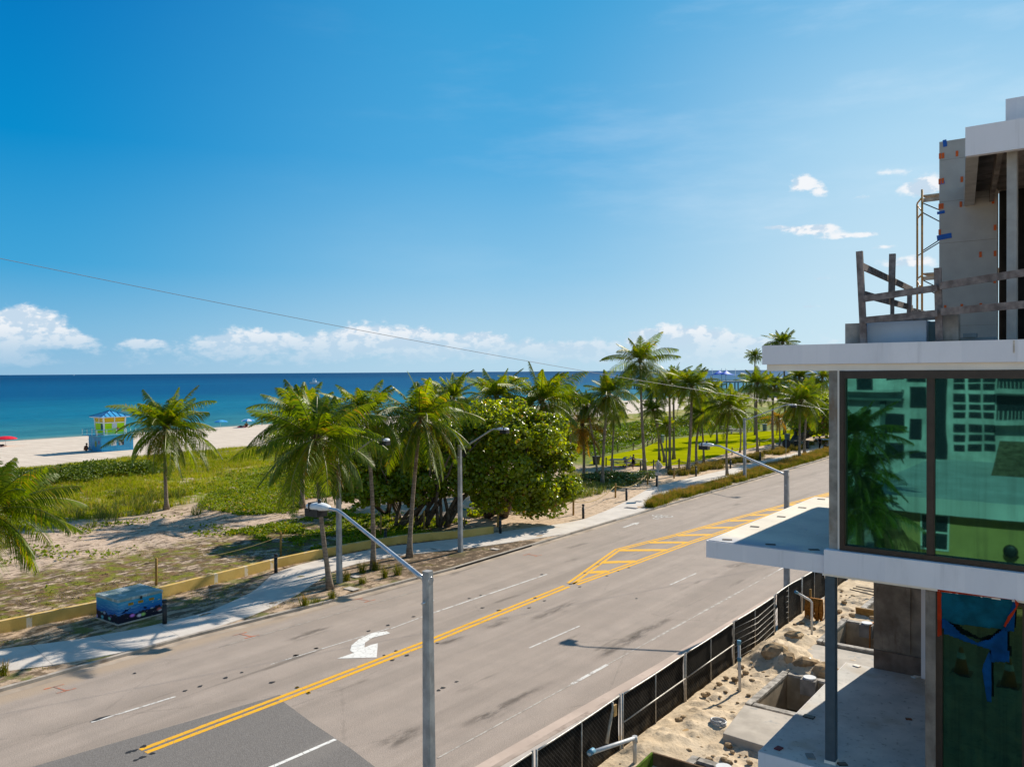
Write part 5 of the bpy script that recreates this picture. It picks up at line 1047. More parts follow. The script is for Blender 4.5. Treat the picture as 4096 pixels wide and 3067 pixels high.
    a = lv(z0+1.45); mb = MB(); mb.cbox(((a[0]+a[1])/2, a[2]-.01, z0+1.55), .8, .06, .85); put(mb, 'window', pm('pale_shutter', (.55, .58, .66), .05, 3, .4, .3, 0))
    mb = MB(); mb.cbox((a[0]-.01, a[2]+.75, z0+1.35), .06, .7, 1.1); put(mb, 'window', pm('dark_glass', (.02, .03, .04), .1, 3, .2, .5, 0))
    mb = MB(); mb.smooth = True; sx, sz = (a[0]+a[1])/2+.55, z0+1.0
    mb.tube([(sx+.17*math.cos(t), a[2]-.06, sz+.17*math.sin(t)) for t in np.linspace(0, 6.283, 15)], .04, 6); mb.beam((sx-.1, a[2]-.05, sz+.1), (sx+.1, a[2]-.05, sz-.1), .05, .05); put(mb, 'prohibition_mark', pm('red_mark', (.5, .03, .02), .1, 4))
    mb = MB()
    for k in range(7): mb.beam((sx-1.1+k*.14, a[2]-.03, z0+.85+.10*math.sin(k*2)), (sx-1.0+k*.14, a[2]-.03, z0+1.0+.08*math.cos(k)), .04, .05)
    for k in range(5): mb.beam((sx-.95+k*.16, a[2]-.02, z0+.62), (sx-.88+k*.16, a[2]-.02, z0+.68), .04, .06)
    put(mb, 'script_lettering', pm('pale_lettering', (.5, .62, .45), .1, 4))
    b = lv(z1); e = .62; apex = ((b[0]+b[1])/2, (b[2]+b[3])/2, z1+1.0); E = [(b[0]-e, b[2]-e, z1), (b[1]+e, b[2]-e, z1), (b[1]+e, b[3]+e, z1), (b[0]-e, b[3]+e, z1)]
    mb = MB(); mb.box(E[0][0]+.01, E[0][1]+.01, z1-.14, E[2][0]-.01, E[2][1]-.01, z1-.004); put(mb, 'fascia', wht)
    mb = MB(); mb.add(E+[apex], [(0, 1, 4), (1, 2, 4), (2, 3, 4), (3, 0, 4), (3, 2, 1, 0)]); rf = put(mb, 'roof', pm('blue_metal_roof', (.06, .33, .60), .1, 3, .35, .5, 0))
    mb = MB()
    for i in range(4):
        p, q = Vector(E[i]), Vector(E[(i+1) % 4]); ap = Vector(apex); mb.beam(p+Vector((0, 0, .03)), ap+Vector((0, 0, .03)), .09, .06)
        for k in range(1, 6):
            t = k/6; s = p.lerp(q, t); f_ = 1-abs(2*t-1); mid = p.lerp(q, .5); tgt = s+(ap-mid)*f_; mb.beam(s+Vector((0, 0, .03)), tgt+Vector((0, 0, .03)), .06, .06)
    put(mb, 'roof_seam', pm('dark_blue_seam', (.006, .06, .20), .1, 3, .4, .4, 0), rf)
    mb = MB()
    for k in range(5): mb.box(-1.25-.02*k, W*.25, .15+k*.48, -.95+.0*k, W*.25+.9, .20+k*.48)
    mb.beam((-1.25, W*.25, 0), (-.95, W*.25, h), .06, .1); mb.beam((-1.25, W*.25+.9, 0), (-.95, W*.25+.9, h), .06, .1); put(mb, 'stairs', cyan)
    return o
tA, tB, tC = G('zh', 1285, 652), G('zh', 1632, 622), G('zh', 1165, 612)
tower('blue and lime lifeguard tower with a blue metal roof on the open beach', tA, tB, tC)
tA, tB, tC = G('zq', 240, 427), G('zq', 303, 415), G('zq', 75, 420)
tower('distant bright blue lifeguard hut with a side ramp near the pier', np.array(tC), np.array(tA), np.array(tB), False)
def parasol(label, v, x, y, top, r, cols, seed, tilt=0):
    P = G(v, x, y); T = ondepth(v, *top, P); H = T[2]-P[2]; o = empty('beach_umbrella', tuple(P), label, 'beach umbrella')
    mb = MB(); mb.smooth = True; mb.tube([(0, 0, -.2), (0, 0, H)], .03, 6); mb.build('pole', pm('white_pole', (.7, .7, .7), .05, 3, .5), o, True)
    mb = MB(); n = 16
    for k in range(n):
        mb.m = k//2 % len(cols); a, b = 2*math.pi*k/n, 2*math.pi*(k+1)/n; q = []
        for f, z in ((1, -.42), (.72, -.20), (.38, -.05)): q.append(((r*f*math.cos(a), r*f*math.sin(a), H+z), (r*f*math.cos(b), r*f*math.sin(b), H+z)))
        for i in range(2): mb.add([q[i][0], q[i][1], q[i+1][1], q[i+1][0]], [(0, 1, 2, 3)])
        mb.add([q[2][0], q[2][1], (0, 0, H)], [(0, 1, 2)])
        mb.add([q[0][0], q[0][1], (q[0][1][0]*.99, q[0][1][1]*.99, H-.56), (q[0][0][0]*.99, q[0][0][1]*.99, H-.56)], [(0, 1, 2, 3)])
    s = mb.build('canopy', cols, o, True); sm = s.modifiers.new('thick', 'SOLIDIFY'); sm.thickness = .01
    return P
red = pm('red_canvas', (.62, .01, .03), .1, 3, .7, .2, 0); cyc = pm('blue_canvas', (.02, .22, .55), .1, 3, .7, .2, 0); whc = pm('white_canvas', (.6, .68, .78), .1, 3, .7, .2, 0)
parasol('red beach umbrella cut by the left edge of the picture', 'z1', 45, 1172, (45, 1090), 1.9, [red], 1)
parasol('light blue beach umbrella at the waterline right of the lone palm', 'z1', 1775, 1034, (1775, 960), 1.6, [cyc, pm('sky_canvas', (.06, .36, .60), .1, 3, .7, .2, 0)], 2)
parasol('blue and white striped beach umbrella over people near the standing bather', 'z1', 1995, 1018, (1995, 952), 1.6, [cyc, whc], 3)
def pier():
    zt = 6.6; y0 = onz('zg', 900, 620, zt)[1]*.6
    pA = np.array(onz('zg', 745, 622, 4.6)); s = 430.0
    d0 = ray('zg', 600, 612); d1 = ray('zg', 1960, 602)
    Y = 560.0; A = CAM+d0*(Y/d0[1]); B = CAM+d1*(Y/d1[1]); o = empty('pier', (A[0], Y, -1.5), 'long pale fishing pier on piles crossing the sea behind the palms', 'pier')
    x0, x1 = -330.0, -60.0; zd = float(A[2]); mb = MB(); mb.box(x0, Y-4, zd-1.2, x1, Y+4, zd); mb.build('deck', pm('pier_concrete', (.42, .40, .38), .1, .1, .8), o)
    mb = MB(); mb.box(x0-2, Y-12, zd-1.3, x0+56, Y-4.02, zd-.1); mb.build('platform', _mats['pier_concrete'], o)
    pm('pile_timber', (.20, .18, .16), .2, .2, .9)
    for k in range(44):
        x = x0+2+k*6.1; mb = MB()
        for yy in ([Y-3, Y+3] if k > 9 else [Y-11, Y-3, Y+3]): mb.box(x-.35, yy-.35, -4, x+.35, yy+.35, zd-1.3)
        mb.build('pile', _mats['pile_timber'], o)
    mb = MB()
    for yy in (Y-11.9, Y+3.9):
        for zz in (.5, 1.05): mb.box(x0, yy-.05, zd+zz-.06, x1 if yy > Y else x0+56, yy+.05, zd+zz+.06)
        for k in range(90):
            x = x0+k*3.0
            if yy > Y or x < x0+56: mb.box(x-.05, yy-.05, zd, x+.05, yy+.05, zd+1.1)
    for zz in (.5, 1.05): mb.box(x0+56, Y-3.95, zd+zz-.06, x1, Y-3.85, zd+zz+.06)
    mb.build('railing', _mats['pier_concrete'], o)
    # tensile shade
    c = CAM+ray('zg', 800, 545)*((Y-6)/ray('zg', 800, 545)[1]); l = CAM+ray('zg', 645, 545)*((Y-6)/ray('zg', 645, 545)[1]); r = CAM+ray('zg', 955, 545)*((Y-6)/ray('zg', 955, 545)[1]); zt = float(c[2]); hw = float(r[0]-l[0])/2
    shd = empty('shade_sail', (c[0], c[1], zd), 'bright blue tensile shade roof on white masts on the pier', 'shade canopy')
    mb = MB(); nx, ny = 24, 8; vs = []
    for j in range(ny+1):
        for i in range(nx+1):
            u = i/nx*2-1; w = j/ny*2-1; peak = max(math.exp(-((u+.28)/.2)**2), math.exp(-((u-.28)/.2)**2))*.9+.25*(1-u*u)
            vs.append((c[0]+u*hw*(1-.12*(1-abs(w))), c[1]+w*7*(1-.5*abs(u)**3), zt+peak*(1-abs(w))*hw*.24+ (1-abs(u))*.4))
    mb.smooth = True; mb.add(vs, [(j*(nx+1)+i, j*(nx+1)+i+1, (j+1)*(nx+1)+i+1, (j+1)*(nx+1)+i) for j in range(ny) for i in range(nx)]); f = mb.build('canopy', pm('bright_blue_fabric', (.006, .10, .52), .1, .5, .6, .2, 0), shd); f.modifiers.new('thick', 'SOLIDIFY').thickness = .08
    for xx in (686, 792, 838, 941):
        q = CAM+ray('zg', xx, 545)*((Y-6)/ray('zg', xx, 545)[1]); t = CAM+ray('zg', xx, 474)*((Y-6)/ray('zg', xx, 474)[1]); mb = MB(); mb.tube([(q[0], q[1], zd), (q[0], q[1], t[2])], .22, 6); mb.build('mast', _mats['white_trim'], shd)
    for xx, yy in ((660, 500), (745, 500), (815, 500), (890, 500)):
        pass
pier()
def boat(label, v, x, y, L, hgt, seed, rz):
    P = onz(v, x, y, SEA_Z); o = empty('motor_boat', tuple(P), label, 'boat', None, rz)
    wm = pm('white_hull', (.78, .78, .78), .05, 1, .35, .4, 0); n = 10; vs = []
    for i in range(n+1):
        t = i/n; w = L*.17*(1-max(0, (t-.45)/.55)**2.2); zz = hgt*.34*(1+.35*t*t); k = L*(t-.5)
        vs += [(k, -w, zz), (k*.96, -w*.7, -.1), (k*.96, w*.7, -.1), (k, w, zz)]
    mb = MB(); mb.add(vs, [(i*4+a, i*4+4+a, i*4+4+b, i*4+b) for i in range(n) for a, b in ((0, 1), (1, 2), (2, 3), (3, 0))]+[(0, 1, 2, 3)]); mb.build('hull', wm, o, True)
    mb = MB(); mb.box(-L*.22, -L*.10, hgt*.34, L*.16, L*.10, hgt*.62); mb.box(-L*.25, -L*.11, hgt*.82, L*.10, L*.11, hgt*.86)
    for a in (-.2, .08):
        for b in (-.1, .1): mb.beam((L*a, L*b, hgt*.6), (L*a, L*b, hgt*.82), .08, .08)
    mb.build('cabin', wm, o, True); mb = MB(); mb.tube([(-L*.1, 0, hgt*.86), (-L*.1, 0, hgt*1.2)], .05, 6); mb.build('mast', wm, o, True)
    mb = MB(); mb.box(-L*.53, -.3, .1, -L*.48, .3, hgt*.5); mb.build('outboard', BLK, o, True)
boat('white motor boat offshore above the palm with green nuts', 'z2', 520, 671, 11.5, 6.5, 1, .6)
boat('tiny white boat far out left of the tall park palms', 'z3', 525, 480, 11, 5, 2, .2)
boat('tiny boat on the horizon above the lifeguard tower', 'z1', 595, 604, 34, 12, 3, .1)
boat('small distant boat beside the palm above the sea grape tree', 'z2', 2035, 630, 9, 4.5, 4, 1.2)
boat('tiny boat at the left end of the horizon', 'z1', 80, 602, 34, 12, 5, .3)
boat('low grey boat near the bent palm top', 'z2', 1605, 645, 15, 3, 6, .2)
# ------------------------------------------------------------------ the new building on the right
YF = 21.48
STUCCO = pm('white_stucco', (.77, .735, .76), .03, .9, .85, .1, .1, fine=25, stain=(.67, .64, .66), patch=(.69, .665, .70))
SOFF = pm('cream_stucco', (.78, .71, .63), .05, 1.2, .8, .2, .1, fine=25)
GRAYC = pm('raw_concrete', (.30, .275, .25), .3, 1.6, .9, .15, .35, stain=(.14, .12, .10), fine=22)
ROUGH = pm('stained_concrete', (.26, .215, .18), .35, 1.1, .9, .1, .45, stain=(.10, .075, .06), fine=14, ssc=2.2)
BRONZE = pm('bronze_window_frame', (.035, .022, .016), .2, 4, .45, .4, 0)
def glassmat(name, tint, body, refl):
    g = NG(name); p = g.pos(); gl = g.n('ShaderNodeBsdfGlossy'); gl.inputs['Roughness'].default_value = .02; g.set(gl.inputs['Color'], tint)
    wav = g.bump(g.noise(g.scale(p, (.6, 1, .4)), 1, 2), .006, .3); g.set(gl.inputs['Normal'], wav)
    df = g.bsdf(g.mix(g.rng(g.noise(p, 1.4, 4), .3, .7), body, tuple(k*1.5 for k in body)), .5, .1)
    mx = g.n('ShaderNodeMixShader'); g.set(mx.inputs[0], g.m('SUBTRACT', refl, g.m('ADD', g.m('MULTIPLY', g.rng(g.noise(g.scale(p, (7, 7, .25)), 1, 4, .6), .45, .75), .16), g.m('MULTIPLY', g.rng(g.noise(p, 1.1, 4), .4, .7), .10)))); g.t.links.new(df, mx.inputs[1]); g.t.links.new(gl.outputs[0], mx.inputs[2]); return g.end(mx.outputs[0])
GLASS = glassmat('green_mirror_glass', (.055, .200, .165), (.003, .020, .019), .84)
GLASSD = glassmat('dark_green_glass', (.14, .29, .15), (.001, .007, .006), .50)
def pX(v, x, y, Y=YF): return float(onY(v, x, y, Y)[0])
def pZ(v, x, y, Y=YF): return float(onY(v, x, y, Y)[2])
ZC, ZCB, ZR0, ZR1, ZR2 = 7.29, 6.83, 11.97, 12.14, 12.64
BLD = empty('unfinished_building', (-4, YF, 0), 'unfinished white building with green glass, a jutting canopy and raw concrete', 'building')
def part(name, boxes, m, par=BLD, bevel=0, **k):
    mb = MB()
    for b in boxes: mb.box(*b)
    return mb.build(name, m, par, bevel=bevel, **k)
XL, XS = -9.49, -6.28
def canopy():
    o = part('canopy_slab', [(XL, YF, ZCB, XS-.002, 31.2, ZC)], [pm('canopy_stucco', (.72, .69, .715), .03, .9, .8, .2, .1, fine=25, patch=(.65, .63, .665)), ], BLD)
    g = NG('canopy_screed'); p = g.pos(); x, y, z = g.sep(p); n = g.noise(p, 1.0, 5, .6); f = g.noise(p, 9, 5, .65)
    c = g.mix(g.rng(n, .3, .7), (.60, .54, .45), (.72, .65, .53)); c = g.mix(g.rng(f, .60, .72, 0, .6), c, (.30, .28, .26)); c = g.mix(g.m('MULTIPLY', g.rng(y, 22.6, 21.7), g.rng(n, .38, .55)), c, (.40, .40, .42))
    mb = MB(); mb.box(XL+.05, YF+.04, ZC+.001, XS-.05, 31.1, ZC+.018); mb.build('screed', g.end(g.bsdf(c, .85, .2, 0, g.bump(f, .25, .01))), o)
    dk = pm('drain_pocket', (.10, .085, .07), .3, 8, .9)
    for x, y in ((172, 1272), (345, 1190), (513, 1127), (645, 1070), (765, 1017), (445, 1302), (720, 1335)):
        q = onz('z5', x, y, ZC+.02); mb = MB(); mb.cbox((q[0], q[1], ZC+.024), .26, .16, .012, (x % 7)*.1); mb.build('anchor_pocket', dk, o)
    for x, y in ((668, 1210), (742, 1237)): q = onz('z5', x, y, ZC+.02); mb = MB(); mb.cbox((q[0], q[1], ZC+.03), .07, .05, .03); mb.build('scrap', pm('scrap_white', (.7, .7, .7)), o)
canopy()
XR = 7.0
part('floor_band', [(XS, YF-.10, ZCB+.02, XR, YF+.12, ZC+.17)], STUCCO)
part('floor_slab', [(XS, YF+.123, ZCB+.03, XR, 36, ZC+.05)], GRAYC)
part('slab_soffit_trim', [(XS-.06, YF-.03, ZCB-.045, XR, YF+.11, ZCB+.018)], SOFF)
# cornice
part('cornice_fascia', [(-7.89, YF-.02, ZR1, XR, YF+.35, ZR2)], STUCCO)
part('cornice_soffit_trim', [(-7.79, YF+.06, ZR0, XR, YF+.40, ZR1-.002)], SOFF)
part('roof_slab', [(-7.86, YF+.352, ZR1+.01, XR, 36, ZR2-.13)], GRAYC)
# glazed storey
x0, x1, x2, x3, x4, x5 = [pX('z5', q, 700) for q in (806, 862, 880, 905, 1425, 1474)]
part('pillar', [(x0, YF+.10, ZC+.02, x1, YF+.48, ZR0-.002)], pm('streaked_concrete', (.33, .30, .265), .3, 2.5, .9, .1, .35, stain=(.20, .13, .08), fine=18, ssc=2.5))
part('rust_stain', [(pX('zv', 2098, 1180)-.015, YF-.0225, ZR2-.30, pX('zv', 2098, 1180)+.025, YF-.0205, ZR2-.02)], pm('rust_streak', (.66, .56, .48), .3, 6, .85))
part('pillar_trim', [(x1+.002, YF+.07, ZC+.175, x2-.012, YF+.35, ZR0-.002)], SOFF)
zt, zb = pZ('z5', 1200, 205), ZC+.175
WIN = part('window', [(x2-.01, YF+.03, zb, x3, YF+.24, ZR0-.003), (x4+.02, YF+.09, zb, x5-.02, YF+.24, ZR0-.003), (2.2, YF+.03, zb, 2.42, YF+.24, ZR0-.003), (x3+.001, YF+.035, ZR0-.20, 6, YF+.235, ZR0-.004), (x3+.001, YF+.035, zb+.001, 6, YF+.235, zb+.13)], BRONZE)
part('frame_bead', [(x3, YF+.055, zb+.132, x3+.03, YF+.15, ZR0-.202), (x4-.005, YF+.10, zb+.132, x4+.019, YF+.15, ZR0-.202), (x5-.019, YF+.10, zb+.132, x5+.005, YF+.15, ZR0-.202)], BRONZE, WIN)
for a, b in ((x3+.001, x4+.019), (x5-.019, 2.199)): part('pane', [(a, YF+.16, zb+.131, b, YF+.175, ZR0-.201)], GLASS, WIN)
part('upper_wall', [(x0+.02, YF+.49, ZC+.06, x0+.25, 36, ZR0-.01), (x0+.26, 35.7, ZC+.06, XR, 36, ZR0-.01)], GRAYC)
# open ground storey: slate column, porch slab, board marked wall, jamb and glass
ZP = 2.0
part('column', [(-6.29, YF+.02, ZP, -6.05, YF+.26, ZCB+.028)], pm('slate_painted_steel', (.055, .085, .11), .12, 4, .5, .35, .1))
part('column_base', [(-6.31, YF+.0, ZP+.001, -6.03, YF+.29, ZP+.07)], SOFF)
def porch():
    g = NG('porch_screed'); p = g.pos(); n = g.noise(p, .9, 5, .6); f = g.noise(p, 5, 6, .65)
    c = g.mix(g.rng(n, .3, .7), (.40, .385, .36), (.54, .51, .465)); c = g.mix(g.rng(f, .56, .68, 0, .7), c, (.20, .18, .16)); c = g.mix(g.rng(g.noise(p, .5, 3), .54, .66, 0, .5), c, (.33, .26, .18))
    o = part('porch_slab', [(-7.89, 21.10, .2, 4, 29.35, ZP-.012)], STUCCO)
    mb = MB(); mb.box(-7.87, 21.12, ZP-.0115, 4, 29.34, ZP); mb.build('screed', g.end(g.bsdf(c, .8, .25, 0, g.bump(f, .3, .015))), o)
    for k, (x, y, w_, h_, m_) in enumerate(((1090, 868, .30, .2, BLK), (1265, 1115, .22, .15, BLK), (932, 1033, .22, .16, pm('maroon_scrap', (.14, .02, .03))), (1098, 1075, .3, .2, GRAYC), (1340, 603, .22, .16, SOFF), (1610, 880, .16, .1, pm('rust_scrap', (.2, .08, .04))), (1655, 658, .4, .16, SOFF))):
        q = onz('z6', x, y, ZP); mb = MB(); mb.cbox((q[0], q[1], ZP+.018), w_, h_, .03, k*.7); mb.build('scrap', m_, o)
porch()
part('porch_wall', [(-7.0, 29.36, 0, -5.52, 29.75, ZCB+.02)], ROUGH)
part('wall_base_band', [(-6.98, 29.30, ZP+.001, -5.54, 29.355, ZP+.62)], pm('brown_concrete', (.19, .14, .115), .3, 1.5, .9, .1, .3, stain=(.1, .07, .055)))
part('form_panel', [(-6.98, 29.325, ZP+.68, -5.86, 29.356, ZCB-.05)], ROUGH)
wx0, wx1 = pX('zd', 412, 500, 29.2), pX('zd', 441, 500, 29.2)
part('corner_trim', [(-5.515, 29.2, ZP+.001, -5.30, 29.6, ZCB+.02)], STUCCO)
jx0, jx1, jx2, jx3 = [pX('zd', q, 800, YF+.05) for q in (436, 525, 583, 1272)]
part('jamb', [(jx0, YF+.03, -.2, jx1, YF+.5, ZCB-.05)], ROUGH)
part('side_wall', [(jx0+.1, YF+.51, -.1, jx1-.05, 29.19, ZCB+.02)], GRAYC)
DOOR = part('glass_door', [(jx1+.002, YF+.05, -.1, jx2, YF+.2, ZCB-.05), (jx3, YF+.05, -.1, jx3+.22, YF+.2, ZCB-.05), (jx2+.001, YF+.055, ZCB-.16, jx3-.001, YF+.195, ZCB-.052)], BRONZE)
part('pane', [(jx2+.001, YF+.12, -.1, jx3-.001, YF+.135, ZCB-.161)], GLASSD, DOOR)
part('pane', [(jx3+.221, YF+.12, -.1, 4, YF+.135, ZCB-.06)], GLASSD, DOOR)
part('rear_wall', [(-4.0, 35.7, -.2, XR, 36, ZCB+.02)], GRAYC)
# penthouse on the roof
def penthouse():
    Yw = 29.2; Ya = 22.35; PW = pm('cement_board', (.40, .365, .33), .05, 2.2, .85, .15, .15, fine=50)
    g = lambda x, y, Y: onY('zu', x, y, Y)
    a = g(1140, 402, Yw); r = g(1489, 900, Yw); z1 = float(a[2])
    w = part('panel_wall', [(a[0], Yw, ZR2-.12, r[0], Yw+.25, z1)], PW)
    part('joint', [(a[0]+.01, Yw-.004, zz, r[0]-.01, Yw-.0005, zz+.012) for zz in np.linspace(ZR2+.7, z1-.6, 5)], pm('joint_dark', (.27, .245, .22)), w)
    og = pm('orange_clip', (.62, .10, .015), .1, 5, .6); bt = pm('blue_tape', (.012, .10, .40), .1, 5, .6)
    for x, y in ((1163, 484), (1247, 472), (1276, 627), (1161, 636), (1159, 788), (1270, 777), (1464, 757), (1476, 917), (1388, 1079), (1476, 1073), (1176, 1400), (1276, 1393), (1390, 1388), (1474, 1235), (1145, 487), (1143, 640), (1143, 790), (1142, 945)):
        q = g(x, y, Yw); mb = MB(); mb.box(max(q[0]-.035, a[0]-.02), Yw-.02, q[2]-.085, q[0]+.035, Yw-.005, q[2]+.085); mb.build('clip', og, w)
    for x, y, ww, hh in ((1174, 410, .11, .22), (1155, 647, .16, .1), (1150, 826, .22, .09), (1170, 972, .42, .16)):
        q = g(x, y, Yw); mb = MB(); mb.cbox((q[0], Yw-.012, q[2]), ww, .01, hh, 0, -.12, 'Y'); mb.build('tape', bt, w)
    part('dark_opening', [(r[0]+.001, Yw+.4, ZR2-.12, 8, Yw+.6, z1-.3)], pm('dark_interior', (.02, .018, .017), .3, 2, .95, .05))
    for xx in (1520, 1640): pass
    # overhang: fascia, dark soffit and a deeper beam along its left edge, running back askew to the wall
    f0 = onY('zw', 445, 575, Ya); zf = float(onY('zw', 450, 895, Ya)[2]); ztp = float(f0[2])
    part('fascia', [(f0[0], Ya, zf, 8, Ya+.18, ztp)], STUCCO)
    part('parapet', [(onY('zw', 890, 265, Ya+1.2)[0], Ya+1.2, ztp-.4, 8, Ya+1.5, float(onY('zw', 890, 265, Ya+1.2)[2]))], STUCCO)
    mb = MB(); sk = -.105*(Yw-Ya-.2)*1.15; e0 = float(onY('zw', 595, 905, Ya)[0])-f0[0]
    def skew(xa, xb, ya, yb, za, zb, m, name):
        mb = MB(); k = lambda y: -.151*(y-Ya)
        mb.add([(xa+k(ya), ya, za), (xb+k(ya), ya, za), (xb+k(yb), yb, za), (xa+k(yb), yb, za), (xa+k(ya), ya, zb), (xb+k(ya), ya, zb), (xb+k(yb), yb, zb), (xa+k(yb), yb, zb)], [(3, 2, 1, 0), (4, 5, 6, 7), (0, 1, 5, 4), (1, 2, 6, 5), (2, 3, 7, 6), (3, 0, 4, 7)]); return mb.build(name, m, BLD)
    skew(f0[0]+.005, f0[0]+e0, Ya+.181, Yw-.01, zf, ztp-.05, pm('pale_beam', (.44, .41, .38), .12, 2, .85), 'edge_beam')
    skew(f0[0]+e0+.002, 8, Ya+.181, Yw+.4, zf+.42, ztp-.06, ROUGH, 'overhang_slab')
    c0, c1 = [float(onY('zw', q, 1200, Ya+.5)[0]) for q in (905, 1015)]
    part('column', [(c0, Ya+.45, ZR2-.12, c1, Ya+.75, zf+.415)], pm('pale_column', (.36, .345, .33), .12, 2.5, .85, .15, .2))
    skew(c0-.12, c0-.003, Ya+.5, Yw-.02, zf+.05, zf+.418, ROUGH, 'rear_beam')
    q0, q1 = [g(x, 1500, 22.0) for x in (1148, 1254)]; z_ = float(g(1200, 1440, 22.0)[2])
    part('pier', [(q0[0], 22.0, ZR2-.12, q1[0], 22.3, z_)], GRAYC)
    q0, q1 = [g(x, 1500, 22.3) for x in (1256, 1480)]; part('low_upstand', [(q0[0], 22.3, ZR2-.12, q1[0], 22.6, ZR2+.10), (q0[0]+.1, 22.25, ZR2+.102, q1[0]-.4, 22.5, ZR2+.2)], pm('blue_grey_board', (.20, .25, .28), .2, 2, .8))
penthouse()
def rooftop():
    g = lambda x, y, Y: onY('zu', x, y, Y); Y = 22.1
    a, b, c = g(586, 1497, Y), g(694, 1497, Y), g(1062, 1478, Y)
    o = tag(part('concrete_block', [(a[0], Y-.2, ZR2-.12, b[0]-.06, Y+.25, float(a[2]))], GRAYC, None), 'raw grey concrete block on the corner of the white roof', 'block')
    e = tag(part('wall_panel', [(b[0]-.05, Y, ZR2-.12, c[0], Y+.9, float(g(870, 1482, Y)[2]))], pm('pale_blue_board', (.40, .47, .56), .06, 1.2, .75, .2, .05), None), 'pale blue grey boxed upstand on the roof behind the timber guard rail', 'upstand')
    part('return_panel', [(c[0]+.001, Y+.25, ZR2-.12, c[0]+.55, Y+.9, float(g(870, 1482, Y)[2])-.02)], pm('teal_board', (.10, .17, .20), .1, 1.2, .75), e)
    W = pm('weathered_lumber', (.24, .20, .19), .35, 5, .9, .1, .3, stain=(.11, .08, .075), ssc=3)
    r = empty('guard_rail', (float(a[0]), 21.8, ZR2), 'rough timber guard rail with leaning posts along the roof edge', 'guard rail')
    def bar(name, x0, y0, Y0, x1, y1, Y1, w, h):
        mb = MB(); p, q = g(x0, y0, Y0), g(x1, y1, Y1); mb.beam(tuple(p), tuple(q), w, h, (0, 0, 1) if name == 'rail' else (0, 1, 0)); mb.build(name, W, r)
    bar('post', 659, 1060, 21.78, 686, 1612, 21.78, .15, .10); bar('post', 1130, 1160, 21.75, 1141, 1596, 21.75, .15, .12); bar('post', 858, 1075, 25.0, 852, 1340, 25.0, .16, .1); bar('post', 857, 1310, 25.1, 857, 1470, 25.1, .09, .1); bar('post', 962, 1300, 28.0, 958, 1480, 28.0, .13, .1)
    bar('rail', 684, 1346, 21.68, 1128, 1280, 21.62, .05, .16); bar('rail', 1142, 1268, 21.60, 1700, 1180, 21.60, .05, .17); bar('rail', 692, 1474, 21.68, 1128, 1432, 21.62, .05, .16); bar('rail', 1150, 1424, 21.60, 1700, 1375, 21.60, .05, .17)
    bar('rail', 676, 1150, 21.9, 975, 1290, 29, .06, .17); bar('rail', 690, 1320, 21.9, 975, 1400, 29, .06, .17); bar('rail', 975, 1415, 29.1, 1120, 1450, 33, .06, .16); bar('toe_board', 690, 1485, 22.9, 1125, 1462, 24.5, .08, .12)
    # scaffold
    OR = pm('orange_scaffold_tube', (.50, .24, .045), .25, 6, .5, .4, 0, stain=(.25, .12, .06)); PL = pm('scaffold_plank', (.40, .33, .26), .3, 4, .85)
    Ys = 31.2; s = empty('scaffold', tuple(g(1020, 1450, Ys)), 'orange tube scaffold tower with planks beside the cement board wall', 'scaffold')
    A, B = g(1036, 1450, Ys), g(1007, 1450, Ys+1.0); zt0, zt1 = float(g(1036, 688, Ys)[2]), float(g(1007, 775, Ys+1.0)[2])
    for (px, py), zt in (((A[0], Ys), zt0), ((B[0], Ys+1.0), zt1), ((A[0]+2.1, Ys), zt0), ((B[0]+2.1, Ys+1.0), zt1)): mb = MB(); mb.smooth = True; mb.tube([(px, py, ZR2-.13), (px, py, zt)], .035, 8); mb.build('upright', OR, s)
    zz = [float(g(1036, q, Ys)[2]) for q in (735, 830, 1205, 1265)]
    for z_ in zz:
        mb = MB(); mb.smooth = True; mb.tube([(A[0], Ys, z_), (B[0], Ys+1.0, z_)], .028, 8); mb.build('transom', OR, s)
    for z_, z2 in ((zz[0], zz[0]-.5), (zz[2], zz[2]-.5)):
        mb = MB(); mb.smooth = True; mb.tube([(A[0], Ys, z2), (B[0], Ys+1.0, z_-.06)], .02, 6); mb.build('stay', OR, s)
    for z_ in (zz[0], zz[2]):
        for k in range(3): mb = MB(); mb.box(A[0]+.02, Ys+.05+k*.33, z_+.03, A[0]+2.3, Ys+.33+k*.33, z_+.085); mb.build('plank', PL, s)
        mb = MB(); mb.box(A[0]+.02, Ys+.0, z_-.17, A[0]+2.3, Ys+.045, z_-.04); mb.build('plank', PL, s)
    dk = pm('brace_steel', (.06, .07, .09), .2, 6, .5, .4, 0)
    for x0, y0, x1, y1 in ((1042, 770, 1150, 815), (1042, 828, 1150, 885), (1042, 1055, 1150, 985), (1012, 1085, 1150, 1000), (1045, 1235, 1125, 1275), (1045, 1275, 1125, 1320)):
        p, q = g(x0, y0, Ys+.1), g(x1, y1, Ys+.2); mb = MB(); mb.smooth = True; mb.tube([tuple(p), tuple(q)], .02, 6); mb.build('brace', dk, s)
rooftop()
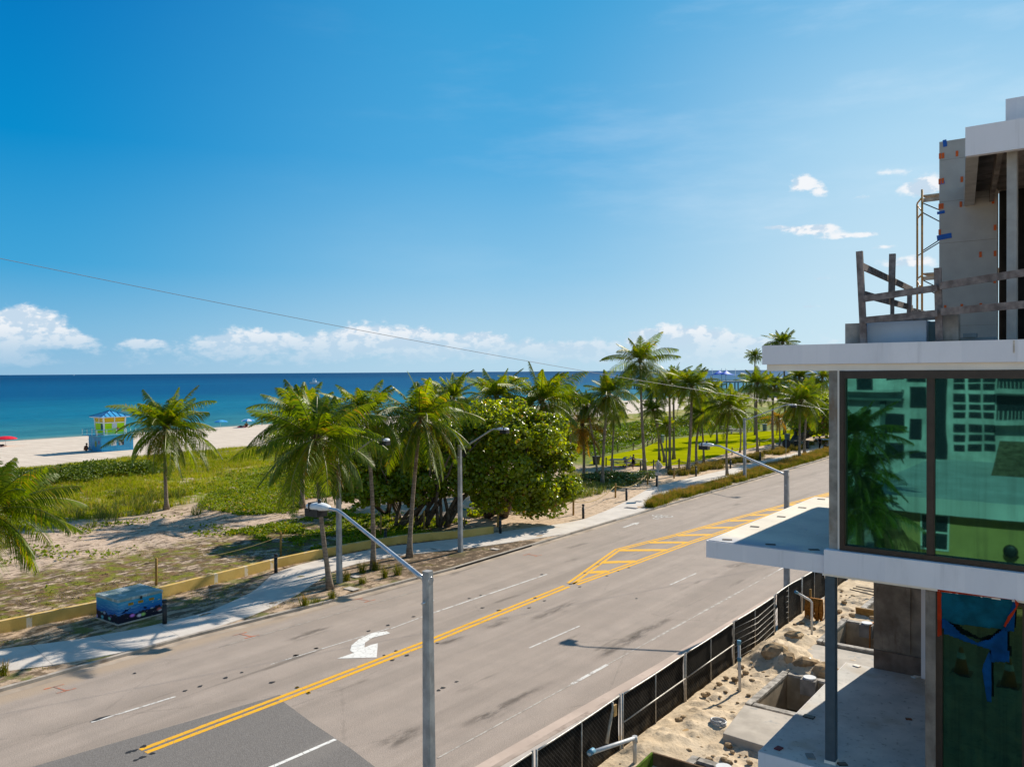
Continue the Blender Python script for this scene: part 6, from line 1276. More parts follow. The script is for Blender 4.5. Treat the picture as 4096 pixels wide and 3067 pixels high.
# torn blue sheet taped over the ground floor glass
def tarp():
    Yt = YF-.005; o = empty('tarpaulin', (jx2, YF, 5), 'torn blue plastic sheet hanging from red tape over the ground floor glass', 'tarpaulin')
    from mathutils.geometry import tessellate_polygon
    def sheet(pts, m, name, off, amp):
        P2 = [onY('zd', x, y, Yt-off) for x, y in pts]; n = 26
        xs = [p[0] for p in P2]; zs = [p[2] for p in P2]; x0, x1, z0, z1 = min(xs), max(xs), min(zs), max(zs)
        mb = MB(); mb.smooth = True; idx = {}; k = 34
        def inside(x, z):
            c = False
            for i in range(len(P2)):
                a, b = P2[i], P2[(i+1) % len(P2)]
                if (a[2] > z) != (b[2] > z) and x < (b[0]-a[0])*(z-a[2])/(b[2]-a[2]+1e-9)+a[0]: c = not c
            return c
        f = lambda x, z: Yt-off+amp*(float(fbm(np.array([x*4+z*1.5]), np.array([z*5]), 3)[0])-.5)*2
        for i in range(k):
            for j in range(k):
                xa, xb = x0+(x1-x0)*i/k, x0+(x1-x0)*(i+1)/k; za, zb = z0+(z1-z0)*j/k, z0+(z1-z0)*(j+1)/k
                if inside((xa+xb)/2, (za+zb)/2):
                    q = []
                    for u, w in ((i, j), (i+1, j), (i+1, j+1), (i, j+1)):
                        if (u, w) not in idx:
                            xx, zz = x0+(x1-x0)*u/k, z0+(z1-z0)*w/k; idx[(u, w)] = len(mb.v); mb.v.append((xx, f(xx, zz), zz))
                        q.append(idx[(u, w)])
                    mb.f.append(q); mb.mi.append(0); mb.sm.append(True)
        ob = mb.build(name, m, o); ob.modifiers.new('thick', 'SOLIDIFY').thickness = .004
    bl = pm('blue_plastic_sheet', (.004, .085, .125), .25, 3, .7, .06, .5, bd=.06); bd = pm('deep_blue_plastic', (.003, .055, .17), .25, 3, .7, .06, .5, bd=.06); rt = pm('red_tape', (.40, .035, .010), .15, 5, .7, .05, .1)
    sheet([(572, 138), (1210, 212), (1200, 300), (1112, 462), (980, 452), (820, 430), (700, 418), (580, 385)], bl, 'sheet', .02, .03)
    sheet([(578, 370), (640, 400), (740, 500), (880, 578), (1000, 545), (1115, 450), (1135, 480), (1160, 740), (1010, 745), (1000, 640), (880, 600), (760, 560), (590, 495)], bd, 'drape', .10, .05)
    sheet([(1215, 240), (1200, 482), (1130, 480), (1120, 440), (1195, 225)], bd, 'drape', .06, .03)
    sheet([(985, 655), (1004, 690), (1006, 1092), (968, 1085), (926, 815), (935, 770)], bd, 'drape', .08, .03)
    sheet([(538, 100), (575, 105), (575, 515), (540, 522)], rt, 'tape', .015, .004); sheet([(540, 100), (1240, 186), (1240, 212), (1180, 208), (575, 140), (545, 135)], rt, 'tape', .03, .004); sheet([(1205, 200), (1245, 240), (1205, 320), (1125, 445), (1112, 430), (1150, 350), (1218, 270)], rt, 'tape', .12, .01)
tarp()

# ------------------------------------------------------------------ construction yard
DIRT0 = .03
PITS = []
def boxpts(v, pts, z): return [onz(v, *p, z=z) for p in pts]
B1 = boxpts('z6', [(765, 785), (895, 605), (1190, 660), (1035, 845)], .38); B2 = boxpts('z6', [(1150, 468), (1190, 345), (1440, 365), (1440, 512)], .38)
B2 = [np.array(k) for k in ((-10.9, 36.1, .38), (-10.9, 40.0, .38), (-8.3, 40.0, .38), (-8.3, 36.1, .38))]
B1 = [np.array(k) for k in ((-10.85, 27.85, .38), (-10.85, 31.7, .38), (-8.2, 31.7, .38), (-8.2, 27.85, .38))]
B3 = [np.array(k) for k in ((-10.65, 20.2, .38), (-10.65, 23.1, .38), (-8.1, 23.1, .38), (-8.1, 20.2, .38))]
B4 = [np.array(k) for k in ((-10.7, 42.2, .38), (-10.7, 47.0, .38), (-8.3, 47.0, .38), (-8.3, 42.2, .38))]
def yard():
    xs = np.arange(-13.15, 2.5, .11); ys = np.concatenate([np.arange(6, 17, .4), np.arange(17, 52, .12), np.arange(52, 95, .5)]); X, Y = np.meshgrid(xs, ys)
    Z = DIRT0+.10+.16*(fbm(X*.9, Y*.9, 5)-.5)+.24*np.maximum(0, fbm(X*2.3+7, Y*2.3, 5)-.50)*2
    for cx, cy, r, h in ((-11.8, 33.9, 1.0, .55), (-11.3, 32.7, .9, .45), (-10.2, 32.5, .8, .4), (-11.6, 26.0, .8, .22), (-11.9, 22.9, .8, .25), (-11.9, 36.2, .7, .3), (-11.8, 24.4, 1.0, .2)):
        d2 = ((X-cx)**2+(Y-cy)**2)/r**2; Z += h*np.exp(-d2)*(.55+.9*fbm(X*3, Y*3, 4))
    Z = np.where(X < -12.75, np.minimum(Z, .14), Z)
    for b in (B1, B2, B3, B4):
        q = (X > b[0][0]-.02) & (X < b[2][0]+.02) & (Y > b[0][1]-.02) & (Y < b[1][1]+.02); Z = np.where(q, -1.3, Z)
    nx, ny = len(xs), len(ys); i = np.arange(nx-1)[None, :]+np.arange(ny-1)[:, None]*nx; T = np.stack([i, i+1, i+1+nx, i+nx], -1).reshape(-1, 4)
    g = NG('yard_sand'); p = g.pos(); n = g.noise(p, .8, 6, .65); f = g.noise(p, 6, 5, .65)
    c = g.mix(g.rng(n, .3, .7), (.46, .36, .245), (.60, .485, .35)); c = g.mix(g.rng(f, .52, .68, 0, .65), c, (.27, .20, .13)); c = g.mix(g.rng(g.noise(p, 18, 3), .62, .72, 0, .5), c, (.6, .5, .38))
    link('dirt', npmesh('dirt', np.stack([X, Y, Z], -1).reshape(-1, 3), T, True), g.end(g.bsdf(c, .95, .05, 0, g.bump(g.m('ADD', f, n), .7, .05))))['kind'] = 'structure'
yard()
CT = pm('cast_concrete', (.42, .345, .255), .25, 1.4, .9, .1, .3, stain=(.22, .16, .10), fine=20); CTR = pm('rough_rim_concrete', (.42, .385, .34), .4, 3.5, .95, .1, .6, stain=(.15, .13, .11), fine=16, ssc=4)
def tank(label, b, th=.22, depth=1.25, notch=None, water=True):
    x0, y0, x1, y1, z = b[0][0], b[0][1], b[2][0], b[1][1], b[0][2]; o = empty('concrete_tank', (x0, y0, 0), label, 'concrete tank', None)
    for q in ((x0, y0, x0+th, y1), (x1-th, y0, x1, y1), (x0+th+.001, y0, x1-th-.001, y0+th), (x0+th+.001, y1-th, x1-th-.001, y1)):
        mb = MB(); mb.box(q[0], q[1], -depth, q[2], q[3], z-.09); w = mb.build('wall', CT, o); mb = MB(); mb.box(q[0]-.02, q[1]-.02, z-.088, q[2]+.02, q[3]+.02, z); mb.build('rim', CTR, w)
    mb = MB(); mb.box(x0+th+.002, y0+th+.002, -depth, x1-th-.002, y1-th-.002, -depth+.3); mb.build('bottom', pm('green_pond_water', (.035, .032, .010), .3, 1.5, .15, .5, 0) if water else CT, o)
    if notch:
        nx, ny = notch; mb = MB(); mb.box(nx-.28, ny-.55, z-.55, nx+.28, ny-.221, z+.02); n_ = mb.build('inlet_block', GRAYC, o); mb = MB(); mb.smooth = True; mb.cyl((nx, ny-.30, z+.021), .23, .07, 18); mb.build('lid', pm('white_pvc', (.62, .62, .62), .08, 5, .45, .4, 0), o)
    return o
tank('square concrete tank with a pool of green water beside the porch slab', B1, notch=(-9.75, 31.7)); tank('concrete tank behind the slate column with an orange cord over its wall', B2, notch=(-9.75, 40.0)); tank('concrete tank with a round white lid at the bottom edge of the picture', B3, notch=(-9.55, 23.1)); T4 = tank('farthest concrete tank with rusty shuttering boards', B4, water=False)
for k in range(3):
    mb = MB(); mb.smooth = True; mb.tube([(-11.8, 44.6+k*.6, .62-.05*k), (-10.6, 44.8+k*.6, .45)], .03, 6); mb.build('rebar', pm('rebar_steel', (.06, .045, .04), .2, 6), T4)
q = onz('zc', 1205, 640, .4); mb = MB(); mb.smooth = True; mb.tube([(-9.55, 40.3, .30), (-9.55, 39.9, .45), (-9.55, 39.40, .42), (-9.55, 39.38, -.4), (-9.53, 39.3, -.9)], .035, 6); mb.build('cord', pm('orange_cord', (.40, .14, .03), .1, 4), label='orange brown cord hanging into the tank behind the slate column', cat='cord')
def block(name, label, cat, pts, z0, z1, m, top=None):
    mb = MB(); mb.prism([(p[0], p[1]) for p in pts], z0, z1); return mb.build(name, m, None, label=label, cat=cat, bevel=.02)
block('concrete_slab', 'thick pale concrete block between the tank and the rubble heap', 'concrete slab', [(-10.5, 25.0), (-10.8, 27.6), (-8.1, 27.6), (-7.95, 24.8)], -.3, .42, pm('pale_cast_concrete', (.46, .41, .35), .15, 1.2, .9, .1, .2, stain=(.25, .26, .26), st=(.58, .68)))
block('concrete_slab', 'flat sunlit concrete slab in front of the rear tank', 'concrete slab', [(-11.0, 34.1), (-10.95, 35.95), (-8.0, 35.95), (-7.9, 33.2), (-9.2, 33.2)], -.3, .26, _mats['pale_cast_concrete'])
PVC = pm('grey_pvc_pipe', (.50, .50, .50), .12, 4, .45, .4, 0)
def pipe(label, pts, r, caps=()):
    o = empty('standpipe', tuple(pts[0]), label, 'pipe'); mb = MB(); mb.smooth = True; mb.tube([tuple(p) for p in pts], r, 10); mb.build('pipe', PVC, o)
    for c, n, m in caps: mb = MB(); mb.smooth = True; a = np.array(c[0]); b = np.array(c[1]); mb.tube([tuple(a), tuple(b)], r*1.35, 10); mb.build(n, m, o)
    return o
BLUP = pm('blue_pipe_primer', (.10, .25, .36), .2, 6, .5)
e = onX('ze', 1178, 545, -12.0); b = onX('ze', 842, 663, -12.0); y_ = float(e[1])
pipe('grey pipe with a right angle bend in front of the nearest fence panel', [(-12, y_, -.1), (-12, y_, e[2]-.12), (-12, y_-.03, e[2]-.03), (-12, y_-.12, e[2])]+[tuple(b)], .06, [(((-12, y_+.02, e[2]-.16), (-12, y_-.0, e[2]+.03)), 'elbow', PVC), ((tuple(b), tuple(np.array(b)+[0, .22, .0])), 'end_cap', BLUP)])
p0 = onz('z6', 730, 740, .1); pipe('straight grey pipe with a jointed top standing in the dug sand', [(p0[0], p0[1], -.1), (p0[0]-.03, p0[1], 2.0)], .055, [(((p0[0]-.02, p0[1], 1.25), (p0[0]-.02, p0[1], 1.4)), 'joint', BLUP), (((p0[0]-.03, p0[1], 1.88), (p0[0]-.03, p0[1], 2.03)), 'end_cap', BLUP)])
p0 = onz('z6', 1105, 445, .1); pipe('bent grey pipe with a blue end near the orange rope bundle', [(p0[0], p0[1], -.1), (p0[0], p0[1], 1.6), (p0[0]-.05, p0[1]-.1, 1.72), (p0[0]-.55, p0[1]-.55, 2.12)], .05, [(((p0[0]-.48, p0[1]-.48, 2.06), (p0[0]-.56, p0[1]-.56, 2.13)), 'end_cap', BLUP)])
mb = MB(); mb.smooth = True; a = onz('z6', 1015, 600, .5); b = onz('z6', 1098, 563, .55); mb.tube([tuple(a), tuple(b)], .05, 8); mb.build('pipe', PVC, label='short grey pipe lying on the rubble behind the green water tank', cat='pipe')
def stakes():
    c = onz('zc', 785, 680, .1); o = empty('rope_bundle', tuple(c), 'bundle of orange brown rope slung over wooden stakes by the fence', 'rope bundle')
    for dx, dy, h in ((-.25, .1, 1.35), (.35, .45, 1.0), (.75, .1, .95)): mb = MB(); mb.cbox((c[0]+dx, c[1]+dy, h/2), .08, .08, h+.3); mb.build('stake', TIMB, o)
    og = pm('orange_rope', (.36, .15, .03), .35, 14, .85, .1, .3); R = random.Random(3); mb = MB(); mb.smooth = True
    for k in range(16):
        x = c[0]-.42+k*.05; d = R.uniform(.85, 1.15); mb.tube([(x, c[1]+.02, 1.1), (x+.03, c[1]-.10, 1.12), (x+R.uniform(-.05, .05), c[1]-.18, 1.1-d*.5), (x+R.uniform(-.05, .05), c[1]-.1, 1.12-d), (x+.02, c[1]+.06, 1.12-d*.7), (x, c[1]+.02, 1.1)], .035, 6)
    mb.build('rope', og, o)
stakes()
def debris():
    R = random.Random(12); RK = pm('broken_limestone', (.40, .285, .17), .4, 2.5, .95, .05, .6, fine=9)
    def rock(x, y, z, s, lb=None):
        mb = MB(); mb.ball((0, 0, 0), s, s*R.uniform(.7, 1), s*R.uniform(.5, .8), 9, 7); k = R.uniform(0, 50)
        mb.v = [tuple(np.array(p)*(1+.55*(float(fbm(np.array([p[0]*3/s+k]), np.array([p[1]*3/s+p[2]*2/s]), 3)[0])-.5))) for p in mb.v]; mb.sm = [False]*len(mb.sm); o = mb.build('rock', RK, None, True); o.location = (x, y, z); o.rotation_euler = (R.uniform(0, 1), 0, R.uniform(0, 6)); return o
    big = [(-11.5, 32.8, .55, .62, 'largest limestone boulder on the heap beside the green water tank'), (-10.3, 32.5, .42, .60, 'pale boulder behind the rim of the green water tank'), (-9.5, 32.45, .4, .52, 'boulder next to the slate column behind the tank'), (-11.9, 36.1, .4, .42, 'dusty boulder against the fence by the bent pipe'), (-8.95, 32.5, .35, .42, 'small boulder right of the slate column'), (-10.95, 32.5, .55, .36, 'small rock between the two largest boulders')]
    for x, y, z, s, lb in big: tag(rock(x, y, z, s), lb, 'rock', 'boulders dug out in the yard')
    mb = MB()
    for k in range(900):
        x, y = R.uniform(-12.6, -8.3), R.uniform(21.5, 46); dd = min(abs(y-33), abs(y-24)+1)
        if R.random() > math.exp(-dd/5) or any(b[0][0]-.3 < x < b[2][0]+.3 and b[0][1]-.3 < y < b[1][1]+.3 for b in (B1, B2, B3, B4)) or (-10.95 < x and 24.7 < y < 27.8) or (-11.1 < x and 33.1 < y < 36.1): continue
        s = R.uniform(.03, .17); n0 = len(mb.v); mb.ball((x, y, .16+s*.4), s, s*.8, s*.6, 6, 4)
    mb.sm = [False]*len(mb.sm); mb.build('rubble', RK, kind='stuff')
    LU = pm('scrap_lumber', (.36, .23, .11), .3, 5, .85, .1, .3)
    for lb, v, x0, y0, x1, y1, w, h in (('brown plank lying in the sand in front of the thick concrete block', 'ze', 1520, 515, 1648, 465, .18, .06), ('short board end beside the thick concrete block', 'ze', 1690, 490, 1775, 462, .35, .05)):
        a = onz(v, x0, y0, .28); b = onz(v, x1, y1, .28); mb = MB(); mb.beam(tuple(a), tuple(b), w, h); mb.build('plank', LU, label=lb, cat='plank')
    mb = MB(); mb.smooth = True; c = onz('ze', 1795, 455, .3); mb.tube([(c[0]+.25*math.cos(t), c[1]+.2*math.sin(t), .3+.01*t) for t in np.linspace(0, 18, 60)], .03, 5); mb.build('hose_coil', PVC, label='coil of grey hose beside the thick concrete block', cat='hose')
    # mossy shuttering at the bottom edge
    o = empty('shuttering', (-11.2, 20.9, 0), 'mossy green timber shuttering at the bottom edge of the yard', 'shuttering')
    MOSS = pm('mossy_board', (.09, .16, .012), .4, 3, .9, .1, .3, stain=(.16, .12, .06)); RB = pm('rusty_board', (.16, .10, .06), .4, 3, .9, .1, .3)
    a, b, c = onz('ze', 1185, 765, .6), onz('ze', 1308, 650, .6), onz('ze', 1700, 765, .6)
    for p, q, m_ in ((a, b, MOSS), (b, c, RB)): mb = MB(); p = np.array(p); q = np.array(q); p[2] = q[2] = .22; d = q-p; mb.beam(tuple(p-d*.15 if m_ is MOSS else p), tuple(q+d*(.0 if m_ is MOSS else .4)), .07, .72); mb.build('board', m_, o)
    for z_, y_ in ((.25, 41.9), (.45, 41.85)): mb = MB(); mb.beam((-10.8, y_, z_), (-8.8, y_, z_), .06, .5 if z_ < .3 else .1); mb.build('shuttering_board', pm('orange_form_board', (.40, .22, .06), .3, 3, .8), label='rusty orange shuttering board at the far tank' if z_ < .3 else 'thin board lying on the far tank shuttering', cat='board')
debris()

# construction fence
def fence():
    g = NG('windscreen_mesh'); p = g.pos(); x, y, z = g.sep(p); n = g.noise(p, 2.4, 5, .6)
    c = g.mix(g.rng(n, .3, .75), (.006, .0055, .005), (.022, .019, .016)); c = g.mix(g.m('MULTIPLY', g.rng(z, .9, .1), g.rng(n, .42, .62, 0, .55)), c, (.07, .055, .035))
    u = g.m('ABSOLUTE', g.m('SUBTRACT', g.m('FRACT', g.m('MULTIPLY', g.m('ADD', y, z), 7.0)), .5)); w = g.m('ABSOLUTE', g.m('SUBTRACT', g.m('FRACT', g.m('MULTIPLY', g.m('SUBTRACT', y, z), 7.0)), .5))
    wire = g.m('MULTIPLY', g.m('MAXIMUM', g.rng(u, .06, .03), g.m('MULTIPLY', g.rng(w, .06, .03), .45)), .26); c = g.mix(wire, c, (.24, .23, .215))
    scr = g.end(g.bsdf(c, .85, .05, 0, g.bump(n, .3, .03))); gal = pm('fence_tube', (.42, .40, .37), .25, 8, .45, .4, 0, metal=.3, stain=(.25, .2, .15))
    Yb = [3.8, 8.4, 13.1, 17.9, 22.65, 27.3, 31.85, 36.6, 40.6, 44.6, 48.7, 52.8, 56.9, 61.0]; R = random.Random(8)
    lab = {5: 'fence panel with a mid rail beside the thick concrete block', 6: 'fence panel next to the green water tank, its screen tight', 7: 'fence panel with a torn patch and sagging top by the rubble heap', 8: 'fence panel with billowing screen behind the bent pipe'}
    for i, (a, b) in enumerate(zip(Yb, Yb[1:])):
        x0, x1 = -12.85-.006*(a-23)+R.uniform(-.03, .03), -12.85-.006*(b-23)+R.uniform(-.03, .03); h = 1.85
        l_ = {3: 'nearest fence panel behind the bent grey pipe, cut by the bottom edge', 4: 'fence panel with a pale hanging strap behind the nearest pipe', 5: lab[5], 6: lab[6], 7: lab[7], 8: lab[8]}.get(i+0, None)
        l_ = [None, None, 'fence panel before the nearest one at the bottom edge', 'nearest whole fence panel with a pale strap, behind the grey pipe bend', 'fence panel with a mid rail beside the thick concrete block', 'fence panel next to the green water tank', 'fence panel with hanging wires by the rubble heap', 'fence panel with a torn slit in front of the bent pipe', 'fence panel behind the orange rope bundle', 'fence panel left behind the slate column top', 'shaded fence panel just right of the slate column', 'fence panel before the last in the shade of the canopy', 'last fence panel deep under the canopy'][i]
        if l_ is None: continue
        o = empty('fence_panel', (x0, a, 0), l_, 'fence panel', 'screened construction fence panels')
        for yy, xx in ((a+.06, x0), (b-.06, x1)): mb = MB(); mb.smooth = True; mb.tube([(xx, yy, -.1), (xx, yy, h+.04)], .032, 8); mb.build('post', gal, o)
        mb = MB(); mb.smooth = True; ym = (a+b)/2; xm = (x0+x1)/2; mb.tube([(xm, ym, .05), (xm, ym, h)], .02, 7); mb.build('middle_post', gal, o)
        sg = .05 if i != 7 else -.12
        mb = MB(); mb.smooth = True; mb.tube([(x0+(x1-x0)*t, a+.06+(b-a-.12)*t, h-sg*math.sin(math.pi*t)*.5) for t in np.linspace(0, 1, 9)], .026, 8); mb.build('top_rail', gal, o)
        mb = MB(); mb.smooth = True; mb.tube([(x0, a+.06, .07), (x1, b-.06, .07)], .022, 8); mb.build('bottom_rail', gal, o)
        if i in (4, 5): mb = MB(); mb.smooth = True; mb.tube([(x0+.03, a+.06, .98), (x1+.03, b-.06, .98)], .022, 8); mb.build('mid_rail', gal, o)
        if i in (6, 7):
            for k in range(6): mb = MB(); mb.smooth = True; z_ = .35+k*.25; mb.tube([(x0+.03, a+.1, z_), (xm+.10, ym, z_-.10), (x1+.03, b-.1, z_)] if i == 6 else [(x0+.03, a+.1, z_), (xm-.3, a+1.4, z_-.02), (xm+.04, a+1.9, z_+.1)], .008, 5); mb.build('wire', gal, o)
        mb = MB(); mb.smooth = True; nu, nv = 26, 8; vs = []
        for j in range(nv+1):
            for k in range(nu+1):
                t = k/nu; bul = .07*math.sin(math.pi*j/nv)*(float(fbm(np.array([t*4+i*7.]), np.array([j*.4]), 3)[0])-.35); vs.append((x0+(x1-x0)*t-.025-bul, a+.08+(b-a-.16)*t, .09+(h-.12-sg*math.sin(math.pi*t)*.5)*j/nv))
        fs = [(j*(nu+1)+k, j*(nu+1)+k+1, (j+1)*(nu+1)+k+1, (j+1)*(nu+1)+k) for j in range(nv) for k in range(nu) if not (i == 7 and k in (2, 3) and j < 8 and (k == 2 or j < 5))]
        mb.add(vs, fs); s = mb.build('screen', scr, o); s.modifiers.new('thick', 'SOLIDIFY').thickness = .006
        if i == 3:
            mb = MB(); mb.smooth = True; P_ = [onX('ze', *q, x0+.07) for q in ((1015, 285), (1018, 330), (1000, 420), (985, 500), (972, 590))]; mb.tube([tuple(k) for k in P_], [.03, .04, .05, .045, .06], 6); mb.build('strap', pm('pale_strap', (.42, .38, .32), .2, 6), o)
            q = onX('ze', 1031, 347, x0+.10); mb = MB(); mb.cbox(tuple(q), .06, .16, .34); mb.build('tag', pm('orange_tag', (.45, .28, .10), .2, 6), o)
fence()

# ------------------------------------------------------------------ the street behind the camera, seen in the glass
YG = YF+.165
def mir(v, x, y, Ym): p = onY(v, x, y, Ym); return np.array([p[0], 2*YG-Ym, p[2]])
def neighbours():
    Ym = 48.5; Yw = 2*YG-Ym; zt = float(mir('zr', 350, 1120, Ym)[2]); xl = float(mir('zr', 285, 1300, Ym)[0])
    yw = pm('yellow_rendered_wall', (.52, .36, .12), .08, 1, .8, .2, .1); wr = pm('white_flat_roof', (.62, .64, .63), .12, .4, .8, .2, .1, stain=(.42, .45, .44))
    h = empty('yellow_house', (xl, Yw, 0), 'yellow house with a flat white roof reflected in the green glass', 'house')
    zr = float(mir('zr', 350, 1020, Ym-.9)[2]); Yb = 2*YG-68
    part('wall', [(xl, Yb+.5, 0, 9, Yw, zt)], yw, h); part('roof', [(xl-.8, Yb, zt+.002, 9.5, Yw+.9, zr)], wr, h)
    a, b = mir('zr', 645, 1160, Ym), mir('zr', 875, 1470, Ym); w = part('window', [(a[0], Yw+.002, b[2], b[0], Yw+.06, a[2])], pm('white_window_frame', (.7, .72, .7), .05, 2), h); part('pane', [(a[0]+.08, Yw+.0605, b[2]+.1, b[0]-.08, Yw+.07, b[2]+(a[2]-b[2])*.5-.05), (a[0]+.08, Yw+.0605, b[2]+(a[2]-b[2])*.5+.05, b[0]-.08, Yw+.07, a[2]-.08)], pm('dark_glass', (.02, .03, .04)), w)
    c = mir('zr', 1350, 1470, Ym-.5); mb = MB(); mb.smooth = True; mb.ball((c[0], c[1], c[2]), .34, .12, .34, 14, 8); mb.tube([(c[0], c[1], c[2]), (c[0]+.3, c[1]-.4, c[2]-.3)], .04, 6); mb.build('satellite_dish', BLK, h)
    Ym2 = 78.0; Y2 = 2*YG-Ym2; wall = pm('white_block_wall', (.62, .65, .63), .3, .5, .8, .2, .1, stain=(.40, .43, .42)); dk = pm('dark_glass', (.02, .03, .04))
    ap = empty('apartment_block', (-8, Y2, 0), 'white apartment block with shaded windows and balconies reflected in the green glass', 'building')
    x0 = float(mir('zr', 45, 400, Ym2)[0]); x1 = 14.0; part('wall', [(x0, Y2-9, 0, x1, Y2, 27)], wall, ap)
    A = lambda x, y: mir('zr', x, y, Ym2)
    for (xa, ya, xb, yb) in ((375, 390, 520, 545), (375, 620, 520, 748), (540, 90, 690, 150), (560, 185, 690, 345), (560, 430, 655, 600), (560, 690, 690, 748), (155, 95, 280, 205), (380, 100, 520, 130)):
        p, q = A(xa, ya), A(xb, yb); part('window', [(p[0], Y2+.003, q[2], q[0], Y2+.05, p[2])], dk, ap)
    p, q = A(340, 295), A(385, 560); part('pillar', [(p[0], Y2+.003, q[2], q[0], Y2+.4, p[2])], pm('shaded_wall', (.10, .14, .14)), ap)
    p, q = A(50, 265), A(520, 290); part('ledge', [(p[0], Y2+.06, q[2], q[0], Y2+.9, p[2])], pm('shaded_wall', (.1, .1, .1)), ap)
    p, q = A(50, 205), A(520, 222); part('balcony', [(p[0], Y2+.06, q[2], q[0], Y2+1.0, p[2])], wall, ap)
    for cx in (905, 1025, 1135):
        for (ya, yb) in ((105, 150), (160, 210), (240, 305), (320, 365), (380, 430), (475, 540), (555, 610), (630, 690)):
            p, q = A(cx, ya), A(cx+95, yb); part('window', [(p[0], Y2+.003, q[2], q[0], Y2+.05, p[2])], dk, ap)
    p, q = A(745, 90), A(850, 750); part('recess', [(p[0], Y2+.003, q[2], q[0], Y2+.04, p[2])], dk, ap)
    for ya, yb in ((145, 235), (365, 480)):
        p, q = A(1240, ya), A(1500, yb); part('balcony_slab', [(p[0], Y2+.06, q[2], q[0], Y2+1.4, q[2]+.35)], wall, ap)
        part('balcony_rail', [(p[0]+k*.28, Y2+1.3, q[2]+.351, p[0]+k*.28+.06, Y2+1.36, p[2]) for k in range(int((q[0]-p[0])/.28))], wall, ap); part('shaded_recess', [(p[0], Y2+.003, q[2]+.36, q[0], Y2+.05, p[2]+1.2)], dk, ap)
    pk = float(mir('zr', 1200, 640, 60)[0]); tp = mir('zr', 1200, 640, 60); bt = mir('zr', 1200, 960, 60)
    rf = empty('shingle_roof', (pk, tp[1], zr), 'brown shingled roof on the yellow house reflected in the glass', 'roof'); mb = MB(); mb.add([(pk, tp[1]+.5, zr), (10, tp[1]+.5, zr), (10, tp[1]-4, tp[2]), (pk, tp[1]-4, tp[2]), (pk, tp[1]-4, zr), (10, tp[1]-4, zr)], [(0, 1, 2, 3), (3, 4, 0), (4, 3, 2, 5)]); mb.build('tiles', pm('brown_shingle', (.20, .15, .09), .4, 2.5, .9, .1, .3), rf)
    # palm beside the house
    Yp = 45.5; c = mir('zr', 150, 560, Yp); o = empty('coconut_palm', (c[0], c[1], 0), 'bushy palm reflected in the left pane of the green glass', 'palm tree'); mb = MB(); mb.smooth = True; mb.tube([(c[0], c[1], -.2), (c[0]+.2, c[1], 3), (c[0], c[1], c[2])], [.22, .18, .16], 9); mb.build('trunk', BARK, o)
    for k, (dz, s) in enumerate(((0, .68), (-2.0, .72), (-3.9, .75))):
        cr = bpy.data.objects.new('crown', CROWNS[k]); COL.objects.link(cr); cr.parent = o; cr.location = (0, 0, c[2]+dz); cr.scale = (s, s, s*.95); cr.rotation_euler.z = k*1.3
    og = pm('orange_cone', (.65, .20, .03), .1, 5, .6)
    for x, y, lb in ((748, 835, 'traffic cone reflected in the ground floor glass, left of the pair'), (1160, 945, 'traffic cone reflected in the ground floor glass, right of the pair')):
        d = ray('zd', x, y); P = CAM+d*((.13-CAMH)/d[2]); Y_ = 2*YG-P[1]; o = empty('traffic_cone', (P[0], Y_, .12), lb, 'traffic cone', 'traffic cones on the near pavement')
        mb = MB(); mb.box(-.36, -.36, 0, .36, .36, .06); mb.build('base', BLK, o, True); mb = MB(); mb.smooth = True; mb.tube([(0, 0, .061), (0, 0, 1.05)], [.27, .06], 14); mb.build('cone', og, o, True); mb = MB(); mb.smooth = True; mb.tube([(0, 0, .62), (0, 0, .85)], [.165, .118], 14, False); mb.build('collar', pm('white_collar', (.7, .7, .7)), o, True)
neighbours()
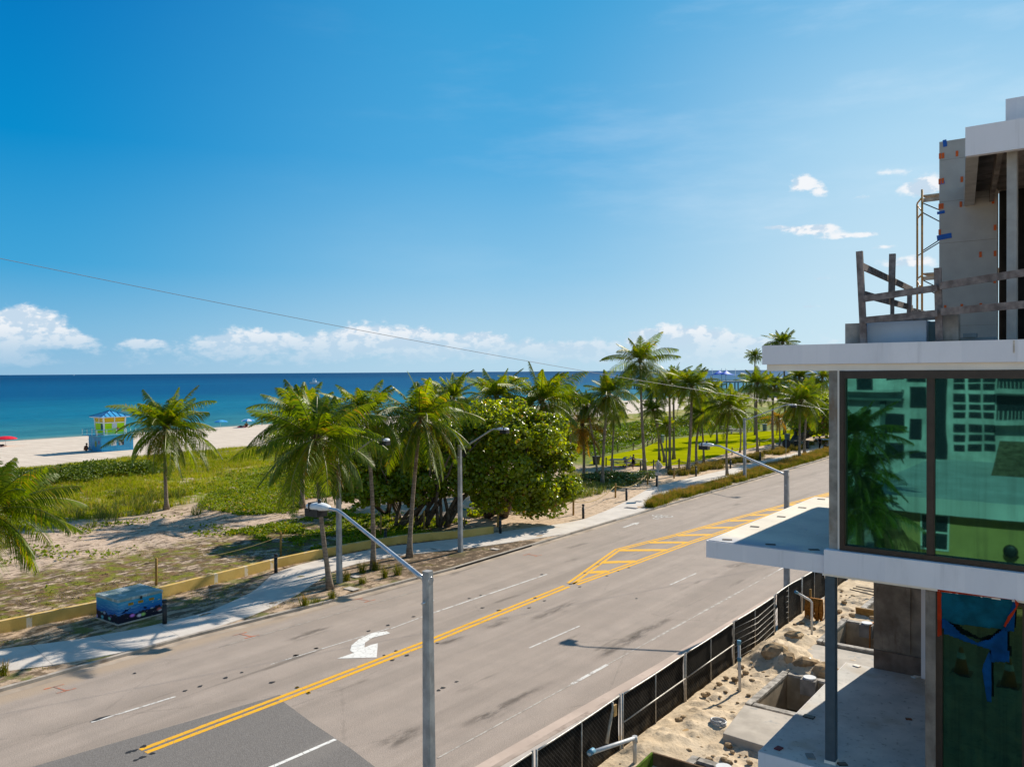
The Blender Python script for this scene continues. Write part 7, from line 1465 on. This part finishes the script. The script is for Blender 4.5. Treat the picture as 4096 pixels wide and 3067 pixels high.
# ------------------------------------------------------------------ people
SKIN = pm('skin', (.36, .19, .12), .1, 8, .5, .3, 0); SKIN2 = pm('tanned_skin', (.26, .12, .07), .1, 8, .5, .3, 0); HAIR = pm('dark_hair', (.02, .013, .009), .2, 20, .6, .3, 0)
def body(o, J, skin):
    """one continuous skin over a posed skeleton J: name -> (x, y, z, radius)"""
    E = [('pel', 'bel'), ('bel', 'che'), ('che', 'nec'), ('nec', 'jaw'), ('jaw', 'hed'), ('hed', 'crn')]
    for s in 'LR': E += [('che', 'sh'+s), ('sh'+s, 'el'+s), ('el'+s, 'wr'+s), ('wr'+s, 'pa'+s), ('pel', 'hi'+s), ('hi'+s, 'kn'+s), ('kn'+s, 'an'+s), ('an'+s, 'to'+s)]
    for s in 'LR':   # five fingers out of each palm
        w, p = np.array(J['wr'+s][:3]), np.array(J['pa'+s][:3]); d = p-w; d /= np.linalg.norm(d)+1e-9; q = np.cross(d, (0.3, .2, 1)); q /= np.linalg.norm(q)
        for k, (off, ln) in enumerate(((-.034, .062), (-.012, .078), (.011, .084), (.033, .074), (.055, .05))):
            b = p+q*off*.7-(d*.045 if k == 4 else 0); e = b+d*ln*.8+(q*.03 if k == 4 else 0)-np.array([0, 0, .012]); n1 = f'f{k}{s}'; J[n1] = (*b, .010); J[n1+'e'] = (*e, .008); E += [('pa'+s, n1), (n1, n1+'e')]
    names = list(J); ix = {n: i for i, n in enumerate(names)}
    me = bpy.data.meshes.new('body'); me.from_pydata([J[n][:3] for n in names], [(ix[a], ix[b]) for a, b in E], []); me.update()
    b = bpy.data.objects.new('body', me); COL.objects.link(b); b.parent = o; me.materials.append(skin)
    sk = b.modifiers.new('skin', 'SKIN'); sk.use_smooth_shade = True
    if not me.skin_vertices: raise RuntimeError('skin layer missing')
    for n in names: v = me.skin_vertices[0].data[ix[n]]; v.radius = (J[n][3], J[n][3]*(.8 if n in ('pel', 'bel', 'che') else 1)); v.use_root = n == 'pel'
    sb = b.modifiers.new('smooth', 'SUBSURF'); sb.levels = sb.render_levels = 1
    h = Vector(J['hed'][:3]); f = Vector(J['face']) if 'face' in J else Vector((0, -1, 0))
    return b, h, f
def person(label, P, rz, pose, skin, cloth, hair=HAIR, s=1.0, lean=0):
    o = empty('person', tuple(P), label, 'person', None, rz); o.scale = (s, s, s)
    if pose == 'stand':
        J = dict(pel=(0, 0, .95, .14), bel=(0, .0, 1.10, .125), che=(0, -.01+lean, 1.32, .15), nec=(0, lean, 1.49, .06), jaw=(0, -.03+lean, 1.56, .07), hed=(0, -.02+lean, 1.64, .095), crn=(0, lean, 1.72, .07))
        for s_, k in (('L', -1), ('R', 1)): J.update({'sh'+s_: (k*.19, lean, 1.42, .065), 'el'+s_: (k*.25, .03+lean*.5, 1.14, .045), 'wr'+s_: (k*.22, -.12+lean*.5, .92, .03), 'pa'+s_: (k*.21, -.15+lean*.5, .86, .034), 'hi'+s_: (k*.09, 0, .88, .095), 'kn'+s_: (k*.10, -.02 if k < 0 else .05, .50, .06), 'an'+s_: (k*.10, .02 if k < 0 else .16, .09, .04), 'to'+s_: (k*.12, -.14 if k < 0 else .02, .04, .035)})
    elif pose == 'hold':
        J = dict(pel=(0, 0, .95, .145), bel=(0, .0, 1.08, .12), che=(0, .02, 1.30, .145), nec=(0, .0, 1.46, .055), jaw=(0, -.05, 1.53, .065), hed=(.02, -.05, 1.60, .095), crn=(.02, -.03, 1.68, .075))
        for s_, k in (('L', -1), ('R', 1)): J.update({'sh'+s_: (k*.17, .01, 1.39, .06), 'el'+s_: (k*.24, -.12, 1.16, .045), 'wr'+s_: (k*.08, -.30, 1.22, .03), 'pa'+s_: (k*.02, -.31, 1.26, .033), 'hi'+s_: (k*.09, 0, .88, .095), 'kn'+s_: (k*.09, -.01 if k < 0 else -.08, .50, .06), 'an'+s_: (k*.10, .04 if k < 0 else .12, .09, .04), 'to'+s_: (k*.12, -.12 if k < 0 else 0, .04, .033)})
    elif pose == 'sit':
        J = dict(pel=(0, 0, .13, .14), bel=(0, -.02, .28, .125), che=(0, -.08, .48, .145), nec=(0, -.12, .63, .06), jaw=(0, -.17, .69, .07), hed=(0, -.17, .77, .095), crn=(0, -.15, .85, .07))
        for s_, k in (('L', -1), ('R', 1)): J.update({'sh'+s_: (k*.18, -.09, .57, .06), 'el'+s_: (k*.26, -.24, .36, .045), 'wr'+s_: (k*.12, -.44, .36, .03), 'pa'+s_: (k*.08, -.49, .36, .033), 'hi'+s_: (k*.10, -.05, .12, .09), 'kn'+s_: (k*.13, -.42, .44, .06), 'an'+s_: (k*.12, -.58, .08, .04), 'to'+s_: (k*.13, -.74, .05, .035)})
    else:   # reclining
        J = dict(pel=(0, 0, .14, .14), bel=(0, .16, .18, .125), che=(0, .38, .27, .145), nec=(0, .54, .37, .06), jaw=(0, .60, .43, .07), hed=(0, .66, .49, .095), crn=(0, .72, .54, .07))
        for s_, k in (('L', -1), ('R', 1)): J.update({'sh'+s_: (k*.18, .46, .30, .06), 'el'+s_: (k*.28, .56, .10, .045), 'wr'+s_: (k*.26, .34, .06, .03), 'pa'+s_: (k*.25, .27, .05, .033), 'hi'+s_: (k*.10, -.06, .13, .09), 'kn'+s_: (k*.12, -.48, .30 if k < 0 else .14, .06), 'an'+s_: (k*.11, -.86, .08, .04), 'to'+s_: (k*.12, -.92, .18, .03)})
    b, h, f = body(o, J, skin)
    mb = MB(); mb.ball((h.x, h.y+.025, h.z+.035), .105, .11, .105, 12, 8); mb.build('hair', hair, o, True)
    fc = MB(); y0 = h.y-.098; fc.ball((h.x-.035, y0, h.z+.005), .012, .008, .01, 8, 6); fc.ball((h.x+.035, y0, h.z+.005), .012, .008, .01, 8, 6); fc.build('eyes', HAIR, o, True)
    fc = MB(); fc.ball((h.x, y0-.012, h.z-.025), .014, .02, .022, 8, 6); fc.build('nose', skin, o, True)
    fc = MB(); fc.cbox((h.x, y0+.008, h.z-.062), .045, .02, .01); fc.build('mouth', pm('lips', (.22, .06, .05)), o, True)
    def garment(name, chain, m):
        mb = MB(); mb.smooth = True
        for pts, rs in chain: mb.tube(pts, rs, 14)
        mb.build(name, m, o, True)
    p = lambda n: Vector(J[n][:3])
    for kind, m in cloth:
        if kind == 'dress': garment('dress', [([p('che')+Vector((0, 0, .12)), p('che'), p('bel'), p('pel'), p('pel')-Vector((0, 0, .34))], [.155, .18, .155, .185, .21])], m)
        if kind == 'shirt': garment('shirt', [([p('che').lerp(p('nec'), .55), p('che'), p('bel'), p('pel').lerp(p('bel'), .3)], [.15, .185, .165, .165])]+[([p('sh'+s_), p('sh'+s_).lerp(p('el'+s_), .6)], [.085, .07]) for s_ in 'LR'], m)
        if kind == 'shorts': garment('shorts', [([p('pel').lerp(p('bel'), .5), p('pel')], [.155, .17])]+[([p('hi'+s_), p('hi'+s_).lerp(p('kn'+s_), .75)], [.115, .10]) for s_ in 'LR'], m)
        if kind == 'trousers': garment('trousers', [([p('pel').lerp(p('bel'), .5), p('pel')], [.155, .17])]+[([p('hi'+s_), p('kn'+s_), p('an'+s_)], [.115, .085, .065]) for s_ in 'LR'], m)
    return o
black = pm('black_cloth', (.008, .008, .009), .2, 10, .9, .1, 0); navy = pm('navy_cloth', (.012, .016, .035), .2, 10, .9, .1, 0); whitec = pm('white_cloth', (.55, .55, .55), .1, 10, .9, .1, 0); rust = pm('rust_cloth', (.20, .06, .03), .2, 10, .9, .1, 0); yelc = pm('yellow_cloth', (.45, .25, .03), .2, 10, .9, .1, 0)
P = G('zp', 735, 692); YW = YAW
person('woman in a short black dress holding a baby on her shoulder beside the picnic table', P, YW+1.1, 'hold', SKIN, [('dress', black)], s=1.06)
q = Vector(P)+Vector((-.16, -.26, 1.22)); ob = person('baby in pale clothes held against the shoulder of the woman in black', q, YW-1.9, 'sit', SKIN, [('shirt', pm('pale_blue_cloth', (.40, .52, .58), .1, 10, .9))], s=.52)
P = G('z1', 2108, 1005); person('bather in dark swim shorts standing at the edge of the sea', P, YW+2.6, 'stand', SKIN2, [('shorts', navy)], s=1.2)
P = G('z1', 685, 1212); person('person in rust clothing sitting hunched on the sand beside the lifeguard tower', P, YW+1.8, 'sit', SKIN2, [('shirt', rust), ('shorts', rust)], s=1.55)
P = G('z1', 10, 1172); person('sunbather lying under the red umbrella at the left edge', P, YW+1.4, 'lie', SKIN2, [('shorts', navy)], s=1.2)
P = G('z1', 1945, 1018); person('sunbather lying on a red towel under the striped umbrella', P, YW-1.6, 'lie', SKIN2, [('shorts', navy)], s=1.2)
mb = MB(); mb.cbox((P[0], P[1], P[2]+.03), 2.2, 1.3, .03, YW); mb.build('towel', red, label='red towel on the sand under the striped umbrella', cat='towel')
P = G('z1', 1980, 1018); person('person in a yellow top sitting under the striped umbrella', P, YW+.4, 'sit', SKIN2, [('shirt', yelc), ('shorts', navy)], s=1.5)
P = G('z1', 1700, 1040); mb = MB(); mb.cbox((P[0], P[1], P[2]+.05), 2.6, 1.2, .06, YW+.2); mb.build('towel', navy, label='dark towel on the wet sand left of the light blue umbrella', cat='towel')
P = G('zq', 905, 1235); person('person in a black shirt standing beside the seated figure on the far path', P, YW+.3, 'stand', SKIN2, [('shirt', black), ('trousers', black)], s=1.06)
P = G('zq', 975, 1250); person('person in black crouched on the far path by the pillar of the building', P, YW+.9, 'sit', SKIN2, [('shirt', black), ('trousers', black)], s=1.25)
P = G('zq', 940, 1230); o = empty('folding_table', tuple(P), 'pale topped folding table behind the figures on the far path', 'table')
mb = MB(); mb.cbox((0, .6, 1.35), 2.2, .9, .05, YW); mb.build('table_top', pm('pale_blue_top', (.35, .50, .55), .1, 5), o, True)
for k in (-.8, .8): mb = MB(); mb.cbox((k*.8, .6+k*.6, .66), .06, .06, 1.34); mb.build('leg', GALV, o, True)
def stroller():
    P = G('zp', 600, 640); o = empty('stroller', tuple(P), 'beige hooded stroller parked beside the woman in the black dress', 'stroller', None, YW-1.2); o.scale = (1.1,)*3
    fr = pm('stroller_frame', (.03, .03, .03), .2, 10, .4); be = pm('beige_fabric', (.42, .34, .30), .1, 10, .9)
    mb = MB(); mb.smooth = True
    for k in (-.25, .25): mb.tube([(k, .5, .12), (k, .05, .62), (k, -.38, 1.05)], .016, 6); mb.tube([(k, -.35, .12), (k, .2, .66)], .016, 6)
    mb.tube([(-.25, -.38, 1.05), (.25, -.38, 1.05)], .02, 6); mb.build('frame', fr, o, True)
    for k in (-.27, .27):
        for y in (.5, -.35):
            mb = MB(); mb.smooth = True; mb.tube([(k-.02, y, .12), (k+.02, y, .12)], .12, 12); mb.build('wheel', fr, o, True)
    mb = MB(); mb.cbox((0, .1, .5), .46, .62, .10); mb.cbox((0, -.22, .72), .46, .10, .5, 0, -.35); mb.build('seat', be, o, True)
    mb = MB(); mb.smooth = True; n = 8; vs = []
    for i in range(n+1):
        a = math.pi*.05+math.pi*.62*i/n
        for k in (-.25, -.2, 0, .2, .25): vs.append((k, -.12-.38*math.cos(a)*-1*-1+.0, .78+.38*math.sin(a)-(.05 if abs(k) > .22 else 0)))
    mb.add(vs, [(i*5+j, i*5+j+1, (i+1)*5+j+1, (i+1)*5+j) for i in range(n) for j in range(4)]); c = mb.build('hood', be, o, True); c.modifiers.new('thick', 'SOLIDIFY').thickness = .02
stroller()
for i, (x, y, tx, ty, c, lb) in enumerate(((1470, 712, 1470, 690, cyc, 'first tiny blue umbrella on the far beach under the pier'), (1535, 715, 1535, 688, pm('violet_canvas', (.10, .12, .42), .1, 3), 'tiny violet umbrella on the far beach under the pier'), (1420, 716, 1420, 698, red, 'tiny red umbrella on the far beach under the pier'), (1580, 700, 1580, 678, cyc, 'last tiny blue umbrella near the water under the pier'))):
    parasol(lb, 'zg', x, y, (tx, ty), 2.4, [c], 10+i)
